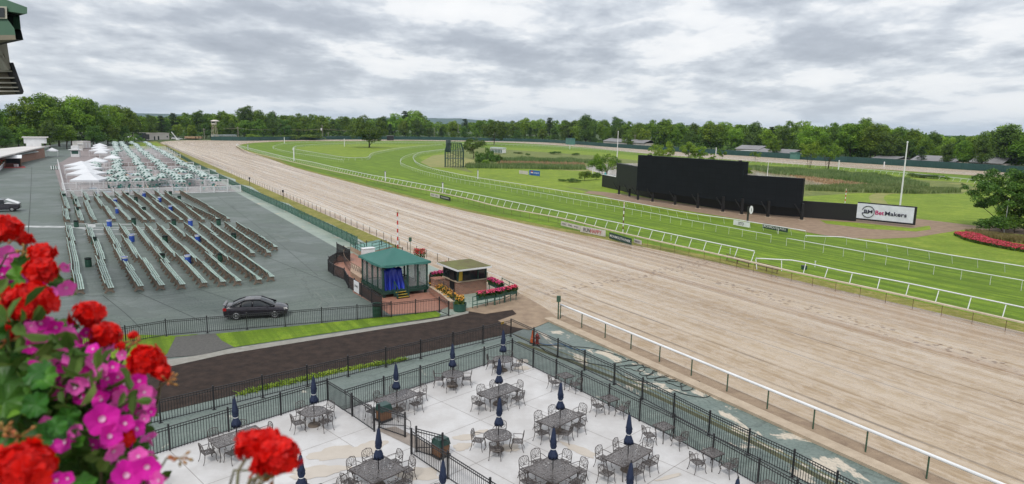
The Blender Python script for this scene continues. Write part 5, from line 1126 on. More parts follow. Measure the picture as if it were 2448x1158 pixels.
# ------------------------------------------------------------- cars
def loft(st, mb_, m=0, closed_ends=True):
    n = len(st[0]); o = len(mb_.v); vs = [p for s in st for p in s]; fs = []
    for i in range(len(st)-1):
        for j in range(n-1): fs.append((i*n+j, i*n+j+1, (i+1)*n+j+1, (i+1)*n+j))
    fs += [tuple(range(n-1, -1, -1)), tuple((len(st)-1)*n+j for j in range(n))]; mb_.add(vs, fs, m)
M_chrome = mat('alloy_wheel', (0.55, 0.55, 0.56), 0.3, metal=0.8); M_tyre = mat('tyre', (0.012, 0.012, 0.013), 0.8)
M_hl = mat('headlamp', (0.7, 0.66, 0.6), 0.15, spec=0.8); M_tl = mat('tail_lamp', (0.35, 0.01, 0.01), 0.25)
def sedan(name, label, loc, rz, paint, group=None, scale=1.0):
    t = thing(name, label, 'car', (0, 0, 0), group)
    #      x,   half width, z bottom, z belt(shoulder), z top centre
    ST = [(-2.24, .70, .42, .80, .86), (-2.18, .80, .26, .92, 1.00), (-1.95, .85, .20, .96, 1.045), (-1.55, .87, .18, .95, 1.02), (-1.0, .88, .17, .93, 0.99), (-.2, .88, .17, .91, .96), (.7, .88, .17, .90, .97), (1.2, .87, .18, .86, .95), (1.7, .85, .19, .79, .86), (2.05, .80, .22, .70, .75), (2.22, .66, .30, .60, .64), (2.27, .50, .38, .52, .56)]
    def ring(x, w_, zb, zs, zt): return [(x, -w_*.9, zb), (x, -w_, zb+.12), (x, -w_*1.01, (zb+zs)/2+.05), (x, -w_*.985, zs-.05), (x, -w_*.93, zs), (x, -w_*.5, zt-.01), (x, 0, zt), (x, w_*.5, zt-.01), (x, w_*.93, zs), (x, w_*.985, zs-.05), (x, w_*1.01, (zb+zs)/2+.05), (x, w_, zb+.12), (x, w_*.9, zb)]
    mb = MB(); loft([ring(*s) for s in ST], mb); mb.build('body', paint, t, smooth=True)
    CB = [(-1.72, .74, .99, .99), (-1.2, .72, .96, 1.26), (-.75, .68, .95, 1.405), (-.1, .67, .93, 1.44), (.35, .68, .93, 1.405), (.85, .71, .93, 1.19), (1.36, .75, .92, .935)]
    def cr(x, w_, zb, zt): k = .86 if zt > 1.15 else .95; return [(x, -w_*1.06, zb), (x, -w_*k, zt-.05), (x, -w_*k*.8, zt), (x, 0, zt+.015), (x, w_*k*.8, zt), (x, w_*k, zt-.05), (x, w_*1.06, zb)]
    mb = MB(); loft([cr(*s) for s in CB], mb); mb.build('cabin', M_glass, t, smooth=True)
    mb = MB(); rf_ = [(x, w_, zb, zt+.012) for x, w_, zb, zt in CB[1:6]]; n = 5
    for (a, b) in zip(rf_[1:-1], rf_[2:-1]):
        ra, rb_ = cr(*a)[1:6], cr(*b)[1:6]
        for j in range(4): mb.add([ra[j], ra[j+1], rb_[j+1], rb_[j]], [(0, 1, 2, 3)])
    for s in (-1, 1):
        P_ = [(-1.72, s*.76, 1.0), (-1.2, s*.70, 1.235), (-.75, s*.60, 1.38), (-.1, s*.59, 1.41), (.35, s*.60, 1.385), (.85, s*.66, 1.16), (1.36, s*.77, .95)]
        mb.tube(P_, .035, 5); mb.bar((-.22, s*.78, .93), (-.18, s*.60, 1.39), .09, .02); mb.bar((-1.02, s*.79, .94), (-1.0, s*.68, 1.28), .09, .02)
    mb.build('roof', paint, t, smooth=True)
    for x in (-1.33, 1.36):
        for s in (-1, 1):
            mb = MB(); mb.tube([(x, s*.66, .31), (x, s*.885, .31)], .31, 20); w_ = mb.build('wheel', M_tyre, t)
            mb = MB(); mb.tube([(x, s*.885, .31), (x, s*.893, .31)], .085, 10)
            mb.tube([(x+.2*math.cos(i*math.pi/10), s*.892, .31+.2*math.sin(i*math.pi/10)) for i in range(20)], .014, 4, closed=True)
            for i in range(7): a = i*2*math.pi/7; mb.bar((x, s*.892, .31), (x+.2*math.cos(a), s*.892, .31+.2*math.sin(a)), .035, .012)
            mb.build('rim', M_chrome, w_)
    for s in (-1, 1):
        mb = MB(); mb.add([(2.15, s*.50, .70), (1.95, s*.79, .755), (2.02, s*.80, .62), (2.225, s*.56, .58)], [(0, 1, 2, 3)]); mb.v = [(x+.03, y*1.01, z+.01) for x, y, z in mb.v]; mb.build('headlight', M_hl, t)
        mb = MB(); mb.box((-2.19, s*.70, .80), (.10, .26, .20)); mb.box((-2.10, s*.815, .80), (.22, .05, .20)); mb.build('tail_light', M_tl, t)
        mb = MB(); mb.box((.82, s*.98, 1.0), (.12, .17, .11), taper=.7); mb.build('mirror', paint, t)
    mb = MB(); mb.bar((-2.16, -.72, 1.10), (-2.16, .72, 1.10), .16, .03); mb.box((-2.14, -.6, 1.05), (.05, .04, .1)); mb.box((-2.14, .6, 1.05), (.05, .04, .1)); mb.build('spoiler', paint, t)
    mb = MB(); mb.box((-2.245, 0, .72), (.012, .32, .16)); mb.build('number_plate', M_white, t)
    for s in (-1, 1):
        for x in (-.55, .25): mb = MB(); mb.box((x, s*.895, .80), (.16, .02, .03)); mb.build('door_handle', paint, t)
    t.location = loc; t.rotation_euler = (0, 0, rz); t.scale = (scale,)*3; seal(t); return t
M_cblack = mat('black_car_paint', (0.007, 0.006, 0.009), 0.2, coat=0.4, spec=.4, col2=(0.016, 0.012, 0.02), scale=1)
p = P(611, 763.5); cu_ = R(14.6); nrm = Vector((-math.sin(cu_), math.cos(cu_), 0)); c = p+nrm*.88
sedan('parked_car', 'shiny black four door sedan with rear spoiler parked behind the black fence', (c.x, c.y, 0), cu_, M_cblack)
# ------------------------------------------------------------- striped umbrellas over the terrace
def make_pumb():
    t = thing('market_umbrella', 'green and white striped umbrella', 'umbrella'); n = 16; R0 = 1.32
    mb = MB(); vs = [(0, 0, 2.62)]
    for k, (rr, z) in enumerate(((.45, 2.50), (.9, 2.34), (R0, 2.14), (R0*1.0, 1.98))):
        for j in range(n*2):
            a = math.pi*j/n; sc_ = 1.0 - (0.035 if (j % 4) else 0.0); zz_ = z-(0.03 if j % 2 and k == 3 else 0); vs.append((rr*sc_*math.cos(a), rr*sc_*math.sin(a), zz_))
    m_ = n*2; fs = []; mi = []
    for j in range(m_): fs.append((0, 1+j, 1+(j+1) % m_)); mi.append(0)
    for k in range(3):
        for j in range(m_): o = 1+k*m_; fs.append((o+j, o+m_+j, o+m_+(j+1) % m_, o+(j+1) % m_)); mi.append(1 if ((j//2) % 2 and k >= 1) else 0)
    for f, q in zip(fs, mi): mb.f.append(f); mb.m.append(q)
    mb.v = vs; mb.build('canopy', [mat('white_canvas', (0.45, 0.51, 0.49), 0.75, col2=(0.31, 0.38, 0.36), scale=2, rnd=0.1), mat('green_stripe', (0.02, 0.10, 0.075), 0.75)], t)
    mb = MB(); mb.tube([(0, 0, 0), (0, 0, 2.7)], .025, 6); mb.build('pole', M_white, t)
    return t
def make_ptable():
    t = thing('terrace_table', 'round green terrace table with attached benches', 'table')
    mb = MB(); mb.lathe([(.6, .70), (.6, .74)], 14); mb.build('tabletop', mat('teal_table', (0.03, 0.16, 0.13), .5, col2=(0.05, 0.2, 0.17), scale=2), t)
    mb = MB(); mb.lathe([(.25, 0), (.05, .06), (.05, .70)], 8); mb.build('pedestal', M_greenm, t)
    for k in range(4):
        a = k*math.pi/2; mb = MB(); mb.box((1.0*math.cos(a), 1.0*math.sin(a), .44), (.34, .42, .04), a); mb.box((1.18*math.cos(a), 1.18*math.sin(a), .66), (.04, .42, .4), a)
        for s in (-.17, .17): mb.bar((1.0*math.cos(a)-s*math.sin(a), 1.0*math.sin(a)+s*math.cos(a), 0), (1.0*math.cos(a)-s*math.sin(a), 1.0*math.sin(a)+s*math.cos(a), .44), .04)
        mb.build('seat', MATS['teal_table'], t)
    return t
PU = Rep(make_pumb()); PTb = Rep(make_ptable()); ru = random.Random(12)
cols = [(-25.5, 118, 370, 'left'), (-20.4, 116, 372, 'second'), (-15.6, 113, 374, 'third'), (-9.4, 112, 376, 'right')]
extra = [(-30.6, 168), (-30.4, 173), (-30.9, 179), (-30.5, 163), (-27.4, 119), (-28.2, 124), (-26.5, 131), (-28, 138), (-27.2, 147), (-22.8, 120), (-18.2, 123), (-13, 122), (-12.4, 128), (-17.6, 131), (-12.8, 138), (-13.2, 146), (-22.6, 131)]
um = []
for ci, (v, s0, s1, nm) in enumerate(cols):
    s = s0; k = 0
    while s < s1:
        um.append((v+ru.uniform(-.6, .6)+(2.0 if s > 250 and ci == 0 else 0), s+ru.uniform(-.5, .5), 'striped umbrella, %s back from the benches in the %s terrace line' % (od(k), nm))); s += (5.6 if s < 150 else 4.9); k += 1
for k, (v, s) in enumerate(extra): um.append((v, s, 'loose striped umbrella standing between the terrace lines, %s one counted from the benches' % od(sorted(extra, key=lambda e: e[1]).index((v, s)))))
um.sort(key=lambda q: q[1])
for v, s, l in um[:300]:
    p = SV(s, v); PU.put((p.x, p.y, .02), ru.uniform(0, 1), l, 'striped umbrellas over the terrace', ru.uniform(.88, 1.0))
for k, (v, s, l) in enumerate(um[:64]):
    p = SV(s, v); PTb.put((p.x+.15, p.y-.1, .02), ru.uniform(0, 6), 'green terrace table under the '+l.replace('striped umbrella, ', '').replace('loose striped umbrella standing between the terrace lines, ', 'loose umbrella, ')[:70].rsplit(' ', 0)[0], 'green tables under the umbrellas')
for k, (v, s) in enumerate([(-24, 109.2), (-16.3, 110), (-11.5, 109.6), (-7.5, 110.2), (-20, 109)]):
    p = SV(s, v); PTb.put((p.x, p.y, .02), ru.uniform(0, 6), 'green table without umbrella behind the front white fence, %s from the left' % od([0, 2, 3, 4, 1][k]), 'green tables under the umbrellas')
# brown mulch beds, plus narrow strips painted in as kerb shadows between terraces
M_mulch_shadow = mat('red_mulch_and_shadow', (0.10, 0.045, 0.03), .95, col2=(0.06, 0.03, 0.02), scale=2)
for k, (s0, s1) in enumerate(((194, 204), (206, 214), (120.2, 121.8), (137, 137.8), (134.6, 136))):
    struct('mulch_and_kerb_shadow', MB().add([SV(s0, -28, .026+.002*k), SV(s0, -6, .026+.002*k), SV(s1, -6, .026+.002*k), SV(s1, -28, .026+.002*k)], [(0, 3, 2, 1)]), M_mulch_shadow)
# coloured mural on the terrace paving: orange and blue shapes
rm = random.Random(8)
M_or2 = mat('orange_floor_paint', (0.62, 0.34, 0.17), .6, col2=(0.52, 0.30, 0.18), scale=.5); M_bl2 = mat('blue_floor_paint', (0.14, 0.30, 0.45), .6, col2=(0.22, 0.38, 0.5), scale=.5)
for k in range(46):
    s = rm.uniform(108.5, 165); v = rm.uniform(-32, -7); w_, h_ = rm.uniform(.8, 2.6), rm.uniform(1, 3); z = .031+.0007*k
    mb = MB(); mb.add([SV(s, v, z), SV(s+rm.uniform(-1, 1), v+w_, z), SV(s+h_, v+w_*rm.uniform(.6, 1), z), SV(s+h_, v+rm.uniform(-.4, .4), z)], [(0, 3, 2, 1)]); o = struct('painted_floor_patch', mb, (M_or2, M_bl2)[k % 2])
    if o.data.polygons[0].normal.z < 0: o.data.flip_normals()
# ------------------------------------------------------------- white tents
M_tent = mat('white_tent_fabric', (0.64, 0.65, 0.67), .6, col2=(0.54, 0.555, 0.58), scale=.5, bump=.2)
def tent(label, c, w_, d_, eave, peak, ang, rounded=False, open_sides=True, group='white peaked tents'):
    t = thing('peaked_tent', label, 'tent', c, group); u = Vector((math.cos(ang), math.sin(ang), 0)); v = Vector((-u.y, u.x, 0)); mb = MB(); vs = []; k = 8; rows = 6
    for j in range(rows+1):
        f_ = j/rows; g = f_
        for i in range(4*k):
            e, s = divmod(i, k); s /= k
            x, y = [(-1+2*s, -1), (1, -1+2*s), (1-2*s, 1), (-1, 1-2*s)][e]
            h = eave+(peak-eave)*((f_**(1.08 if not rounded else .8))); sag = .18*math.sin(math.pi*s)*(1-f_)*f_*2
            p = Vector(c)+u*(x*w_/2*(1-f_))+v*(y*d_/2*(1-f_)); vs.append((p.x, p.y, h-sag))
    fs = []; n = 4*k
    for j in range(rows):
        for i in range(n): fs.append((j*n+i, j*n+(i+1) % n, (j+1)*n+(i+1) % n, (j+1)*n+i))
    mb.add(vs, fs); vl = []
    for i in range(n): p = Vector(vs[i]); vl += [p, p-Vector((0, 0, .32+.05*(i % 2)))]
    mb.add(vl, [(2*i, 2*((i+1) % n), 2*((i+1) % n)+1, 2*i+1) for i in range(n)]); mb.build('canopy', M_tent, t)
    for x in (-1, 1):
        for y in (-1, 1): p = Vector(c)+u*(x*w_/2*.98)+v*(y*d_/2*.98); q = MB(); q.tube([p, p+Vector((0, 0, eave))], .05, 6); q.build('pole', M_white, t)
def tent_px(label, l, r, apex_y, ez=2.35, d_=None, peak=None, rounded=False):
    a, b = P(*l, ez), P(*r, ez); w_ = (b-a).length; u = (b-a).normalized(); v = Vector((-u.y, u.x, 0)); d_ = d_ or w_; c = (a+b)/2+v*(d_/2); c.z = 0
    pk = HZ(c, apex_y+3); tent(label, c, w_, d_, ez, min(max(pk, ez+1.0), ez+2.6), math.atan2(u.y, u.x), rounded)
tent_px('white peaked tent nearest the benches, first of the row of four at the terrace corner', (166, 431), (236, 431), 407)
tent_px('white peaked tent second from the benches in the row of four', (158, 416), (222, 417), 398)
tent_px('white peaked tent third from the benches in the row of four', (155, 404), (214, 405), 391)
tent_px('white peaked tent farthest from the benches in the row of four', (152, 395.5), (205, 396.5), 384)
tent_px('white peaked tent standing alone behind the row of four', (201, 387), (250, 387), 373.5)
tent_px('white rounded tent right of the lone peaked tent', (247, 379), (284, 379), 371, rounded=True)
tent_px('white rounded tent in the back cluster, lowest one', (224, 366), (256, 366), 358.5, rounded=True)
tent_px('white peaked tent in the back cluster, left of the middle', (212, 360), (252, 360.5), 350)
tent_px('white peaked tent in the back cluster, second farthest', (218, 354), (256, 354), 345.5)
tent_px('white peaked tent farthest in the back cluster', (223, 348.5), (256, 348.5), 340)
tent_px('big white marquee tent in front of the far white building', (299, 334), (337, 334), 322.5, ez=2.8, d_=14)
tent_px('small white canopy tent beside the brick concession building', (109.5, 360.5), (137, 360.5), 352)
# ------------------------------------------------------------- concession building and stalls at left
M_roofw = mat('pale_roof', (0.62, 0.60, 0.58), .6, col2=(0.5, 0.47, 0.44), scale=.12)
M_dark = mat('dark_opening', (0.012, 0.014, 0.014), .8)
b0 = P(108, 377); b1 = P(82, 381); b2 = P(0, 398.5)   # front line: right corner to left
fd = (b2-b1).normalized(); bd = Vector((-fd.y, fd.x, 0)); bd = bd if bd.y > 0 and bd.x < 0 else -bd
t = thing('concession_building', 'long low brick concession building with pale flat roof and striped awning', 'building', b1)
bq = [b1, b1+fd*60, b1+fd*60+bd*14, b1+bd*14]; sd_ = (b0-b1); bq = [b1, b1+fd*60, b1+fd*60+sd_.normalized()*12, b0]
mb = MB(); mb.prism([q.xy for q in bq], 0, 3.4); mb.build('wall', M_brick, t)
rq = [P(x, y, 3.6) for x, y in ((-90, 400), (24, 371.5), (82, 358), (120.6, 349.8), (58, 352), (0, 357.5), (-90, 366))]
mb = MB(); mb.prism([q.xy for q in rq], 3.5, 3.85); mb.build('roof', M_roofw, t)
nside = Vector((fd.y, -fd.x, 0)); nside = nside if nside.dot(P(150, 395)-b1) > 0 else -nside
mb = MB(); k = 0; s = 1.5
while s < 26:
    a = b1+fd*s; mb.slab([a+nside*.1+Vector((0, 0, 3.4)), a+fd*.9+nside*.1+Vector((0, 0, 3.4)), a+fd*.9+nside*1.9+Vector((0, 0, 2.6)), a+nside*1.9+Vector((0, 0, 2.6))], .03, k % 2); s += .9; k += 1
mb.build('awning', [M_white, M_greenm], t)
for k, (s, w_) in enumerate(((1, 7), (9, 6), (16, 7), (24, 8), (33, 20))):
    a = b1+fd*s+nside*.04; mb = MB(); mb.slab([a+Vector((0, 0, .1)), a+fd*w_+Vector((0, 0, .1)), a+fd*w_+Vector((0, 0, 2.5)), a+Vector((0, 0, 2.5))], .03); mb.build('opening', M_dark, t)
sn = sd_.normalized(); so_ = Vector((sn.y, -sn.x, 0)); so_ = so_ if so_.y < 0 else -so_
for k, (f_, w_, z0, z1, m_) in enumerate(((.12, .9, 0, 2.2, M_white), (.45, 1.1, 1.5, 2.6, M_dark), (.78, 1.1, 1.5, 2.6, M_dark))):
    a = b1+sd_*f_+so_*.05; mb = MB(); mb.slab([a+Vector((0, 0, z0)), a+sn*w_+Vector((0, 0, z0)), a+sn*w_+Vector((0, 0, z1)), a+Vector((0, 0, z1))], .04); mb.build('door' if k == 0 else 'window', m_, t)
c = P(82, 352, 3.9)+bd*0; a, b = P(58, 350, 3.9), P(112, 350, 3.9); u = (b-a).normalized(); v = Vector((-u.y, u.x, 0))
t = thing('rooftop_box', 'white box shaped rooftop unit with overhanging top on the concession building', 'rooftop unit', (a.x, a.y, 3.9)); h = 3.2
mb = MB(); q = [a+u*5, b-u*6, b-u*6+v*5, a+u*5+v*5]; mb.prism([p.xy for p in q], 3.85, 4.9); q = [a, b, b+v*6, a+v*6]; mb.prism([p.xy for p in q], 4.9, 6.9); mb.build('box_body', M_white, t)
mb = MB(); q = [a-u*.5-v*.4, b+u*.6-v*.4, b+u*.6+v*6.5, a-u*.5+v*6.5]; mb.prism([p.xy for p in q], 6.9, 7.15); mb.build('cap', M_roofw, t)
# small stand with mono-pitch roof
a, b = P(14, 400), P(50, 399.5); u = (b-a).normalized(); v = Vector((-u.y, u.x, 0)); t = thing('drinks_stand', 'small dark drinks stand with white lean-to roof and red mat', 'stand', a)
mb = MB(); mb.slab([a-v*.6+Vector((0, 0, 2.55)), b-v*.6+u*.4+Vector((0, 0, 2.55)), b+v*3+u*.4+Vector((0, 0, 3.3)), a+v*3+Vector((0, 0, 3.3))], .1); mb.build('roof', M_white, t)
mb = MB(); mb.prism([p.xy for p in (a, b-u*.8, b-u*.8+v*.8, a+v*.8)], 0, 1.05); mb.build('counter', mat('dark_red_panel', (0.11, 0.03, 0.02), .6), t)
mb = MB(); mb.prism([p.xy for p in (a+v*2.6, b+v*2.6, b+v*2.8, a+v*2.8)], 0, 2.9); mb.build('back_wall', M_dark, t)
for q in (a, b, a+v*2.6, b+v*2.6): mb = MB(); mb.bar(q, q+Vector((0, 0, 2.6)), .12); mb.build('post', M_rust, t)
for f_ in (.62, .78): c = a.lerp(b, f_)-v*.5; tt = MB(); tt.lathe([(.24, 0), (.3, .8), (.32, .84)], 10, c); o = tt.build('white_bin', M_white, None, loc=c); tag(o, 'white round bin in front of the drinks stand, %s' % ('left one', 'right one')[f_ > .7], 'bin')
poly_sheet('red_mat', [(8, 403), (62, 402), (58, 397), (12, 397)], .03, mat('red_carpet', (0.30, 0.03, 0.03), .8))
# kiosk
a, b = P(170, 376), P(190, 376); u = (b-a).normalized(); v = Vector((-u.y, u.x, 0)); t = thing('food_kiosk', 'square white kiosk with dark green serving hatch and raised sign top', 'kiosk', a); w_ = (b-a).length
mb = MB(); mb.prism([p.xy for p in (a, b, b+v*2.6, a+v*2.6)], 0, 2.6); mb.build('body', M_white, t)
mb = MB(); mb.slab([a+u*.25-v*.03+Vector((0, 0, 1.15)), b-u*.25-v*.03+Vector((0, 0, 1.15)), b-u*.25-v*.03+Vector((0, 0, 2.3)), a+u*.25-v*.03+Vector((0, 0, 2.3))], .03); mb.build('hatch', M_greenm, t)
mb = MB(); mb.prism([p.xy for p in (a-u*.7-v*.5, b+u*.7-v*.5, b+u*.7+v*3, a-u*.7+v*3)], 2.6, 2.75); mb.build('roof', M_white, t)
mb = MB(); mb.prism([p.xy for p in (a+u*.2, b-u*.2, b-u*.2+v*2, a+u*.2+v*2)], 2.75, 4.1); mb.build('sign_box', M_white, t)
a, b = P(187, 361), P(198, 361); u = (b-a).normalized(); v = Vector((-u.y, u.x, 0)); t = thing('ticket_booth', 'small grey shed behind the white kiosk', 'booth', a); mb = MB(); mb.prism([p.xy for p in (a, b, b+v*3, a+v*3)], 0, 2.8); mb.build('body', M_roofw, t); mb = MB(); mb.prism([p.xy for p in (a-u*.3-v*.3, b+u*.3-v*.3, b+u*.3+v*3.3, a-u*.3+v*3.3)], 2.8, 3.0); mb.build('roof', M_white, t)
a, b = P(200, 357), P(218, 356); u = (b-a).normalized(); v = Vector((-u.y, u.x, 0)); t = thing('restroom_trailer', 'long grey white trailer under the trees behind the tents', 'trailer', a); mb = MB(); mb.prism([p.xy for p in (a, b, b+v*5, a+v*5)], .4, 3.6); mb.build('body', M_roofw, t)
for f_ in (.3, .7): c = a.lerp(b, f_)-v*.03; mb = MB(); mb.slab([c+Vector((0, 0, .5)), c+u*1.0+Vector((0, 0, .5)), c+u*1.0+Vector((0, 0, 2.7)), c+Vector((0, 0, 2.7))], .03); mb.build('door', M_white, t)
# striped barricade and little things by the terrace fence
p = P(131, 406); t = thing('striped_barrier', 'short green and white striped barrier left of the white fence', 'barrier', p); mb = MB()
for k in range(7): mb.box((p.x-.9+k*.32, p.y, .55), (.32, .06, 1.0), 0, k % 2)
mb.build('panel', [M_white, M_greenm], t); mb = MB(); mb.box((p.x+.1, p.y+.2, .03), (2.4, .6, .06)); mb.build('foot', M_dark, t)
# pickup at the left edge
p = P(22, 508); t = thing('pickup_truck', 'black pickup truck with raised white load cover at the left edge', 'truck', (0, 0, 0))
def block(name, st, m, parent, sm=True):
    mb = MB(); loft(st, mb); return mb.build(name, m, parent, smooth=sm)
def rg(x, w_, z0, z1, k=.94): return [(x, -w_, z0), (x, -w_, z1-.12), (x, -w_*k, z1), (x, 0, z1+.02), (x, w_*k, z1), (x, w_, z1-.12), (x, w_, z0)]
block('body', [rg(-2.6, .92, .45, 1.12), rg(-2.5, .96, .35, 1.15), rg(0.7, .97, .32, 1.15), rg(1.2, .96, .32, 1.14), rg(2.3, .93, .34, 1.05), rg(2.6, .85, .42, .95)], M_cblack, t)
block('cab', [rg(-.75, .86, 1.05, 1.15), rg(-.6, .80, 1.05, 1.78), rg(.6, .78, 1.05, 1.80), rg(1.35, .86, 1.05, 1.18)], M_glass, t)
mb = MB(); mb.box((0, 0, 1.815), (1.35, 1.45, .05)); mb.build('roof', M_cblack, t)
mb = MB(); mb.slab([(-2.55, -.9, 1.2), (-.8, -.9, 1.3), (-.8, .9, 1.3), (-2.55, .9, 1.2)], .05); mb.slab([(-2.5, -.85, 1.25), (-1.0, -.85, 1.9), (-1.0, .85, 1.9), (-2.5, .85, 1.25)], .05); mb.build('load_cover', M_white, t)
for x in (-1.7, 1.75):
    for s in (-1, 1): mb = MB(); mb.tube([(x, s*.72, .38), (x, s*.98, .38)], .38, 16); w_ = mb.build('wheel', M_tyre, t); mb = MB(); mb.tube([(x, s*.98, .38), (x, s*.995, .38)], .2, 10); mb.build('rim', M_chrome, w_)
for s in (-1, 1): mb = MB(); mb.box((2.55, s*.7, .85), (.12, .3, .18)); mb.build('headlight', M_hl, t)
mb = MB(); mb.box((2.62, 0, .55), (.1, 1.7, .2)); mb.build('bumper', M_chrome, t)
t.location = (p.x-2.0, p.y+0.8, 0); t.rotation_euler = (0, 0, R(206))
# ------------------------------------------------------------- far end of the chute
def bldg(name, label, cat, l, r, top, depth, m, roof=None, extra=None):
    a, b = P(*l), P(*r); u = (b-a).normalized(); v = Vector((-u.y, u.x, 0)); t = thing(name, label, cat, a); h = HZ((a+b)/2, top)
    mb = MB(); mb.prism([p.xy for p in (a, b, b+v*depth, a+v*depth)], 0, h); mb.build('wall', m, t)
    mb = MB(); e = .35; mb.prism([p.xy for p in (a-u*e-v*e, b+u*e-v*e, b+u*e+v*(depth+e), a-u*e+v*(depth+e))], h, h+.25); mb.build('roof', roof or m, t)
    return t, a, b, u, v, h
M_bwhite = mat('painted_block_wall', (0.66, 0.60, 0.56), .8, col2=(0.55, 0.49, 0.46), scale=.2)
t, a, b, u, v, h = bldg('block_building', 'long white block building at the end of the dirt chute', 'building', (352, 335.3), (405, 334), 319.5, 12, M_bwhite)
for f_, w_, z0, z1 in ((.3, 1.2, 0, 2.4), (.47, 1.4, 0, 2.6), (.88, 1.2, 1.5, 2.6)):
    c = a.lerp(b, f_)-v*.05; mb = MB(); mb.slab([c+Vector((0, 0, z0)), c+u*w_+Vector((0, 0, z0)), c+u*w_+Vector((0, 0, z1)), c+Vector((0, 0, z1))], .04); mb.build('door' if z0 == 0 else 'window', M_dark, t)
bldg('block_building', 'narrow pale block section left of the dark green hall', 'building', (320, 337), (331, 336.5), 320, 8, M_bwhite)
bldg('green_hall', 'dark green tall shed with pale roof edge at the end of the terrace', 'building', (330, 337), (350, 336.5), 318.5, 9, mat('dark_green_wall', (0.015, 0.05, 0.045), .6), M_roofw)
a, b = P(343, 338), P(358, 337.6); t = thing('tote_board', 'small black screen on posts in front of the white block building', 'screen', a); mb = MB(); mb.slab([a+Vector((0, 0, 1.2)), b+Vector((0, 0, 1.2)), b+Vector((0, 0, 4.3)), a+Vector((0, 0, 4.3))], .3); mb.build('display', M_black, t)
for f_ in (.15, .85): c = a.lerp(b, f_); mb = MB(); mb.bar(c+Vector((0, .15, 0)), c+Vector((0, .15, 1.4)), .25); mb.build('post', M_greenm, t)
# vehicles parked at the chute
M_cwhite = mat('white_vehicle_paint', (0.72, 0.72, 0.72), .25, coat=.5); M_cgrey = mat('grey_vehicle_paint', (0.30, 0.31, 0.33), .25, coat=.5)
for k, (x, y, l_) in enumerate([(419, 334, 'white van parked right of the white block building'), (429, 334.3, 'white car parked at the foot of the leaning mast'), (447, 334, 'white car parked left of the wooden carts'), (478, 334.3, 'white van parked right of the wooden carts'), (417, 331, 'grey car behind the white van by the block building')]):
    q = P(x, y); sedan('parked_car', l_, (q.x, q.y, 0), R(30+k*25), (M_cwhite, M_cwhite, M_cgrey, M_cwhite, M_cgrey)[k], 'vehicles parked by the chute', 1.2 if 'van' in l_ else 1.0)
q = P(425, 335); t = thing('boom_mast', 'white leaning boom mast beside the parked vans', 'mast', q); tp = q+Vector((-4.6, 1, HZ(q, 316))); mb = MB(); mb.bar(q, tp, .35); mb.build('boom', M_white, t); mb = MB(); mb.box((q.x, q.y, .4), (2, 1.4, .8)); mb.build('base', M_white, t)
q0, q1 = P(452, 334.3), P(474, 334.3); t = thing('wooden_carts', 'row of tan wooden carts parked by the chute', 'cart', q0); n = 3
for k in range(n): c = q0.lerp(q1, (k+.5)/n); mb = MB(); mb.box((c.x, c.y, 1.6), (7.5, 2.4, 1.4)); mb.build('cart_body', mat('tan_wood', (0.42, 0.27, 0.16), .8), t)
mb = MB()
for k in range(n*2): c = q0.lerp(q1, (k+.5)/n/2); mb.tube([c+Vector((0, -1.2, .5)), c+Vector((0, -1.0, .5))], .5, 10)
mb.build('wheels', M_tyre, t)
def start_gate(label, l, r, stalls, h, cat='starting gate'):
    a, b = P(*l), P(*r); u = (b-a).normalized(); v = Vector((-u.y, u.x, 0)); t = thing('starting_gate', label, cat, a); ln = (b-a).length
    for k in range(stalls+1):
        c = a+u*(ln*k/stalls); mb = MB(); mb.slab([c+Vector((0, 0, .5)), c+v*2.6+Vector((0, 0, .5)), c+v*2.6+Vector((0, 0, h*.72)), c+Vector((0, 0, h*.72))], .18); mb.bar(c, c+Vector((0, 0, h*.8)), .14); mb.build('partition', M_white, t)
    for k in range(stalls):
        c = a+u*(ln*(k+.5)/stalls); mb = MB(); mb.box((c.x, c.y, h*.38), (ln/stalls*.7, .1, h*.45), math.atan2(u.y, u.x)); mb.build('stall_door', M_greenm, t)
    mb = MB(); mb.prism([p.xy for p in (a, b, b+v*2.8, a+v*2.8)], h*.80, h); mb.build('top_frame', mat('gate_top', (0.55, 0.60, 0.62), .5), t)
start_gate('white starting gate parked against the far green fence', (511, 334.3), (566, 333.8), 14, 3.6)
start_gate('small white starting gate standing on the infield behind the round tree', (1172, 366.5), (1200, 368.5), 8, 3.2)
# light towers with cabins
def tower(label, x, y, top, lx=0, cab=2.4):
    q = P(x, y); h = HZ(q, top); t = thing('patrol_tower', label, 'tower', q); mb = MB(); hw = 1.4
    for sx in (-1, 1):
        for sy in (-1, 1): mb = MB(); mb.bar(q+Vector((sx*hw*1.4, sy*hw, 0)), q+Vector((sx*hw*.7, sy*hw*.7, h-3.2)), .22); mb.build('leg', M_cap, t)
    mb = MB()
    for k in range(4): z = (h-3.2)*(k+.5)/4; mb.bar(q+Vector((-hw*1.2, -hw, z-1.4)), q+Vector((hw*1.2, -hw, z+1.4)), .1); mb.bar(q+Vector((hw*1.2, -hw, z-1.4)), q+Vector((-hw*1.2, -hw, z+1.4)), .1)
    mb.build('bracing', M_cap, t)
    mb = MB(); mb.box((q.x, q.y, h-2.1), (cab*1.25, cab, 2.4)); mb.build('cabin', mat('cream_cabin', (0.6, 0.56, 0.48), .7), t); mb = MB(); mb.box((q.x, q.y-cab/2-.03, h-1.9), (cab, .04, .9)); mb.build('window', M_glass, t)
    mb = MB(); mb.box((q.x+.6, q.y, h-.45), (cab*2.3, cab*1.6, .9), taper=.35); mb.build('roof', M_bwhite, t)
tower('cream patrol tower on stilts beside the far starting gate', 514, 334.6, 287)
tower('white patrol tower on stilts behind the far fence in front of the trees', 1270, 335.5, 296)
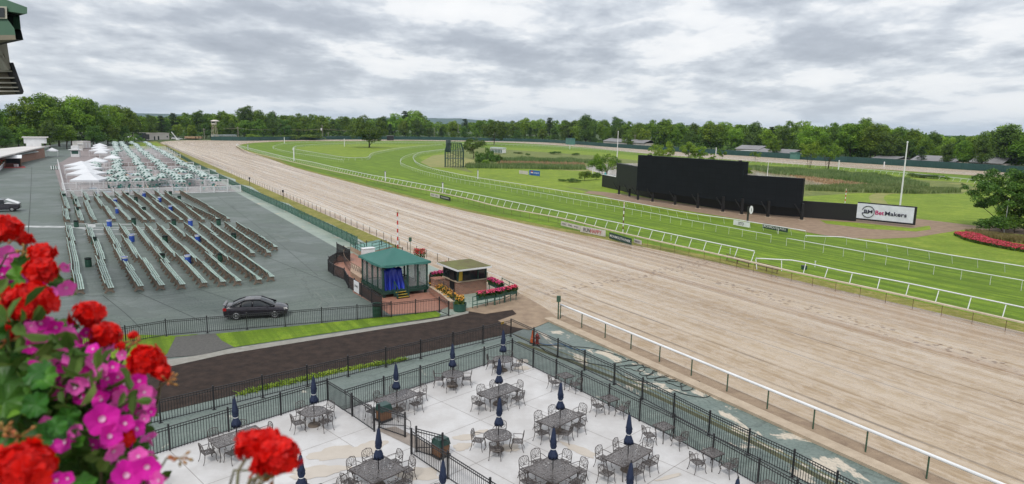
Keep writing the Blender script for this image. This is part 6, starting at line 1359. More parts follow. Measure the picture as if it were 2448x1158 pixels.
q = P(1086, 400); h = HZ(q, 345); t = thing('scaffold_tower', 'dark green steel scaffold camera tower on the infield', 'tower', q); W_ = 6.2
lv = [(0, W_, 0), (3.0, W_, 0), (5.6, W_, 0), (8.3, W_*.72, -.6)]
for i in range(len(lv)-1):
    z0, w0, x0 = lv[i]; z1 = lv[i+1][0]; w1 = w0 if i < 2 else W_*.72
    cs = [(-w0/2+x0*0, -1.5), (w0/2, -1.5), (w0/2, 1.5), (-w0/2, 1.5)]
    for cx_, cy_ in cs: mb = MB(); mb.bar(q+Vector((cx_, cy_, z0)), q+Vector((cx_*(w1/w0), cy_, z1)), .24); mb.build('upright', M_gwood, t)
    for k in range(1, 7): mb = MB(); xx = -w0/2+w0*k/7; mb.bar(q+Vector((xx, -1.5, z0)), q+Vector((xx*(w1/w0), -1.5, z1)), .15); mb.bar(q+Vector((xx, 1.5, z0)), q+Vector((xx*(w1/w0), 1.5, z1)), .15); mb.build('stud', M_gwood, t)
    mb = MB(); mb.bar(q+Vector((-w0/2, -1.5, z0)), q+Vector((w1/2, -1.5, z1)), .08); mb.bar(q+Vector((w0/2, 1.5, z0)), q+Vector((-w1/2, 1.5, z1)), .08); mb.bar(q+Vector((0, -1.5, z0)), q+Vector((w1/2, -1.5, z1)), .08); mb.build('brace', M_gwood, t)
    mb = MB(); mb.box((q.x, q.y, z1), (w1, 3.0, .12)); mb.build('platform', M_gwood, t)
    mb = MB()
    for z in (z1+.5, z1+1.0): mb.bar(q+Vector((-w1/2, -1.5, z)), q+Vector((w1/2, -1.5, z)), .07); mb.bar(q+Vector((w1/2, -1.5, z)), q+Vector((w1/2, 1.5, z)), .07)
    mb.build('guard_rail', M_gwood, t)
mb = MB(); mb.box((q.x-W_/2+1.0, q.y, 7.2), (1.5, 2.2, 4.2)); mb.build('cabin', mat('grey_green_cabin', (0.07, 0.09, 0.10), .6), t)
mb = MB(); 
for k in range(5): mb.bar(q+Vector((-1+k*.5, 0, 8.3)), q+Vector((-1+k*.5, 0, 9.6)), .06)
mb.bar(q+Vector((-2, 0, 9.6)), q+Vector((2.2, 0, 9.6)), .07); mb.build('antenna', M_black, t)
# track poles
def dist_post(label, x, y, top, dark=False):
    q = P(x, y); h = HZ(q, top); t = thing('distance_post', label, 'post', q); mb = MB(); w_ = .34
    mb.box((q.x, q.y, h/2), (w_, w_, h)); mb.build('shaft', M_white, t); mb = MB(); mb.box((q.x, q.y, h+.12), (w_*1.3, w_*1.3, .24), taper=.3); mb.build('cap', M_black if dark else M_white, t)
    if dark: mb = MB(); mb.box((q.x-w_*.38, q.y-w_/2-.012, h/2), (w_*.22, .02, h*.95)); mb.box((q.x+w_/2+.012, q.y, h/2), (.02, w_*.6, h*.95)); mb.build('black_stripe', M_black, t)
dist_post('tall white distance post beside the left end of the turf rail', 703, 384.5, 357)
dist_post('black edged white distance post behind the beige rail, left one', 921, 432, 411, True)
dist_post('black edged white distance post behind the beige rail above the small black sign', 1058, 461, 438, True)
dist_post('black edged white distance post on the inner white rail', 1142, 428.5, 408, True)
dist_post('small white distance post at the far left bend', 593, 359, 346, True)
dist_post('white distance post in front of the far fence at left', 680, 343, 329.5)
dist_post('white distance post left of the lone round tree', 823.5, 350.5, 333)
dist_post('white distance post on the backstretch rail behind the black screen', 1711, 373, 354)
dist_post('white distance post on the backstretch rail in front of the reeds', 2004, 406.5, 384.5)
dist_post('small white distance post by the far straight at right', 2113, 400, 388.5)
dist_post('short white post on the backstretch rail left of the flagpole', 1362, 357, 349.5)
def flagpole(label, x, y, top, r_=.14, cap=True):
    q = P(x, y); h = HZ(q, top); t = thing('flagpole', label, 'pole', q); mb = MB(); mb.tube([q, q+Vector((0, 0, h))], [r_, r_*.6], 10); mb.build('shaft', M_white, t)
    mb = MB(); mb.ball(q+Vector((0, 0, h+.12)), r_*1.1); mb.build('finial', M_white, t)
flagpole('tall white flagpole right of the letterbox advertising board', 2151, 497, 342, .17)
flagpole('tall white flagpole rising behind the left end of the black screen', 1474, 402, 316, .17)
flagpole('slim white pole in front of the dark shrubs at the right edge', 2400, 556, 480, .07)
flagpole('short white pole left of the willow like bush by the screen', 1417, 415, 385, .13)
flagpole('second short white pole in front of the bush by the screen', 1433, 418, 387, .11)
flagpole('slim white pole in the pond behind the black screen', 1834, 424, 384, .1)
# utility poles in front of the left woods
for k, (x, y, top, l_) in enumerate([(460, 322, 302, 'near the cream tower, left of it'), (489, 332, 307, 'left of the far starting gate'), (570, 333, 303, 'right of the far starting gate'), (671, 330, 296, 'with transformer before the left woods'), (771, 331, 299, 'with transformer left of the lone tree'), (785, 331, 316, 'short one beside the lone tree'), (1038, 330, 305, 'between pines right of the lone tree'), (1095, 330, 298, 'left of the infield oak'), (1517, 350, 322, 'before the barns left of centre'), (1763, 360, 322, 'before the barn roofs'), (2333, 395, 352, 'before the right hand barn')]):
    q = P(x, y+3); h = HZ(q, top); t = thing('utility_pole', 'grey wooden utility pole '+l_, 'utility pole', q, 'utility poles along the far fence'); mb = MB(); mb.tube([q, q+Vector((0, 0, h))], .2, 7); mb.build('shaft', mat('weathered_pole', (0.30, 0.27, 0.23), .9), t); mb = MB(); mb.bar(q+Vector((-1.3, 0, h-.8)), q+Vector((1.3, 0, h-.8)), .15); mb.build('crossarm', MATS['weathered_pole'], t)
    if 'transformer' in l_ or k == 0: mb = MB(); mb.lathe([(.55, 0), (.6, .1), (.6, 1.7), (.4, 1.9)], 10, q+Vector((-.7, 0, h*.62))); mb.build('transformer', M_white, t)
wp = [P(300, 325), P(460, 325), P(570, 336), P(671, 333), P(771, 334), P(900, 333)]; mb = MB()
for a, b in zip(wp, wp[1:]): mb.tube([Vector((*(a.lerp(b, k/6)).xy, 8.7-1.2*math.sin(math.pi*k/6))) for k in range(7)], .05, 3)
o = mb.build('power_line', M_cap, None, loc=wp[0]); tag(o, 'thin overhead power line strung between the far utility poles', 'power line')
# ------------------------------------------------------------- trees
M_bark = mat('bark', (0.085, 0.06, 0.042), .95, col2=(0.05, 0.035, 0.025), scale=3, bump=.6)
LV = dict(
 oak=leafmat('oak_leaves', (0.036, 0.085, 0.006), (0.125, 0.22, 0.014), (0.26, 0.37, 0.030), scale=.30, tr=.22, rnd=.30),
 olive=leafmat('olive_leaves', (0.030, 0.058, 0.006), (0.080, 0.125, 0.012), (0.17, 0.215, 0.026), scale=.35, tr=.18, rnd=.1),
 lime=leafmat('lime_leaves', (0.07, 0.14, 0.010), (0.19, 0.32, 0.022), (0.34, 0.47, 0.05), scale=.35, tr=.25, rnd=.25),
 dark=leafmat('dark_leaves', (0.026, 0.065, 0.010), (0.08, 0.155, 0.018), (0.165, 0.26, 0.035), scale=.30, tr=.18, rnd=.30),
 pine=leafmat('pine_needles', (0.020, 0.045, 0.014), (0.05, 0.095, 0.026), (0.10, 0.15, 0.045), scale=.5, tr=.1, rnd=.3))
def crown_pts(seed, n, R_, H_, zc, kb, br, flat=1.0, low=-1.0, top=0.0, rr=None):
    r = np.random.default_rng(seed); cs = []
    while len(cs) < kb:
        d = r.normal(size=3); d /= np.linalg.norm(d); k = r.uniform(.15, 1)**.45
        if d[2] < low: continue
        cs.append([d[0]*R_*k*(1-.0), d[1]*R_*k, zc+d[2]*H_*k])
    cs = np.array(cs); rad = br*r.uniform(.6, 1.3, kb); idx = r.choice(kb, n, p=rad**2/np.sum(rad**2))
    d = r.normal(size=(n, 3)); d /= np.linalg.norm(d, axis=1, keepdims=True); d[:, 2] = np.where(d[:, 2] < -.5, -d[:, 2], d[:, 2])
    k = r.uniform(.55, 1.05, n)[:, None]*(1+.12*np.sin(d[:, :1]*7+idx[:, None]))
    p = cs[idx]+d*rad[idx][:, None]*k*np.array([1, 1, flat]); return cs, rad, p, d
def make_tree(name, kind, seed, H_=18.0, W_=14.0, base=.14, n=6500, ls=.62, kb=34, br=2.6, lean=0.0, trunk=.42, multi=1, flat=.9, label='tree', cat='tree', low=-1.0):
    t = thing(name, label, cat); ch = H_*(1-base); zc = H_*base+ch*.5
    cs, rad, p, d = crown_pts(seed, n, W_/2-br*.6, ch/2-br*.45*flat, zc, kb, br, flat, low)
    nrm = d+np.array([0, 0, .35]); npmesh('crown', quads(p, ls*np.random.default_rng(seed).uniform(.6, 1.3, n), nrm, .55), 4, LV[kind], t)
    mb = MB(); r = random.Random(seed)
    for k in range(multi):
        a = k*2.1+r.uniform(0, 1); o_ = (0, 0) if multi == 1 else (.5*math.cos(a), .5*math.sin(a)); top = H_*base+ch*.5
        pts = [Vector((o_[0], o_[1], -.1)), Vector((o_[0]*1.5, o_[1]*1.5, H_*base*.6)), Vector((o_[0]*3+r.uniform(-.3, .3), o_[1]*3+r.uniform(-.3, .3), top))]
        mb.tube(pts, [trunk, trunk*.75, trunk*.3], 7)
        for q in range(5):
            c = cs[r.randrange(len(cs))]; s_ = pts[1].lerp(pts[2], r.uniform(0, .7)); mb.tube([s_, s_.lerp(Vector(c), .5)+Vector((0, 0, -.3)), Vector(c)], [trunk*.4, trunk*.25, trunk*.08], 5)
    mb.build('trunk', M_bark, t, smooth=True); return t
def make_pine(seed, H_=19.0):
    t = thing('pine_tree', 'pine', 'pine tree'); r = np.random.default_rng(seed); P_ = []; D_ = []
    for L_ in range(11):
        z = H_*(.34+.62*L_/10); R_ = (3.9*(1-(L_/11)**1.6)+.7)*r.uniform(.75, 1.2)
        for b in range(5):
            a = r.uniform(0, 6.28); n = 95; k = r.uniform(.1, 1, n); w_ = r.normal(0, .55, (n, 3))*np.array([1, 1, .35])
            P_.append(np.stack([np.cos(a)*R_*k, np.sin(a)*R_*k, z+.25*k*R_*.3+0*k], 1)+w_); D_.append(np.tile([0, 0, 1.0], (n, 1)))
    P_ = np.concatenate(P_); D_ = np.concatenate(D_); npmesh('crown', quads(P_, .6, D_, .45, 1.2), 4, LV['pine'], t)
    mb = MB(); mb.tube([(0, 0, -.1), (.1, 0, H_*.5), (0, .1, H_*.97)], [.32, .22, .05], 7); mb.build('trunk', M_bark, t, smooth=True); return t
PRO = {}
PRO['oak'] = [Rep(make_tree('broadleaf_tree', 'oak', 11+i, 18, (15, 13, 17)[i], (.10, .12, .08)[i], 8500, .55, (46, 38, 52)[i], (2.1, 2.4, 2.0)[i])) for i in range(3)]
PRO['lime'] = [Rep(make_tree('broadleaf_tree', 'lime', 31+i, 18, (13, 15)[i], .12, 7500, .55, 40, 2.2)) for i in range(2)]
PRO['dark'] = [Rep(make_tree('broadleaf_tree', 'dark', 41+i, 18, (14, 12)[i], .10, 7500, .55, 42, 2.2)) for i in range(2)]
PRO['pine'] = [Rep(make_pine(51+i)) for i in range(2)]
def interp(tab, x):
    if x <= tab[0][0]: return tab[0][1]
    for (a, b), (c, d) in zip(tab, tab[1:]):
        if x <= c: return b+(d-b)*(x-a)/(c-a)
    return tab[-1][1]
TOP = [(-60, 262), (0, 262), (330, 274), (400, 272), (500, 273), (560, 266), (600, 262), (650, 267), (740, 269), (780, 275), (920, 281), (955, 273), (985, 265), (1010, 272), (1030, 289), (1080, 291), (1150, 284), (1250, 285), (1340, 283), (1400, 279), (1450, 288), (1520, 291), (1590, 288), (1640, 292), (1700, 294), (1760, 292), (1830, 297), (1900, 293), (1950, 300), (2010, 292), (2060, 293), (2100, 299), (2140, 303), (2180, 308), (2215, 320), (2300, 322), (2350, 320), (2375, 308), (2420, 304), (2470, 310), (2600, 318)]
FEN = [(300, 333), (505, 334), (590, 335), (700, 334.6), (850, 333.2), (1000, 333.7), (1140, 336), (1300, 340), (1460, 351), (1600, 361), (1800, 373), (1950, 383), (2100, 392.5), (2300, 405), (2448, 415), (2650, 432)]
rt_ = random.Random(77); DESC = dict(oak='mid green rounded broadleaf tree', lime='bright yellow green broadleaf tree', dark='dark green broadleaf tree', pine='dark pine with layered branches')
def plant(kind, g, h, label, group, wk=1.0):
    rep = rt_.choice(PRO[kind]); k = h/(19.0 if kind == 'pine' else 18.0)
    return rep.put((g.x, g.y, -.05), rt_.uniform(0, 6.28), label, group, (k*wk, k*wk, k))
def behind(x, y, d):
    g = P(x, y); u = Vector((g.x, g.y, 0)).normalized(); return g+u*d
cnt = 0
for row, (dd, dy, st_, nm) in enumerate(((16, 12, 42, 'front row'), (48, 2, 36, 'second row'))):
    x = 338 + row*20; k = 0
    while x < 2520:
        fy = interp(FEN, x); ds = dd+rt_.uniform(-5, 12)
        if x > 1420: ds = (24, 50)[row]+rt_.uniform(-4, 10)
        g = behind(x, fy, ds+(6 if x > 1440 and row == 0 else 0)); yt = interp(TOP, x)+dy*(1.6 if row == 0 else 1)+rt_.uniform(-4, 9)
        h = min(29, max(7, HZ(g, yt)*1.07)); kind = rt_.choices(['oak', 'lime', 'dark', 'pine'], [5, 2, 3, 1.5 if (900 < x < 1130 or 380 < x < 480 or 1800 < x < 1900 or x > 2250) else .4])[0]
        if x > 2215 and x < 2350 and row == 0 and rt_.random() < .5: x += 40; k += 1; continue
        depth = g.length; step = st_*(470/depth)**.9*(h/18)**.4
        plant(kind, g, h, '%s, %s beyond the far fence, %s from left' % (DESC[kind], nm, od(k)), 'trees beyond the far fence', rt_.uniform(.92, 1.12)); x += max(30, step)*rt_.uniform(.8, 1.15); k += 1; cnt += 1
# feature trees of the skyline
for x, yt, dd, kind, l_, wk in [(985, 264, 45, 'lime', 'tallest tree of the far skyline, bright crown right of the lone tree', 1.1), (1400, 278, 14, 'dark', 'broad dark tree beyond the fence left of the flagpole', 1.25), (1360, 284, 14, 'dark', 'broad dark tree beyond the fence, left neighbour of the widest one', 1.15), (1590, 287, 26, 'oak', 'huge rounded tree above the far straight left of the screen', 1.2), (1700, 294, 28, 'oak', 'huge rounded tree above the middle of the black screen', 1.25), (2030, 292, 22, 'oak', 'very tall tree with ragged crown left of the right flagpole', 1.15), (2090, 298, 22, 'oak', 'tall dense tree directly left of the right flagpole', 1.2), (2125, 310, 20, 'dark', 'dense dark tree touching the right flagpole', 1.1), (2400, 304, 22, 'dark', 'massive dark tree at the right edge beyond the fence', 1.25), (2455, 312, 22, 'oak', 'massive tree cut by the right edge beyond the fence', 1.2), (1930, 300, 24, 'lime', 'light green tree beyond the fence over the striped gate', 1.1)]:
    g = behind(x, interp(FEN, x), dd); plant(kind, g, HZ(g, yt), l_, 'trees beyond the far fence', wk)
for x, yt, dd, kind, l_ in [(2262, 345, 8, 'dark', 'small dark tree in front of the barn roofs right of the flagpole'), (2300, 338, 7, 'oak', 'tree in front of the gap between the two right hand barns'), (2345, 332, 6, 'dark', 'dark tree overlapping the right hand barn roof'), (2200, 350, 8, 'pine', 'low pine beside the tall flagpole in front of the barn'), (1500, 318, 8, 'oak', 'tree partly hiding the pale barn by the first flagpole'), (1850, 330, 5, 'oak', 'tree partly hiding the long barn above the screen')]:
    g = behind(x, interp(FEN, x), dd); plant(kind, g, HZ(g, yt), l_, 'trees beyond the far fence')
# big oaks at the left
for k, (x, yb, yt, kind, wk) in enumerate([(-40, 352, 268, 'oak', 1), (5, 352, 262, 'oak', 1), (45, 351, 255, 'dark', 1), (74, 352, 236, 'oak', .95), (108, 352, 227, 'oak', 1), (142, 350, 236, 'oak', .95), (172, 350, 229, 'lime', .95), (204, 349, 231, 'oak', .9), (232, 347, 246, 'oak', .95), (258, 345, 250, 'lime', .9), (283, 343, 254, 'oak', .9), (303, 341, 259, 'oak', .95), (318, 339, 268, 'dark', .9), (338, 336, 276, 'oak', .9), (362, 334, 277, 'dark', .9), (388, 333, 276, 'pine', 1), (60, 358, 300, 'oak', 1.1), (120, 357, 290, 'dark', 1.0), (160, 356, 296, 'oak', 1.2), (225, 352, 296, 'dark', 1.1), (268, 348, 300, 'oak', 1.1), (15, 362, 305, 'dark', 1.2), (300, 344, 303, 'dark', 1.0), (-30, 362, 300, 'oak', 1.2)]):
    g = P(x, yb); bk = k >= 16
    plant(kind, g, HZ(g, yt), '%s in the grove behind the tents, %s' % (DESC[kind].replace('broadleaf ', ''), ('lower one near paving, %s' % od(k-16)) if bk else 'back rank, %s from left' % od(k)), 'tall trees left of the tents', wk)
# far woodland mass
def wood_mass(name, spec, seed, mt, ls=1.5, per=330):
    r = np.random.default_rng(seed); V_ = []; C_ = None
    for (x, y, h, w_) in spec:
        n = per; d = r.normal(size=(n, 3)); d /= np.linalg.norm(d, axis=1, keepdims=True); d[:, 2] = np.abs(d[:, 2])*1.0-.25
        p = np.array([x, y, h*.55])+d*np.array([w_/2, w_/2, h*.45])*r.uniform(.8, 1.08, n)[:, None]; V_.append(quads(p, ls*r.uniform(.6, 1.3, n), d, .6, 1.0, r))
    o = npmesh(name, np.concatenate(V_), 4, mt); return tag(o, kind='stuff')
spec = []; r2 = random.Random(5)
for x in range(330, 2560, 17):
    fy = interp(FEN, x)
    for dd in (95, 145):
        g = behind(x+r2.uniform(-8, 8), fy, dd+r2.uniform(-15, 15)); h = min(27, max(9, HZ(g, interp(TOP, x)+(5 if dd < 100 else 0)+r2.uniform(-3, 7)))); spec.append((g.x, g.y, h, r2.uniform(10, 15)))
for x in range(-80, 330, 16):
    g = P(x, 345); u = Vector((g.x, g.y, 0)).normalized(); g = g+u*r2.uniform(30, 60); spec.append((g.x, g.y, min(24, HZ(g, interp([(-80, 275), (60, 262), (200, 258), (330, 276)], x)+r2.uniform(0, 8))), 14))
wood_mass('far_woodland', spec, 9, LV['oak'])
spec = []
for k in range(260):
    x = r2.uniform(-200, 2700); d = r2.uniform(800, 1500); u = P(x, 420); u = Vector((u.x, u.y, 0)).normalized(); g = u*d; spec.append((g.x, g.y, r2.uniform(13, 17), 26))
wood_mass('distant_treetops', spec, 10, LV['dark'], ls=3.4, per=160)
spec = []
for x in range(330, 2560, 9):
    fy = interp(FEN, x)
    for dd in (30, 62):
        if (1440 < x < 1540 or 1755 < x < 1895 or 2080 < x < 2395) and dd < 40: continue
        g = behind(x+r2.uniform(-5, 5), fy, dd+r2.uniform(-6, 6)); spec.append((g.x, g.y, r2.uniform(4, 8), r2.uniform(7, 11)))
for x in range(-80, 330, 9): g = P(x, 352); u = Vector((g.x, g.y, 0)).normalized(); g = g+u*r2.uniform(15, 45); spec.append((g.x, g.y, r2.uniform(4, 8), 9))
wood_mass('undergrowth', spec, 12, LV['dark'], ls=.9, per=120)
# understorey scrub in front of the far fence left side
def bush(rep_or_kind, label, x, yb, yt, wpx, group=None, name='shrub'):
    g = P(x, yb); h = HZ(g, yt); w_ = wpx*g.length/FPX*1.0; return rep_or_kind.put((g.x, g.y, -.05), rt_.uniform(0, 6), label, group, (w_/4, w_/4, h/3))
BUSH = {k: Rep(make_tree('shrub', k, 70+i, 3.0, 4.0, .02, 2600, .20, 22, .62, trunk=.08, cat='shrub', low=-.9)) for i, k in enumerate(('oak', 'lime', 'dark'))}; PLUS_ = 0
for i, (x, yb, yt, w_, k, l_) in enumerate([(1163, 398, 381, 28, 'lime', 'bright round bush beside the tall reeds'), (1150, 391, 360, 34, 'dark', 'dark shrub mass under the round infield tree'), (1170, 392, 350, 26, 'dark', 'tall dark shrub right of the round infield tree'), (1192, 388, 368, 20, 'dark', 'dark shrub left of the small starting gate'), (1398, 432, 407, 38, 'oak', 'rounded shrub left of the black screen'), (1425, 430, 410, 26, 'dark', 'small dark shrub close to the black screen'), (1370, 436, 426, 40, 'dark', 'low brownish shrub left of the rounded shrubs'), (1345, 434, 427, 24, 'dark', 'lowest dark shrub at the end of the bed'),
    (1148, 396, 372, 30, 'dark', 'low dark shrub in front of the round infield tree'), (1180, 396, 362, 34, 'dark', 'wide dark shrub between the round tree and the reeds'), (1375, 372, 365, 22, 'dark', 'low dark shrub on the far pond bank, right one'), (1325, 369, 361, 34, 'dark', 'low dark shrub on the far pond bank, middle one'), (1240, 368, 363, 26, 'dark', 'low dark shrub on the far pond bank, left one'), (1262, 372, 366, 14, 'dark', 'small round dark shrub on the far pond bank'), (2190, 424, 414, 40, 'dark', 'left part of the dark hedge beside the right flagpole'), (2215, 426, 416, 36, 'dark', 'middle part of the dark hedge beside the right flagpole'), (2240, 428, 417, 32, 'dark', 'right part of the dark hedge beside the right flagpole'), (2262, 431, 421, 16, 'lime', 'small bright bush at the end of the dark hedge'),
    (2365, 556, 512, 62, 'dark', 'dark shrub under the big tree at the right edge'), (2425, 558, 506, 70, 'dark', 'dark shrub at the right edge behind the flower bed'), (2395, 552, 500, 60, 'lime', 'light green shrub between the dark ones at the right edge'), (1790, 420, 400, 22, 'lime', 'small yellow green bush behind the right side of the main screen'), (2302, 443, 438, 10, 'dark', 'tiny dark bush on the lawn beyond the reeds'), (690, 335, 322, 60, 'oak', 'scrub clump behind the far fence, left one'), (640, 335, 322, 50, 'dark', 'scrub clump behind the far fence right of the starting gate'), (740, 335, 321, 70, 'oak', 'scrub clump behind the far fence, middle one'), (600, 335, 320, 46, 'lime', 'pale scrub behind the far fence by the starting gate')]):
    bush(BUSH[k], l_, x, yb, yt, w_)
def ftree(label, x, yb, yt, wpx, kind, **kw):
    g = P(x, yb); h = HZ(g, yt); w_ = wpx*g.length/FPX*1.22; t = make_tree('broadleaf_tree', kind, int(x) % 97, h, w_, label=label, **kw); t.location = (g.x, g.y, -.03)
ftree('lone broad tree with dark trunk standing on the infield lawn', 883, 353, 278, 84, 'olive', base=.07, n=17000, ls=.5, kb=60, br=2.3, trunk=.55, low=-.9)
ftree('round infield tree left of centre with dark trunk', 1181, 347, 280, 62, 'olive', base=.09, n=14000, ls=.5, kb=50, br=2.1, trunk=.5, low=-.9)
ftree('dense round tree beside the scaffold tower', 1132, 379, 329, 48, 'dark', base=.22, n=7000, ls=.3, kb=40, br=1.1, trunk=.2)
ftree('loose bushy tree between two short white poles left of the screen', 1445, 420, 366, 78, 'oak', base=.10, n=9000, ls=.24, kb=46, br=1.0, trunk=.13, multi=4)
ftree('pale flowering tree behind the left half of the black screen', 1582, 386, 338, 66, 'lime', base=.08, n=7000, ls=.34, kb=40, br=1.2, trunk=.18, multi=2)
ftree('bright conical tree behind the black screen', 1645, 386, 340, 36, 'lime', base=.06, n=5000, ls=.32, kb=26, br=1.1, trunk=.15)
ftree('bright small tree right of the conical one behind the screen', 1670, 387, 348, 32, 'lime', base=.06, n=4500, ls=.32, kb=24, br=1.0, trunk=.15)
ftree('tiny young tree behind the screen next to the white post', 1703, 388, 366, 17, 'lime', base=.1, n=1500, ls=.25, kb=12, br=.6, trunk=.08)
ftree('young round tree right of the white distance post', 1726, 386, 354, 21, 'oak', base=.3, n=2200, ls=.25, kb=14, br=.7, trunk=.09)
ftree('young round tree on the infield above the right end of the main screen', 1805, 383, 362, 26, 'oak', base=.25, n=2600, ls=.25, kb=16, br=.8, trunk=.1)
ftree('slender multi stemmed tree over the reeds, left one', 1935, 402, 336, 48, 'lime', base=.28, n=5000, ls=.3, kb=30, br=1.1, trunk=.1, multi=3, low=-.9)
ftree('slender multi stemmed tree over the reeds, right one', 1978, 405, 344, 52, 'oak', base=.30, n=5200, ls=.3, kb=30, br=1.1, trunk=.1, multi=4, low=-.9)
ftree('big spreading tree with feathery crown at the right edge of the lawn', 2402, 548, 403, 135, 'dark', base=.14, n=26000, ls=.21, kb=90, br=.85, trunk=.16, multi=3, flat=.8, low=-.9)
ftree('second spreading tree cut by the right edge', 2470, 556, 408, 110, 'dark', base=.14, n=20000, ls=.21, kb=70, br=.85, trunk=.16, multi=2, flat=.8, low=-.9)
# ------------------------------------------------------------- reeds
M_reed = leafmat('reed', (0.085, 0.145, 0.04), (0.15, 0.215, 0.07), (0.25, 0.30, 0.13), scale=.15, tr=.2, rnd=0)
M_reedt = leafmat('dry_reed', (0.26, 0.17, 0.09), (0.33, 0.22, 0.12), (0.38, 0.28, 0.16), scale=.2, tr=.1, rnd=0)
from mathutils.geometry import tessellate_polygon
def reeds(name, px, n, h0, h1, mt, seed, wd=.16):
    r = np.random.default_rng(seed); pl = [P(a, b).xy.to_3d() for a, b in px]; tr = tessellate_polygon([pl]); ar = []; T_ = []
    for a, b, c in tr: A_, B_, C_ = (np.array(pl[i]) for i in (a, b, c)); T_.append((A_, B_, C_)); ar.append(np.linalg.norm(np.cross(B_-A_, C_-A_)))
    idx = r.choice(len(T_), n, p=np.array(ar)/sum(ar)); u, v = r.uniform(size=n), r.uniform(size=n); m_ = u+v > 1; u[m_] = 1-u[m_]; v[m_] = 1-v[m_]
    A_ = np.array([T_[i][0] for i in idx]); B_ = np.array([T_[i][1] for i in idx]); C_ = np.array([T_[i][2] for i in idx]); p = A_+(B_-A_)*u[:, None]+(C_-A_)*v[:, None]
    a = r.uniform(0, 3.14, n); hh = r.uniform(h0, h1, n)*(1+.25*np.sin(p[:, 0]*.35)*np.sin(p[:, 1]*.27)); d = np.stack([np.cos(a), np.sin(a), 0*a], 1)*wd; ln = r.normal(0, .18, (n, 3)); ln[:, 2] = hh
    V_ = np.stack([p-d, p+d, p+d*.5+ln*.7, p+ln], 1).reshape(-1, 3); return tag(npmesh(name, V_, 4, mt), kind='stuff')
reeds('reed_bed', [(1182, 383), (1300, 384), (1420, 388), (1432, 391), (1300, 390), (1190, 387)], 4200, 1.2, 1.9, M_reed, 1)
reeds('reed_bed', [(1112, 398), (1180, 397), (1250, 397), (1392, 401), (1402, 406), (1380, 407), (1230, 404), (1115, 403)], 4500, .9, 1.6, M_reed, 2)
reeds('dry_reed_bed', [(1190, 388), (1300, 390), (1395, 393), (1400, 399), (1240, 396), (1190, 395)], 2500, .5, 1.1, M_reedt, 3)
reeds('reed_bed', [(1775, 401), (1850, 403), (2000, 413), (2120, 424), (2190, 438), (2225, 447), (2100, 443), (2014, 431), (1926, 424), (1850, 416), (1790, 405)], 10000, .9, 1.5, M_reed, 4)
reeds('reed_bed', [(1926, 451), (1990, 449), (2073, 445), (2200, 452), (2290, 457), (2297, 461), (2200, 464), (2060, 461), (1926, 456)], 8000, .7, 1.25, M_reed, 5)
reeds('dry_reed_bed', [(1880, 418), (1990, 430), (2090, 442), (2000, 443), (1960, 438)], 900, .3, .6, M_reedt, 6)
# red flower bed at right
M_fred = leafmat('crimson_blossom', (0.30, 0.02, 0.05), (0.50, 0.04, 0.10), (0.62, 0.12, 0.20), scale=2.0, tr=.2, rnd=0)
flowers('flower_bed', 'long crimson flower bed curving along the lawn at the right edge', 'flower bed', [tuple((*P(x, y).xy, 0)) for x, y in [(2308, 564), (2340, 578), (2390, 589), (2450, 600), (2520, 610)]], 3.2, .05, .6, 13000, 5200, M_fred, BUSH['dark'].root.children[0].data.materials[0], fs=.16, ls=.17)
reeds('ornamental_grass', [(2304, 556), (2330, 555), (2400, 568), (2500, 582), (2500, 590), (2400, 577), (2340, 566)], 6000, .5, .9, leafmat('tan_grass', (0.12, 0.10, 0.035), (0.20, 0.16, 0.06), (0.28, 0.22, 0.10), scale=1, tr=.1, rnd=0), 7, wd=.05)
reeds('lawn_weeds', [(560, 949), (594, 941), (728, 910), (815, 890), (973, 862), (973, 857), (815, 883), (728, 902), (594, 933)], 1800, .03, .14, LV['lime'], 8, wd=.06)
# barns beyond the fence
M_shed = mat('grey_metal_roof', (0.24, 0.235, 0.24), .6, col2=(0.18, 0.175, 0.18), scale=.1)
def barn(label, x0, x1, dd, ridge, eave):
    a = behind(x0, interp(FEN, x0), dd); b = behind(x1, interp(FEN, x1), dd); u = (b-a).normalized(); v = Vector((-u.y, u.x, 0)); h0 = HZ((a+b)/2, eave); h1 = HZ((a+b)/2+v*6, ridge); h0 = max(2.4, min(h0, 5)); h1 = max(h0+1.2, min(h1, 8))
    t = thing('stable_barn', label, 'barn', a); mb = MB(); mb.prism([p.xy for p in (a, b, b+v*12, a+v*12)], 0, h0); mb.build('wall', M_bwhite, t)
    mb = MB(); z = Vector((0, 0, 1)); e = .6; q = [a-u*e-v*e+z*h0, b+u*e-v*e+z*h0, b+u*e+v*6+z*h1, a-u*e+v*6+z*h1, b+u*e+v*(12+e)+z*h0, a-u*e+v*(12+e)+z*h0]
    mb.slab([q[0], q[1], q[2], q[3]], .15); mb.slab([q[3], q[2], q[4], q[5]], .15); mb.build('roof', M_shed, t)
barn('pale stable barn beyond the fence right of the first flagpole', 1442, 1538, 14, 333, 340); barn('grey roofed barn beyond the fence above the screen', 1758, 1812, 12, 348, 357); barn('long grey roofed barn right of the smaller one above the screen', 1796, 1892, 9, 356, 366)
barn('grey roofed barn beyond the fence right of the tall flagpole', 2178, 2280, 12, 373, 386); barn('grey roofed barn partly behind the massive right hand trees', 2318, 2392, 14, 371, 390); barn('low grey barn behind the trees left of the tall flagpole', 2085, 2140, 10, 374, 382)
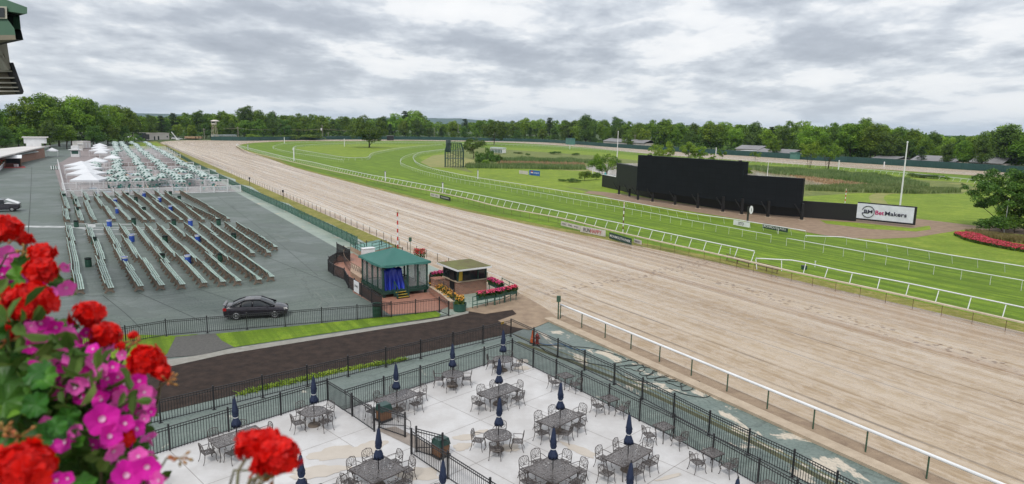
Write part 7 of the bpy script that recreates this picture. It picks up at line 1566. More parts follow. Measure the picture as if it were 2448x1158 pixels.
# small sheds on the fence
bldg('fence_shed', 'tiny open dark shed on the far fence right of the lone tree', 'shed', (925, 335.5), (940, 335.8), 325.5, 3, M_dark, M_shed)
bldg('fence_shed', 'small green shed on the far fence left of the first flagpole', 'shed', (1352, 345.5), (1364, 346.5), 331.5, 4, mat('sea_green_paint', (0.08, 0.22, 0.18), .6)); bldg('fence_shed', 'small white shed with pitched roof by the barns', 'shed', (1772, 371.5), (1798, 373), 361, 4, M_bwhite, M_white)
bldg('fence_shed', 'pale green gate frame shed on the far fence above the reeds', 'shed', (1888, 380.5), (1905, 381.7), 366, 2, mat('sea_green_paint', (0.08, 0.22, 0.18), .6))
# hills
mb = MB(); hv_ = [(-2600, 2600, 22), (-2200, 2900, 30), (-1900, 3050, 40), (-1600, 3200, 38), (-1300, 3400, 22), (-900, 3500, 30), (-650, 3600, 46), (-300, 3700, 48), (0, 3700, 34), (600, 3700, 14)]
hp = spline([Vector((h[0]*2.4, h[1]*2.4, 14.5+(h[2]-14.5)*2.4)) for h in hv_], 5); vs = []
for k, p in enumerate(hp): zz_ = p.z*.95+4.0*math.sin(k*1.3)+2.5*math.sin(k*2.9); vs += [(p.x, p.y-250, -1), (p.x, p.y, zz_), (p.x*1.02, p.y+400, -1)]
mb.add(vs, [(3*i+j, 3*i+3+j, 3*i+4+j, 3*i+1+j) for i in range(len(hp)-1) for j in (0, 1)]); struct('hills', mb, mat('hill_woods', (0.020, 0.045, 0.015), .9, col2=(0.035, 0.065, 0.02), scale=.01))
q = Vector((-4200, 7390, 60)); mb = MB(); mb.tube([q-Vector((0, 0, 10)), q+Vector((0, 0, 85))], [4, 1.6], 5); o = mb.build('radio_mast', M_cap, None, loc=q); tag(o, 'tiny thin radio mast on the blue hill at left', 'mast')
# ------------------------------------------------------------- video board
M_led = mat('black_led_panel', (0.008, 0.0095, 0.012), .6, col2=(0.011, 0.0125, 0.016), scale=.4, spec=.15)
def led_seams(m):
    t = m.node_tree; b = t.nodes['Principled BSDF']; tcn = N(t, 'ShaderNodeTexCoord'); sp = N(t, 'ShaderNodeSeparateXYZ'); L(t, tcn.outputs['Object'], sp.inputs[0])
    cb = N(t, 'ShaderNodeCombineXYZ'); L(t, math_(t, 'MULTIPLY', sp.outputs[1], -1.24), cb.inputs[0]); L(t, sp.outputs[2], cb.inputs[1])
    br = N(t, 'ShaderNodeTexBrick', i={'Scale': 1.0, 'Mortar Size': 0.02, 'Brick Width': 1.28, 'Row Height': 0.96, 'Color1': (0.0085, 0.010, 0.0125, 1), 'Color2': (0.0065, 0.0078, 0.010, 1), 'Mortar': (0.003, 0.003, 0.004, 1)}); br.offset = 0.0
    L(t, cb.outputs[0], br.inputs[0]); L(t, br.outputs[0], b.inputs['Base Color'])
led_seams(M_led)
M_ledg = mat('grey_black_panel', (0.016, 0.018, 0.021), .5, spec=.2)
M_steel = mat('black_steel', (0.006, 0.006, 0.007), .5)
A_ = P(1520, 478.7); B_ = P(1912, 526.7); 
bl = P(1474.6, 466); t = thing('video_board', 'huge black stepped video screen on black steel legs', 'screen', A_)
Bm = P(1771, 513)
def panel(name, a, b, z0, z1, th, m, par):
    a = Vector((a.x, a.y, 0)); b = Vector((b.x, b.y, 0)); u = (b-a).normalized(); v = Vector((-u.y, u.x, 0)); v = v if v.y > 0 else -v
    mb = MB(); mb.prism([p.xy for p in (a, b, b+v*th, a+v*th)], z0, z1); return mb.build(name, m, par)
zA = HZ(A_, 371.5); zB = HZ(Bm, 386.5); z0A = HZ(A_, 454); z0B = HZ(B_, 499)
main = panel('main_display', A_, Bm, (z0A+z0B)/2, (zA+zB)/2, 1.1, M_led, t)
right = panel('side_display', Bm, B_, z0B, HZ(B_, 427.5), .9, M_led, t)
left = panel('side_display', P(1471, 463.5), A_, HZ(bl, 445), HZ(bl, 391.5), .9, M_ledg, t)
for (x, y) in [(1475, 466), (1500, 471.6), (1520, 479.5), (1555, 484), (1609, 491.5), (1663, 499.5), (1723, 508), (1768, 514), (1831, 520.5), (1912, 527.5)]:
    q = P(x, y)+Vector((.5, .55, 0)); mb = MB(); mb.bar(q, q+Vector((0, 0, 2.8)), .42); mb.bar(q+Vector((-.1, 0, .9)), q+Vector((-1.2, .3, 2.6)), .16); mb.build('leg', M_steel, t)
    mb = MB(); mb.box((q.x, q.y, .03), (.9, .9, .08)); mb.build('footing', M_kerb, t)
mb = MB(); u = (Bm-A_).normalized()
for f_ in (.12, .14, .97): q = A_.lerp(Bm, f_); mb.box((q.x, q.y+.5, (zA+zB)/2+.08), (.5, .4, .2))
mb.build('top_bracket', M_steel, t)
# black wall behind and advertising board
bm0 = P(2046, 530); bm1 = P(2182, 544); w0 = P(1438.5, 446)
t = thing('screen_wall', 'long low black wall running behind the video screen legs', 'wall', w0); hw0 = HZ(w0, 417.5)
wp_ = [P(*q) for q in [(1438.5, 446.5), (1480, 455.5), (1517, 466), (1553, 474), (1609, 483), (1723, 501), (1850, 515), (2046, 530)]]; mid1 = wp_[1]; hw1 = HZ(bm0, 489)
for k, (a, b) in enumerate(zip(wp_, wp_[1:])): panel('wall_panel', a, b, .05, hw0+(hw1-hw0)*(k/6), .25, M_steel, t)
mb = MB(); mb.bar(w0+Vector((0, 0, hw0+.05)), mid1+Vector((0, 0, hw0+.05)), .3, .12); mb.build('white_coping', M_white, t)
u = (mid1-w0).normalized(); z = Vector((0, 0, 1)); M_teal = mat('teal_emblem', (0.10, 0.42, 0.45), .6)
mb = MB(); e0 = w0+u*.9-Vector((-u.y, u.x, 0))*.03+z*1.1; mb.slab([e0, e0+u*1.9, e0+u*1.9+z*1.9, e0+u*.95+z*2.6, e0+z*1.9], .04); o = mb.build('emblem', M_teal, t)
mb = MB(); mb.slab([e0+u*.45+z*.2-Vector((-u.y, u.x, 0))*.03, e0+u*1.5+z*.2-Vector((-u.y, u.x, 0))*.03, e0+u*1.1+z*1.4-Vector((-u.y, u.x, 0))*.03], .02); mb.build('emblem_horse', M_wlet, t)
text('lettering', 'MONMOUTH PARK', e0+u*2.6+z*.8, u, z, .6, M_wlet, t, width=8.4, bold=.02)
t = thing('advertising_board', 'white letterbox board reading BetMakers at the right end of the black wall', 'sign', bm0); h1 = HZ(bm1, 498.5)
panel('frame', bm0, bm1+(bm1-bm0).normalized()*.25, .35, h1+.25, .3, M_steel, t); u = (bm1-bm0).normalized(); n_ = Vector((u.y, -u.x, 0)); ln = (bm1-bm0).length
mb = MB(); o_ = bm0+n_*.04; mb.slab([o_+z*.62, o_+u*(ln-.05)+z*.62, o_+u*(ln-.05)+z*(h1+.08), o_+z*(h1+.08)], .05); mb.build('face', mat('sign_white', (0.70, 0.73, 0.80), .5), t)
cz = (.62+h1)/2; M_sink = mat('navy_ink', (0.02, 0.02, 0.045), .6); M_mag = mat('magenta_ink', (0.50, 0.01, 0.14), .6)
cc = o_+u*(ln*.205)+z*cz+n_*.06; rr = .92; mb = MB()
mb.tube([cc+u*(rr*math.cos(math.radians(a)))+z*(rr*math.sin(math.radians(a))) for a in range(-165, 166, 10)], .055, 4); mb.bar(cc-u*rr*.97-z*.24, cc+u*.1-z*.24, .05, .09); mb.build('ring', M_sink, t)
text('lettering', 'BM', cc-u*.62-z*.2, u, z, .52, M_sink, t, width=1.28, bold=.02, push=.02)
text('lettering', 'Bet', o_+u*(ln*.335)+z*(cz-.35), u, z, .68, M_mag, t, width=ln*.155, push=.06, bold=.02); text('lettering', 'Makers', o_+u*(ln*.505)+z*(cz-.35), u, z, .66, M_sink, t, width=ln*.375, push=.06, bold=.02)
# rail signs
def rail_sign(label, p0, p1, zt, hh, base, words, name='rail_sign', zc=0.0):
    a = P(*p0, zt); b = P(*p1, zt); a.z = b.z = 0; u = (b-a).normalized(); n_ = Vector((u.y, -u.x, 0)); n_ = n_ if n_.dot(-a) > 0 else -n_; t = thing(name, label, 'sign', a); ln = (b-a).length
    if u.cross(z).dot(n_) < 0: a, b = b, a; u = -u
    mb = MB(); o_ = a+n_*.02; mb.slab([o_+z*(zt-hh), o_+u*ln+z*(zt-hh), o_+u*ln+z*zt, o_+z*zt], .03); mb.build('board', base, t)
    for s, f0, wf, hf, m in words: text('lettering', s, o_+u*(ln*f0)+z*(zt-hh*(.5+hf/2)), u, z, hh*hf, m, t, width=ln*wf, push=.02, bold=.01)
    return t
M_sbeige = mat('pale_sign', (0.58, 0.54, 0.50), .6); M_sgreen = mat('dark_green_sign', (0.012, 0.05, 0.035), .6)
rail_sign('pale banner with three small repeated words under the beige rail', (1341.5, 529), (1387, 540), .88, .62, M_sbeige, [('XTWO.', .06, .22, .3, M_ink), ('XTWO.', .38, .22, .3, M_ink), ('XTWO.', .70, .22, .3, M_ink)])
rail_sign('pale banner reading RUNHAPPY under the beige rail', (1388, 540), (1448, 551.5), .95, .85, M_sbeige, [('RUN', .13, .27, .62, M_ink), ('HAPPY', .41, .44, .62, M_rlet)])
rail_sign('dark green banner with white park name under the beige rail', (1457, 555.5), (1510.5, 571), .92, .80, M_sgreen, [('MONMOUTH PARK', .04, .92, .40, M_wlet)])
rail_sign('small pale plate right of the dark green banner', (1516, 570.5), (1534, 576), .80, .5, M_sbeige, [('RESORT', .12, .76, .3, M_ink)])
rail_sign('small pale plate under the beige rail below the striped distance post', (1029, 461), (1051, 466), .82, .7, M_sbeige, [('TVG', .1, .3, .3, M_ink), ('TVG', .55, .3, .3, M_ink)])
rail_sign('small black plate under the beige rail below the striped distance post', (1052, 466), (1077, 472.5), .82, .7, M_black, [('RUNHAPPY', .12, .76, .36, M_wlet)])
rail_sign('white banner on the inner white rail in front of the screen', (1754, 526), (1793, 533), .95, .75, M_white, [('XTO', .3, .34, .6, M_ink)])
rail_sign('green banner behind the inner white rail with white park name', (1824, 534), (1884, 545), 1.0, .7, M_sgreen, [('MONMOUTH PARK', .05, .9, .5, M_wlet)])
q = P(1786, 541); t = thing('winning_post', 'black post with white oval disc on the inner white rail', 'post', q); mb = MB(); mb.bar(q, q+z*3.0, .22); mb.build('shaft', M_black, t)
mb = MB(); c = q+z*2.55+Vector((.35, -.25, 0)); mb.lathe([(.42, -.03), (.42, .03)], 18, (0, 0, 0), sy=1.5); vv = mb.v; mb.v = [(c.x+x*.75*.9, c.y+zz2, c.z+y) for x, y, zz2 in vv]; mb.build('disc', M_white, t)
mb = MB(); mb.box((c.x, c.y-.05, c.z), (.06, .02, .5)); mb.build('disc_mark', M_ink, t)
# field adverts
for (p0, p1, hh, base, l_, words) in [((1241, 416.5), (1262, 419), 1.0, M_sbeige, 'blank pale advertising board on the infield grass', []), ((1265, 419.5), (1290, 422.5), 1.45, mat('blue_sign', (0.01, 0.11, 0.42), .5), 'blue advertising board with round red white and blue logo on the infield', [('pepsi', .47, .46, .5, M_wlet)])]:
    t = rail_sign(l_, p0, p1, 0, 0, base, [], 'field_sign'); [bpy.data.objects.remove(c) for c in list(t.children)]
    a = P(*p0); b = P(*p1); u = (b-a).normalized(); n_ = Vector((u.y, -u.x, 0)); mb = MB(); mb.slab([a+z*.15, b+z*.15, b+z*(hh+.15), a+z*(hh+.15)], .06); mb.build('board', base, t)
    for f_ in (.1, .9): mb = MB(); c = a.lerp(b, f_)+Vector((0, .1, 0)); mb.bar(c, c+z*hh, .07); mb.build('stake', M_white, t)
    for s, f0, wf, hf, m in words:
        text('lettering', s, a+u*((b-a).length*f0)+z*(.15+hh*.28), u, z, hh*hf, m, t, width=(b-a).length*wf, push=.02)
        c = a+u*((b-a).length*.27)+n_*.03+z*(.15+hh*.5)
        for k, (m2, y0, y1) in enumerate(((M_rlet, .12, .42), (M_wlet, -.10, .12), (mat('deep_blue', (0.01, 0.02, 0.25), .5), -.42, -.10))):
            pts = []
            for i in range(9): yy = y0+(y1-y0)*i/8; xx = math.sqrt(max(0, .42**2-yy**2)); pts.append((xx, yy))
            ring_ = [c+u*(x*hh)+z*(y*hh) for x, y in pts]+[c-u*(x*hh)+z*(y*hh) for x, y in reversed(pts)]; mb = MB(); mb.slab(ring_, .01); mb.build('logo_stripe', m2, t)
# small benches of the rail and bits on the turf
q = P(1922, 644); t = thing('turf_box', 'small dark green box on the grass by the white rail', 'box', q); mb = MB(); mb.box((q.x, q.y, .18), (.5, .35, .36)); mb.build('body', M_gwood, t); mb = MB(); mb.box((q.x, q.y, .39), (.58, .43, .06), taper=.8); mb.build('lid', M_black, t)
for k, (x, y) in enumerate([(1745, 608), (1948, 639), (1860, 560), (1604, 576)]): q = P(x, y); t = thing('turf_marker', 'thin white marker stake on the turf, %s' % ('left of the rail gap', 'beside the white rail right of the gap', 'near the gap of the middle rail', 'above the beige rail')[k], 'marker', q); mb = MB(); mb.bar(q, q+z*.6, .05); mb.build('stake', M_white, t); mb = MB(); mb.box((q.x, q.y, .62), (.14, .05, .14)); mb.build('flag', M_white, t)
for (x0, y0, x1, y1, l_) in [(1735, 623, 1792, 640, 'left one'), (1805, 642, 1860, 656, 'right one')]:
    a, b = P(x0, y0), P(x1, y1); t = thing('rail_bench', 'low dark metal rack under the beige rail beside the rail gap, '+l_, 'rack', a); mb = MB(); mb.bar(a+z*.45, b+z*.45, .3, .05); mb.bar(a+z*.75, b+z*.75, .05, .05); mb.build('shelf', M_rust, t)
    for f_ in (.05, .5, .95): c = a.lerp(b, f_); mb = MB(); mb.bar(c, c+z*.78, .06); mb.build('leg', M_rust, t)
for k, (x, y) in enumerate([(622, 372), (640, 378)]): # gallopers working on the track
    pass
# ------------------------------------------------------------- grandstand corner at top left (same side as the camera)
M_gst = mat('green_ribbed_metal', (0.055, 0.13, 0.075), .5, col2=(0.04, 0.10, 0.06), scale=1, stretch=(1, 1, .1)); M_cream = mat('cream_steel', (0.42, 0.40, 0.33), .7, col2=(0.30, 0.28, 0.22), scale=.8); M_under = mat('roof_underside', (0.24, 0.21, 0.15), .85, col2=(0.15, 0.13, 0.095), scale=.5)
D = 34.0
def Q(x, y, d=D): return PD(x, y, d)
t = thing('grandstand_cabin', 'green ribbed rooftop cabin of the grandstand with window, top left corner', 'building', Q(-20, 60))
bk = Vector((-8.5, 7.0, 0))
def body(name, pts, m, par, back=bk, d=D):
    mb = MB(); f = [Q(x, y, d) for x, y in pts]; n = len(f); mb.add(f+[p+back for p in f], [tuple(range(n)), tuple(range(2*n-1, n-1, -1))]+[(i, n+i, n+(i+1) % n, (i+1) % n) for i in range(n)]); return mb.build(name, m, par)
body('roof', [(-60, -25), (8, -3), (65, 18), (65, 33), (58, 33), (-60, 16)], M_gst, t, Vector((-5.0, 4, 0)))
body('eave_shade_strip', [(-60, 17), (55, 30), (52, 36), (-60, 30)], M_steel, t, Vector((-4, 3, 0)), D+.3)  # black strip built in as the shade under the eave
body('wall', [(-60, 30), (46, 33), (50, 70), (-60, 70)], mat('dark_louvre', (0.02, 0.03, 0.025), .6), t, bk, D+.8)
for k in range(5):
    body('louvre', [(33+k*3.2, 40), (34.4+k*3.2, 40), (35.4+k*3.2, 69), (34+k*3.2, 69)], M_gst, t, Vector((-.08, .06, 0)), D+.7)
body('lower_wall', [(-60, 44), (17, 45), (34, 68), (38, 90), (36, 95), (-60, 97)], M_gst, t, bk, D)
body('end_panel', [(34, 68), (50, 71), (56, 96), (39, 94)], M_steel, t, bk, D+1.0)
body('window_frame', [(-60, 13), (16, 16), (17, 45), (-60, 44)], M_cream, t, Vector((-.4, .3, 0)), D-.1); body('window', [(-60, 17), (10, 19), (10.5, 41), (-60, 40)], M_glass, t, Vector((-.4, .3, 0)), D-.15)
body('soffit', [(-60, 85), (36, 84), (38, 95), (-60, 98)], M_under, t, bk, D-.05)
t = thing('grandstand_roof', 'cream steel underside of the grandstand roof jutting in at top left', 'roof', Q(-20, 160))
ribs = [(168, 32, 175), (184, 38, 190), (196, 43, 201), (207, 48, 211), (216, 52, 218.5)]
body('beam', [(-60, 97), (16, 98), (26, 166), (20, 168), (10, 130), (-60, 60)], M_cream, t, Vector((-13, 10, 0)), D+4)
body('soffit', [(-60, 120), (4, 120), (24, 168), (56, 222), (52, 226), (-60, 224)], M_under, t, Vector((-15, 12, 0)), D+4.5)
for a, x, b in ribs: body('rib', [(-60, a), (x, a+1), (x+1, a+4), (-60, a+4)], M_cream, t, Vector((-.9, .6, 0)), D+4)
body('edge_truss', [(24, 150), (32, 150), (57, 219), (55, 225), (50, 222), (32, 172)], M_steel, t, Vector((-1.3, 1, 0)), D+3.9)
body('raking_beam', [(-60, 60), (0, 116), (24, 164), (20, 168), (-2, 126), (-60, 78)], M_cream, t, Vector((-1.1, .8, 0)), D+3.8)
body('raking_beam', [(-60, 128), (0, 133), (22, 168), (17, 168), (-4, 142), (-60, 134)], M_cream, t, Vector((-1.1, .8, 0)), D+3.7)
# flower boxed stair rail at the left edge
t = thing('stair_planter', 'white stair rail with red and white flowers at the left edge', 'planter', P(2, 412)); a, b = P(-6, 414), P(18, 388); mb = MB(); mb.bar(a+z*1.2, b+z*1.2, .6, .5); mb.bar(a+z*.4, b+z*.4, .1, .8); mb.build('box', M_white, t)
flowers('x', '', '', [(a.x, a.y, 1.4), (b.x, b.y, 1.4)], .9, 0, .6, 700, 220, M_redf, parts_only=t, fs=.3, ls=.3)
# ------------------------------------------------------------- balcony flowers close to the camera
rf = np.random.default_rng(21); rq_ = random.Random(21)
def petal_mat(name, c1, c2, tr=.35):
    m = bpy.data.materials.new(name); m.use_nodes = True; t = m.node_tree; b = t.nodes['Principled BSDF']; tcn = N(t, 'ShaderNodeTexCoord'); g = N(t, 'ShaderNodeNewGeometry')
    no = N(t, 'ShaderNodeTexNoise', i={'Scale': 60.0, 'Detail': 4.0}); L(t, tcn.outputs['Object'], no.inputs['Vector'])
    f = math_(t, 'ADD', math_(t, 'MULTIPLY', no.outputs[0], .6), math_(t, 'MULTIPLY', g.outputs['Random Per Island'], .4)); c = mixc(t, ramp(t, f, [(.3, 0), (.7, 1)]), c1, c2)
    L(t, c, b.inputs['Base Color']); b.inputs['Roughness'].default_value = .5; b.inputs['Specular IOR Level'].default_value = .25
    tl = N(t, 'ShaderNodeBsdfTranslucent'); L(t, c, tl.inputs[0]); mx = N(t, 'ShaderNodeMixShader', i={0: tr}); L(t, b.outputs[0], mx.inputs[1]); L(t, tl.outputs[0], mx.inputs[2]); L(t, mx.outputs[0], t.nodes['Material Output'].inputs[0]); return m
M_ger = petal_mat('geranium_red', (0.80, 0.010, 0.004), (0.55, 0.004, 0.004)); M_pet = petal_mat('petunia_magenta', (0.86, 0.020, 0.50), (0.68, 0.018, 0.38)); M_petl = petal_mat('petunia_pink', (0.90, 0.18, 0.60), (0.80, 0.09, 0.46))
M_thr = mat('petunia_throat', (0.78, 0.42, 0.62), .5); M_lf = leafmat('geranium_leaf', (0.015, 0.06, 0.006), (0.045, 0.15, 0.014), (0.13, 0.29, 0.03), scale=14, tr=.25, rnd=.1, rough=.45); M_lf2 = leafmat('petunia_leaf', (0.03, 0.075, 0.012), (0.07, 0.15, 0.022), (0.15, 0.24, 0.05), scale=14, tr=.25, rnd=.1)
M_stem = mat('flower_stem', (0.10, 0.12, 0.04), .6, col2=(0.14, 0.09, 0.05), scale=20); M_bud = mat('flower_bud', (0.22, 0.22, 0.04), .6, col2=(0.42, 0.05, 0.02), scale=35)
def basis(n):
    n = Vector(n).normalized(); a = Vector((0, 0, 1)) if abs(n.z) < .9 else Vector((1, 0, 0)); u = n.cross(a).normalized(); return u, n.cross(u), n
def disc(mb, c, n, r_, lobes, depth=.2, wav=.12, seg=20, ph=0, m=0, rings=(.28, .62, 1.0), cup=1.0, ruf=.10):
    u, v, w_ = basis(n); vs = [Vector(c)-w_*(r_*depth)]; fs = []
    for k, rr in enumerate(rings):
        for j in range(seg):
            a = 2*math.pi*j/seg; lob = 1-wav*(.5+.5*math.cos(lobes*a+ph))*rr; q = r_*rr*lob; z = -r_*depth*(1-rr)**1.3*cup+r_*ruf*math.sin((lobes*2 if lobes < 6 else 5)*a+ph)*rr*rr
            vs.append(Vector(c)+u*(q*math.cos(a))+v*(q*math.sin(a))+w_*z)
    for j in range(seg): fs.append((0, 1+j, 1+(j+1) % seg))
    for k in range(len(rings)-1):
        for j in range(seg): o = 1+k*seg; fs.append((o+j, o+seg+j, o+seg+(j+1) % seg, o+(j+1) % seg))
    mb.add(vs, fs, m)
def ger_head(root, px, py, rp, depth, squash=.85, name='flower_head'):
    c = PD(px, py, depth); R_ = rp*.82/FPX*depth; mb = MB(); n = int(74*max(.35, min(1.6, (rp/45)**1.1))) ; k = 0; ph_ = rq_.uniform(0, 6)
    for i in range(n):
        z = 1-1.75*(i+.5)/n; a = i*2.399963+rq_.uniform(-.3, .3); s = math.sqrt(max(0, 1-z*z)); d = Vector((s*math.cos(a), s*math.sin(a), z*squash)); fc = c+d*R_*rq_.uniform(.62, 1.02)*(1+.16*math.sin(3*a+ph_)*s); fr = min(.0125, R_*.40)*rq_.uniform(.85, 1.15)
        u, v, w_ = basis(d+Vector((rq_.uniform(-.3, .3), rq_.uniform(-.3, .3), rq_.uniform(-.2, .3)))); a0 = rq_.uniform(0, 6)
        for p in range(5):
            aa = a0+p*1.2566; dr = u*math.cos(aa)+v*math.sin(aa); sd = dr.cross(w_); l_ = fr*rq_.uniform(.9, 1.1); up = w_*l_*rq_.uniform(.1, .4)
            mb.add([fc, fc+dr*l_*.5+sd*l_*.42+up*.5, fc+dr*l_*.92+sd*l_*.40+up, fc+dr*l_*1.05+up*.9, fc+dr*l_*.92-sd*l_*.40+up, fc+dr*l_*.5-sd*l_*.42+up*.5], [(0, 1, 2, 3), (0, 3, 4, 5)])
    mb.build(name, M_ger, root)
    return c
def pet_flower(root, px, py, rp, depth, dirn=None, m=None):
    c = PD(px, py, depth); R_ = rp*1.12/FPX*depth; toc = (Vector((0, 0, HC))-c).normalized(); n = toc*.6+Vector((rq_.uniform(-.5, 1.1), rq_.uniform(-.7, .3), rq_.uniform(-.5, .9))) if dirn is None else Vector(dirn)
    mb = MB(); disc(mb, c, n, R_, 5, .45, .16, 25, rq_.uniform(0, 6)); u, v, w_ = basis(n); mb.tube([c-w_*R_*.40, c-w_*R_*1.3], [R_*.2, R_*.08], 7); f = mb.build('flower', m or (M_pet if rq_.random() < .62 else M_petl), root, smooth=True)
    mb = MB(); disc(mb, c-w_*(R_*.22)+w_*.0008, n, R_*.20, 5, .5, .05, 12, 0, rings=(.5, 1.0)); mb.build('throat', M_thr, f)
    return c-Vector(w_)*R_*1.2
def stem(root, a, b, r_=.0022, bend=.02):
    a, b = Vector(a), Vector(b); mid = a.lerp(b, .5)+Vector((rq_.uniform(-bend, bend), 0, bend)); mb = MB(); mb.tube([a, mid, b], [r_*1.2, r_, r_*.9], 6); mb.build('stem', M_stem, root, smooth=True)
def buds(root, px, py, rp, depth, n=9):
    c = PD(px, py, depth); R_ = rp/FPX*depth; mb = MB()
    for i in range(n):
        d = Vector((rq_.uniform(-1, 1), rq_.uniform(-1, 1), rq_.uniform(-.8, .9))); p = c+d*R_*.8; q = p+d.normalized()*.008; mb.tube([c, p], .0008, 4); mb.tube([p, p.lerp(q, .5), q], [.001, .0026, .001], 6)
    mb.build('bud_cluster', M_bud, root, smooth=True); return c
def leaves(root, poly, n, rr, m, dmin, dmax, lobes=9, wav=.18, name='foliage'):
    mb = MB(); k = 0; poly_ = poly
    def ins(x, y):
        c = False
        for i in range(len(poly_)):
            (x1, y1), (x2, y2) = poly_[i], poly_[(i+1) % len(poly_)]
            if (y1 > y) != (y2 > y) and x < (x2-x1)*(y-y1)/(y2-y1)+x1: c = not c
        return c
    xs = [p[0] for p in poly]; ys = [p[1] for p in poly]
    while k < n:
        x, y = rq_.uniform(min(xs), max(xs)), rq_.uniform(min(ys), max(ys))
        if not ins(x, y): continue
        d = rq_.uniform(dmin, dmax); c = PD(x, y, d); nn_ = (Vector((0, 0, HC))-c).normalized()*.5+Vector((rq_.uniform(-.7, .7), rq_.uniform(-.6, .3), rq_.uniform(.0, 1.1))); disc(mb, c, nn_, rr*rq_.uniform(.65, 1.25), lobes, .15, wav, lobes*3, rq_.uniform(0, 6), rings=(.5, 1.0), ruf=.2); k += 1
    mb.build(name, m, root, smooth=False)
def slim(root, poly, n, ln, m, dmin, dmax):
    mb = MB(); xs = [p[0] for p in poly]; ys = [p[1] for p in poly]; k = 0
    def ins(x, y):
        c = False
        for i in range(len(poly)):
            (x1, y1), (x2, y2) = poly[i], poly[(i+1) % len(poly)]
            if (y1 > y) != (y2 > y) and x < (x2-x1)*(y-y1)/(y2-y1)+x1: c = not c
        return c
    while k < n:
        x, y = rq_.uniform(min(xs), max(xs)), rq_.uniform(min(ys), max(ys))
        if not ins(x, y): continue
        c = PD(x, y, rq_.uniform(dmin, dmax)); d = Vector((rq_.uniform(-1, 1), rq_.uniform(-.6, .6), rq_.uniform(-.5, 1))).normalized(); u, v, w_ = basis(d); s = u*math.cos(k)+v*math.sin(k); l_ = ln*rq_.uniform(.6, 1.3)
        w2 = s.cross(d)*l_*.12; mb.add([c, c+d*l_*.35+s*l_*.22+w2, c+d*l_*.75+s*l_*.20+w2, c+d*l_, c+d*l_*.75-s*l_*.20+w2, c+d*l_*.35-s*l_*.22+w2], [(0, 1, 2, 3), (0, 3, 4, 5)]); k += 1
    mb.build('foliage', m, root)
BASE = Vector((-.95, 1.25, 13.80))
def gplant(label, heads, poly, nl, budl=(), dm=(1.0, 1.35), base=None, stems=True):
    b = base or BASE; t = thing('geranium_plant', label, 'flowering plant', b)
    for (x, y, r_, d) in heads:
        c = ger_head(t, x, y, r_, d)
        if stems:
            a = PD(x-60, y+170, d+.12) if x < 500 else PD(560, 1240, d-.04)
            stem(t, a if (a.z > b.z) else b, c-Vector((0, 0, .01)))
    for (x, y, r_, d) in budl: c = buds(t, x, y, r_, d); stem(t, PD(x-70, y+60, d+.03), c, .0016)
    if nl: leaves(t, poly, nl, .022, M_lf, *dm)
    return t
def pplant(label, fl, poly, nl, dm=(1.05, 1.4)):
    t = thing('petunia_plant', label, 'flowering plant', BASE+Vector((rq_.uniform(-.2, .2), 0, 0)))
    for (x, y, r_, d) in fl: pet_flower(t, x, y, r_, d)
    if nl: slim(t, poly, nl, .038, M_lf2, *dm)
    return t
gplant('red geranium with four round heads rising at the upper left edge of the flower box', [(12, 548, 42, 1.35), (62, 572, 20, 1.4), (103, 608, 32, 1.3), (97, 648, 40, 1.25)], [(-60, 600), (60, 600), (100, 680), (60, 720), (-60, 720)], 26, [(35, 575, 12, 1.4), (60, 600, 12, 1.35)], (1.35, 1.6))
gplant('red geranium with the biggest upper head at the left edge', [(72, 722, 64, 1.15), (22, 795, 30, 1.2), (55, 800, 18, 1.22)], [(-60, 780), (60, 800), (90, 880), (60, 960), (-60, 960)], 60, [(20, 815, 16, 1.15)], (1.1, 1.4))
gplant('red geranium with heads on long stems leaning over the grass and mulch path', [(212, 753, 40, 1.25), (252, 803, 40, 1.25), (318, 802, 14, 1.25), (288, 828, 14, 1.24), (350, 862, 44, 1.2), (386, 888, 26, 1.2), (252, 890, 19, 1.15), (215, 888, 16, 1.15)], [(120, 860), (240, 880), (310, 960), (260, 1040), (120, 1000)], 45, [(402, 912, 16, 1.19), (325, 818, 12, 1.24)], (1.25, 1.5))
gplant('red geranium with a huge blurred head in the bottom left corner', [(50, 1125, 82, .85), (300, 1050, 24, 1.05)], [(-60, 880), (110, 880), (180, 980), (200, 1100), (260, 1250), (-60, 1250)], 80, [(45, 1045, 30, .9), (10, 1030, 14, .95)], (.95, 1.3))
gplant('single red geranium bloom hanging in front of the white patio', [(600, 1062, 42, .95), (665, 1090, 56, .93), (640, 1050, 34, .95), (700, 1108, 20, .93), (632, 1112, 34, .94)], [], 0, [(612, 1125, 18, .95), (655, 1140, 16, .94), (432, 1095, 16, 1.0)], base=Vector((-.75, 1.1, 13.8)))
FP = [(-60, 700), (60, 730), (110, 790), (170, 800), (230, 850), (290, 890), (325, 940), (350, 990), (345, 1040), (330, 1080), (370, 1130), (400, 1180), (400, 1260), (-60, 1260)]
pplant('magenta petunia with blooms between the upper geranium heads', [(15, 612, 24, 1.4), (40, 632, 20, 1.42), (58, 685, 26, 1.38), (12, 690, 26, 1.36), (155, 640, 13, 1.35), (160, 690, 20, 1.3), (126, 700, 14, 1.35), (90, 690, 22, 1.4), (30, 655, 24, 1.42), (5, 655, 18, 1.4), (68, 660, 18, 1.4)], [(-60, 620), (80, 620), (170, 650), (180, 700), (60, 740), (-60, 740)], 80, (1.35, 1.6))
pplant('pink petunia spilling through the middle of the flower box', [(128, 790, 24, 1.25), (170, 815, 22, 1.25), (100, 850, 26, 1.2), (75, 850, 14, 1.2), (135, 860, 22, 1.22), (190, 862, 28, 1.2), (222, 865, 22, 1.22), (160, 890, 22, 1.2), (115, 915, 26, 1.18), (140, 935, 18, 1.18), (215, 835, 18, 1.25), (168, 845, 20, 1.23), (245, 850, 16, 1.24), (265, 900, 22, 1.2), (170, 780, 14, 1.28)], FP, 260)
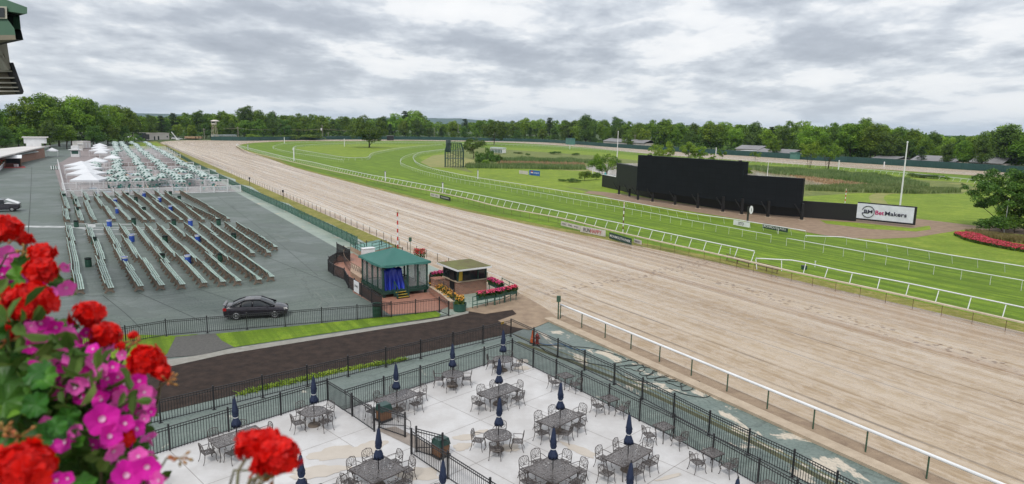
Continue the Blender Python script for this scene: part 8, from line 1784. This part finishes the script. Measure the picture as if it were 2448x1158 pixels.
pplant('magenta petunia with the large open bloom above the bottom left corner', [(245, 1003, 36, 1.0), (266, 1042, 28, 1.0), (240, 955, 20, 1.08), (112, 1018, 22, 1.05), (98, 1045, 18, 1.05), (150, 1058, 24, 1.03), (118, 1078, 18, 1.03), (180, 1030, 16, 1.06), (300, 1012, 20, 1.05), (135, 1150, 20, .95), (160, 1145, 16, .95)], FP, 260)
pplant('pink petunia trailing over the right side of the flower box', [(300, 925, 25, 1.15), (332, 912, 18, 1.15), (345, 938, 18, 1.14), (320, 955, 22, 1.14), (355, 965, 15, 1.13), (290, 895, 18, 1.18), (330, 1025, 20, 1.08), (345, 1002, 12, 1.1), (362, 985, 12, 1.12), (275, 1082, 24, 1.0), (305, 1135, 34, .92), (350, 1120, 30, .92), (375, 1150, 22, .92), (330, 1090, 20, .95), (290, 950, 20, 1.12), (260, 930, 20, 1.14)], FP, 200)
t = thing('foliage_plant', 'dense green geranium leaves filling the flower box at bottom left', 'plant', BASE+Vector((.05, 0, 0))); leaves(t, FP, 520, .021, M_lf, 1.2, 1.6); leaves(t, [(-60, 880), (70, 890), (90, 960), (60, 1010), (-60, 1010)], 9, .040, M_lf, 1.0, 1.1, 9, .1, 'large_leaf'); slim(t, FP, 200, .045, M_lf2, 1.1, 1.5)
t = thing('balcony_planter', 'dark balcony flower box below the red and pink flowers', 'planter', (-1.85, 1.25, 13.45)); mb = MB(); mb.box((-1.85, 1.25, 13.62), (1.5, .5, .30)); mb.build('box', M_gwood, t); mb = MB(); mb.box((-1.85, 1.25, 13.775), (1.44, .44, .02)); mb.build('soil', M_mulch, t)
mb = MB(); mb.prism([(-3, .3), (1.5, .3), (1.5, .45), (-3, .45)], 12.6, 13.46); mb.prism([(-3, -6), (1.5, -6), (1.5, .45), (-3, .45)], 12.4, 12.6); struct('balcony_floor', mb, M_kerb)

PX = [(60, 770), (110, 760), (150, 780), (240, 800), (300, 850), (350, 900), (372, 950), (350, 1010), (360, 1060), (395, 1150), (395, 1180), (250, 1190), (270, 1090), (200, 1060), (210, 960), (110, 940), (60, 860), (80, 790), (20, 700)]
xs_ = [p[0] for p in PX]; ys_ = [p[1] for p in PX]; fl_ = []
while len(fl_) < 96:
    x, y = rq_.uniform(min(xs_), max(xs_)), rq_.uniform(min(ys_), max(ys_)); c = False
    for i in range(len(PX)):
        (x1, y1), (x2, y2) = PX[i], PX[(i+1) % len(PX)]
        if (y1 > y) != (y2 > y) and x < (x2-x1)*(y-y1)/(y2-y1)+x1: c = not c
    if c and all((x-a)**2+(y-b)**2 > 14**2 for a, b, _, _ in fl_): fl_.append((x, y, rq_.uniform(12, 19), 1.32-(y-600)/600*.22+rq_.uniform(-.02, .05)))
pplant('small flowered magenta petunia filling the gaps between all the geraniums', fl_, FP, 60)

PX = [(70, 770), (130, 760), (190, 800), (250, 860), (310, 900), (330, 960), (300, 1000), (230, 960), (150, 960), (90, 900), (60, 830)]
xs_ = [p[0] for p in PX]; ys_ = [p[1] for p in PX]; fl_ = []
while len(fl_) < 42:
    x, y = rq_.uniform(60, 330), rq_.uniform(760, 1000); c = False
    for i in range(len(PX)):
        (x1, y1), (x2, y2) = PX[i], PX[(i+1) % len(PX)]
        if (y1 > y) != (y2 > y) and x < (x2-x1)*(y-y1)/(y2-y1)+x1: c = not c
    if c and all((x-a)**2+(y-b)**2 > 20**2 for a, b, _, _ in fl_): fl_.append((x, y, rq_.uniform(14, 22), rq_.uniform(1.08, 1.16)))
pplant('pale pink petunia with many overlapping blooms right of the big leaves', fl_, FP, 30)

# ------------------------------------------------------------- haze
mb = MB(); mb.box((0, 4800, 59.5), (16000, 10000, 121)); hm = bpy.data.materials.new('haze'); hm.use_nodes = True; t = hm.node_tree; t.nodes.clear()
pv = N(t, 'ShaderNodeVolumePrincipled'); pv.inputs['Color'].default_value = (0.62, 0.80, 1.0, 1); pv.inputs['Density'].default_value = 0.00005; pv.inputs['Anisotropy'].default_value = 0.0
oo = N(t, 'ShaderNodeOutputMaterial'); L(t, pv.outputs[0], oo.inputs['Volume']); o = mb.build('haze', hm); tag(o, kind='stuff')
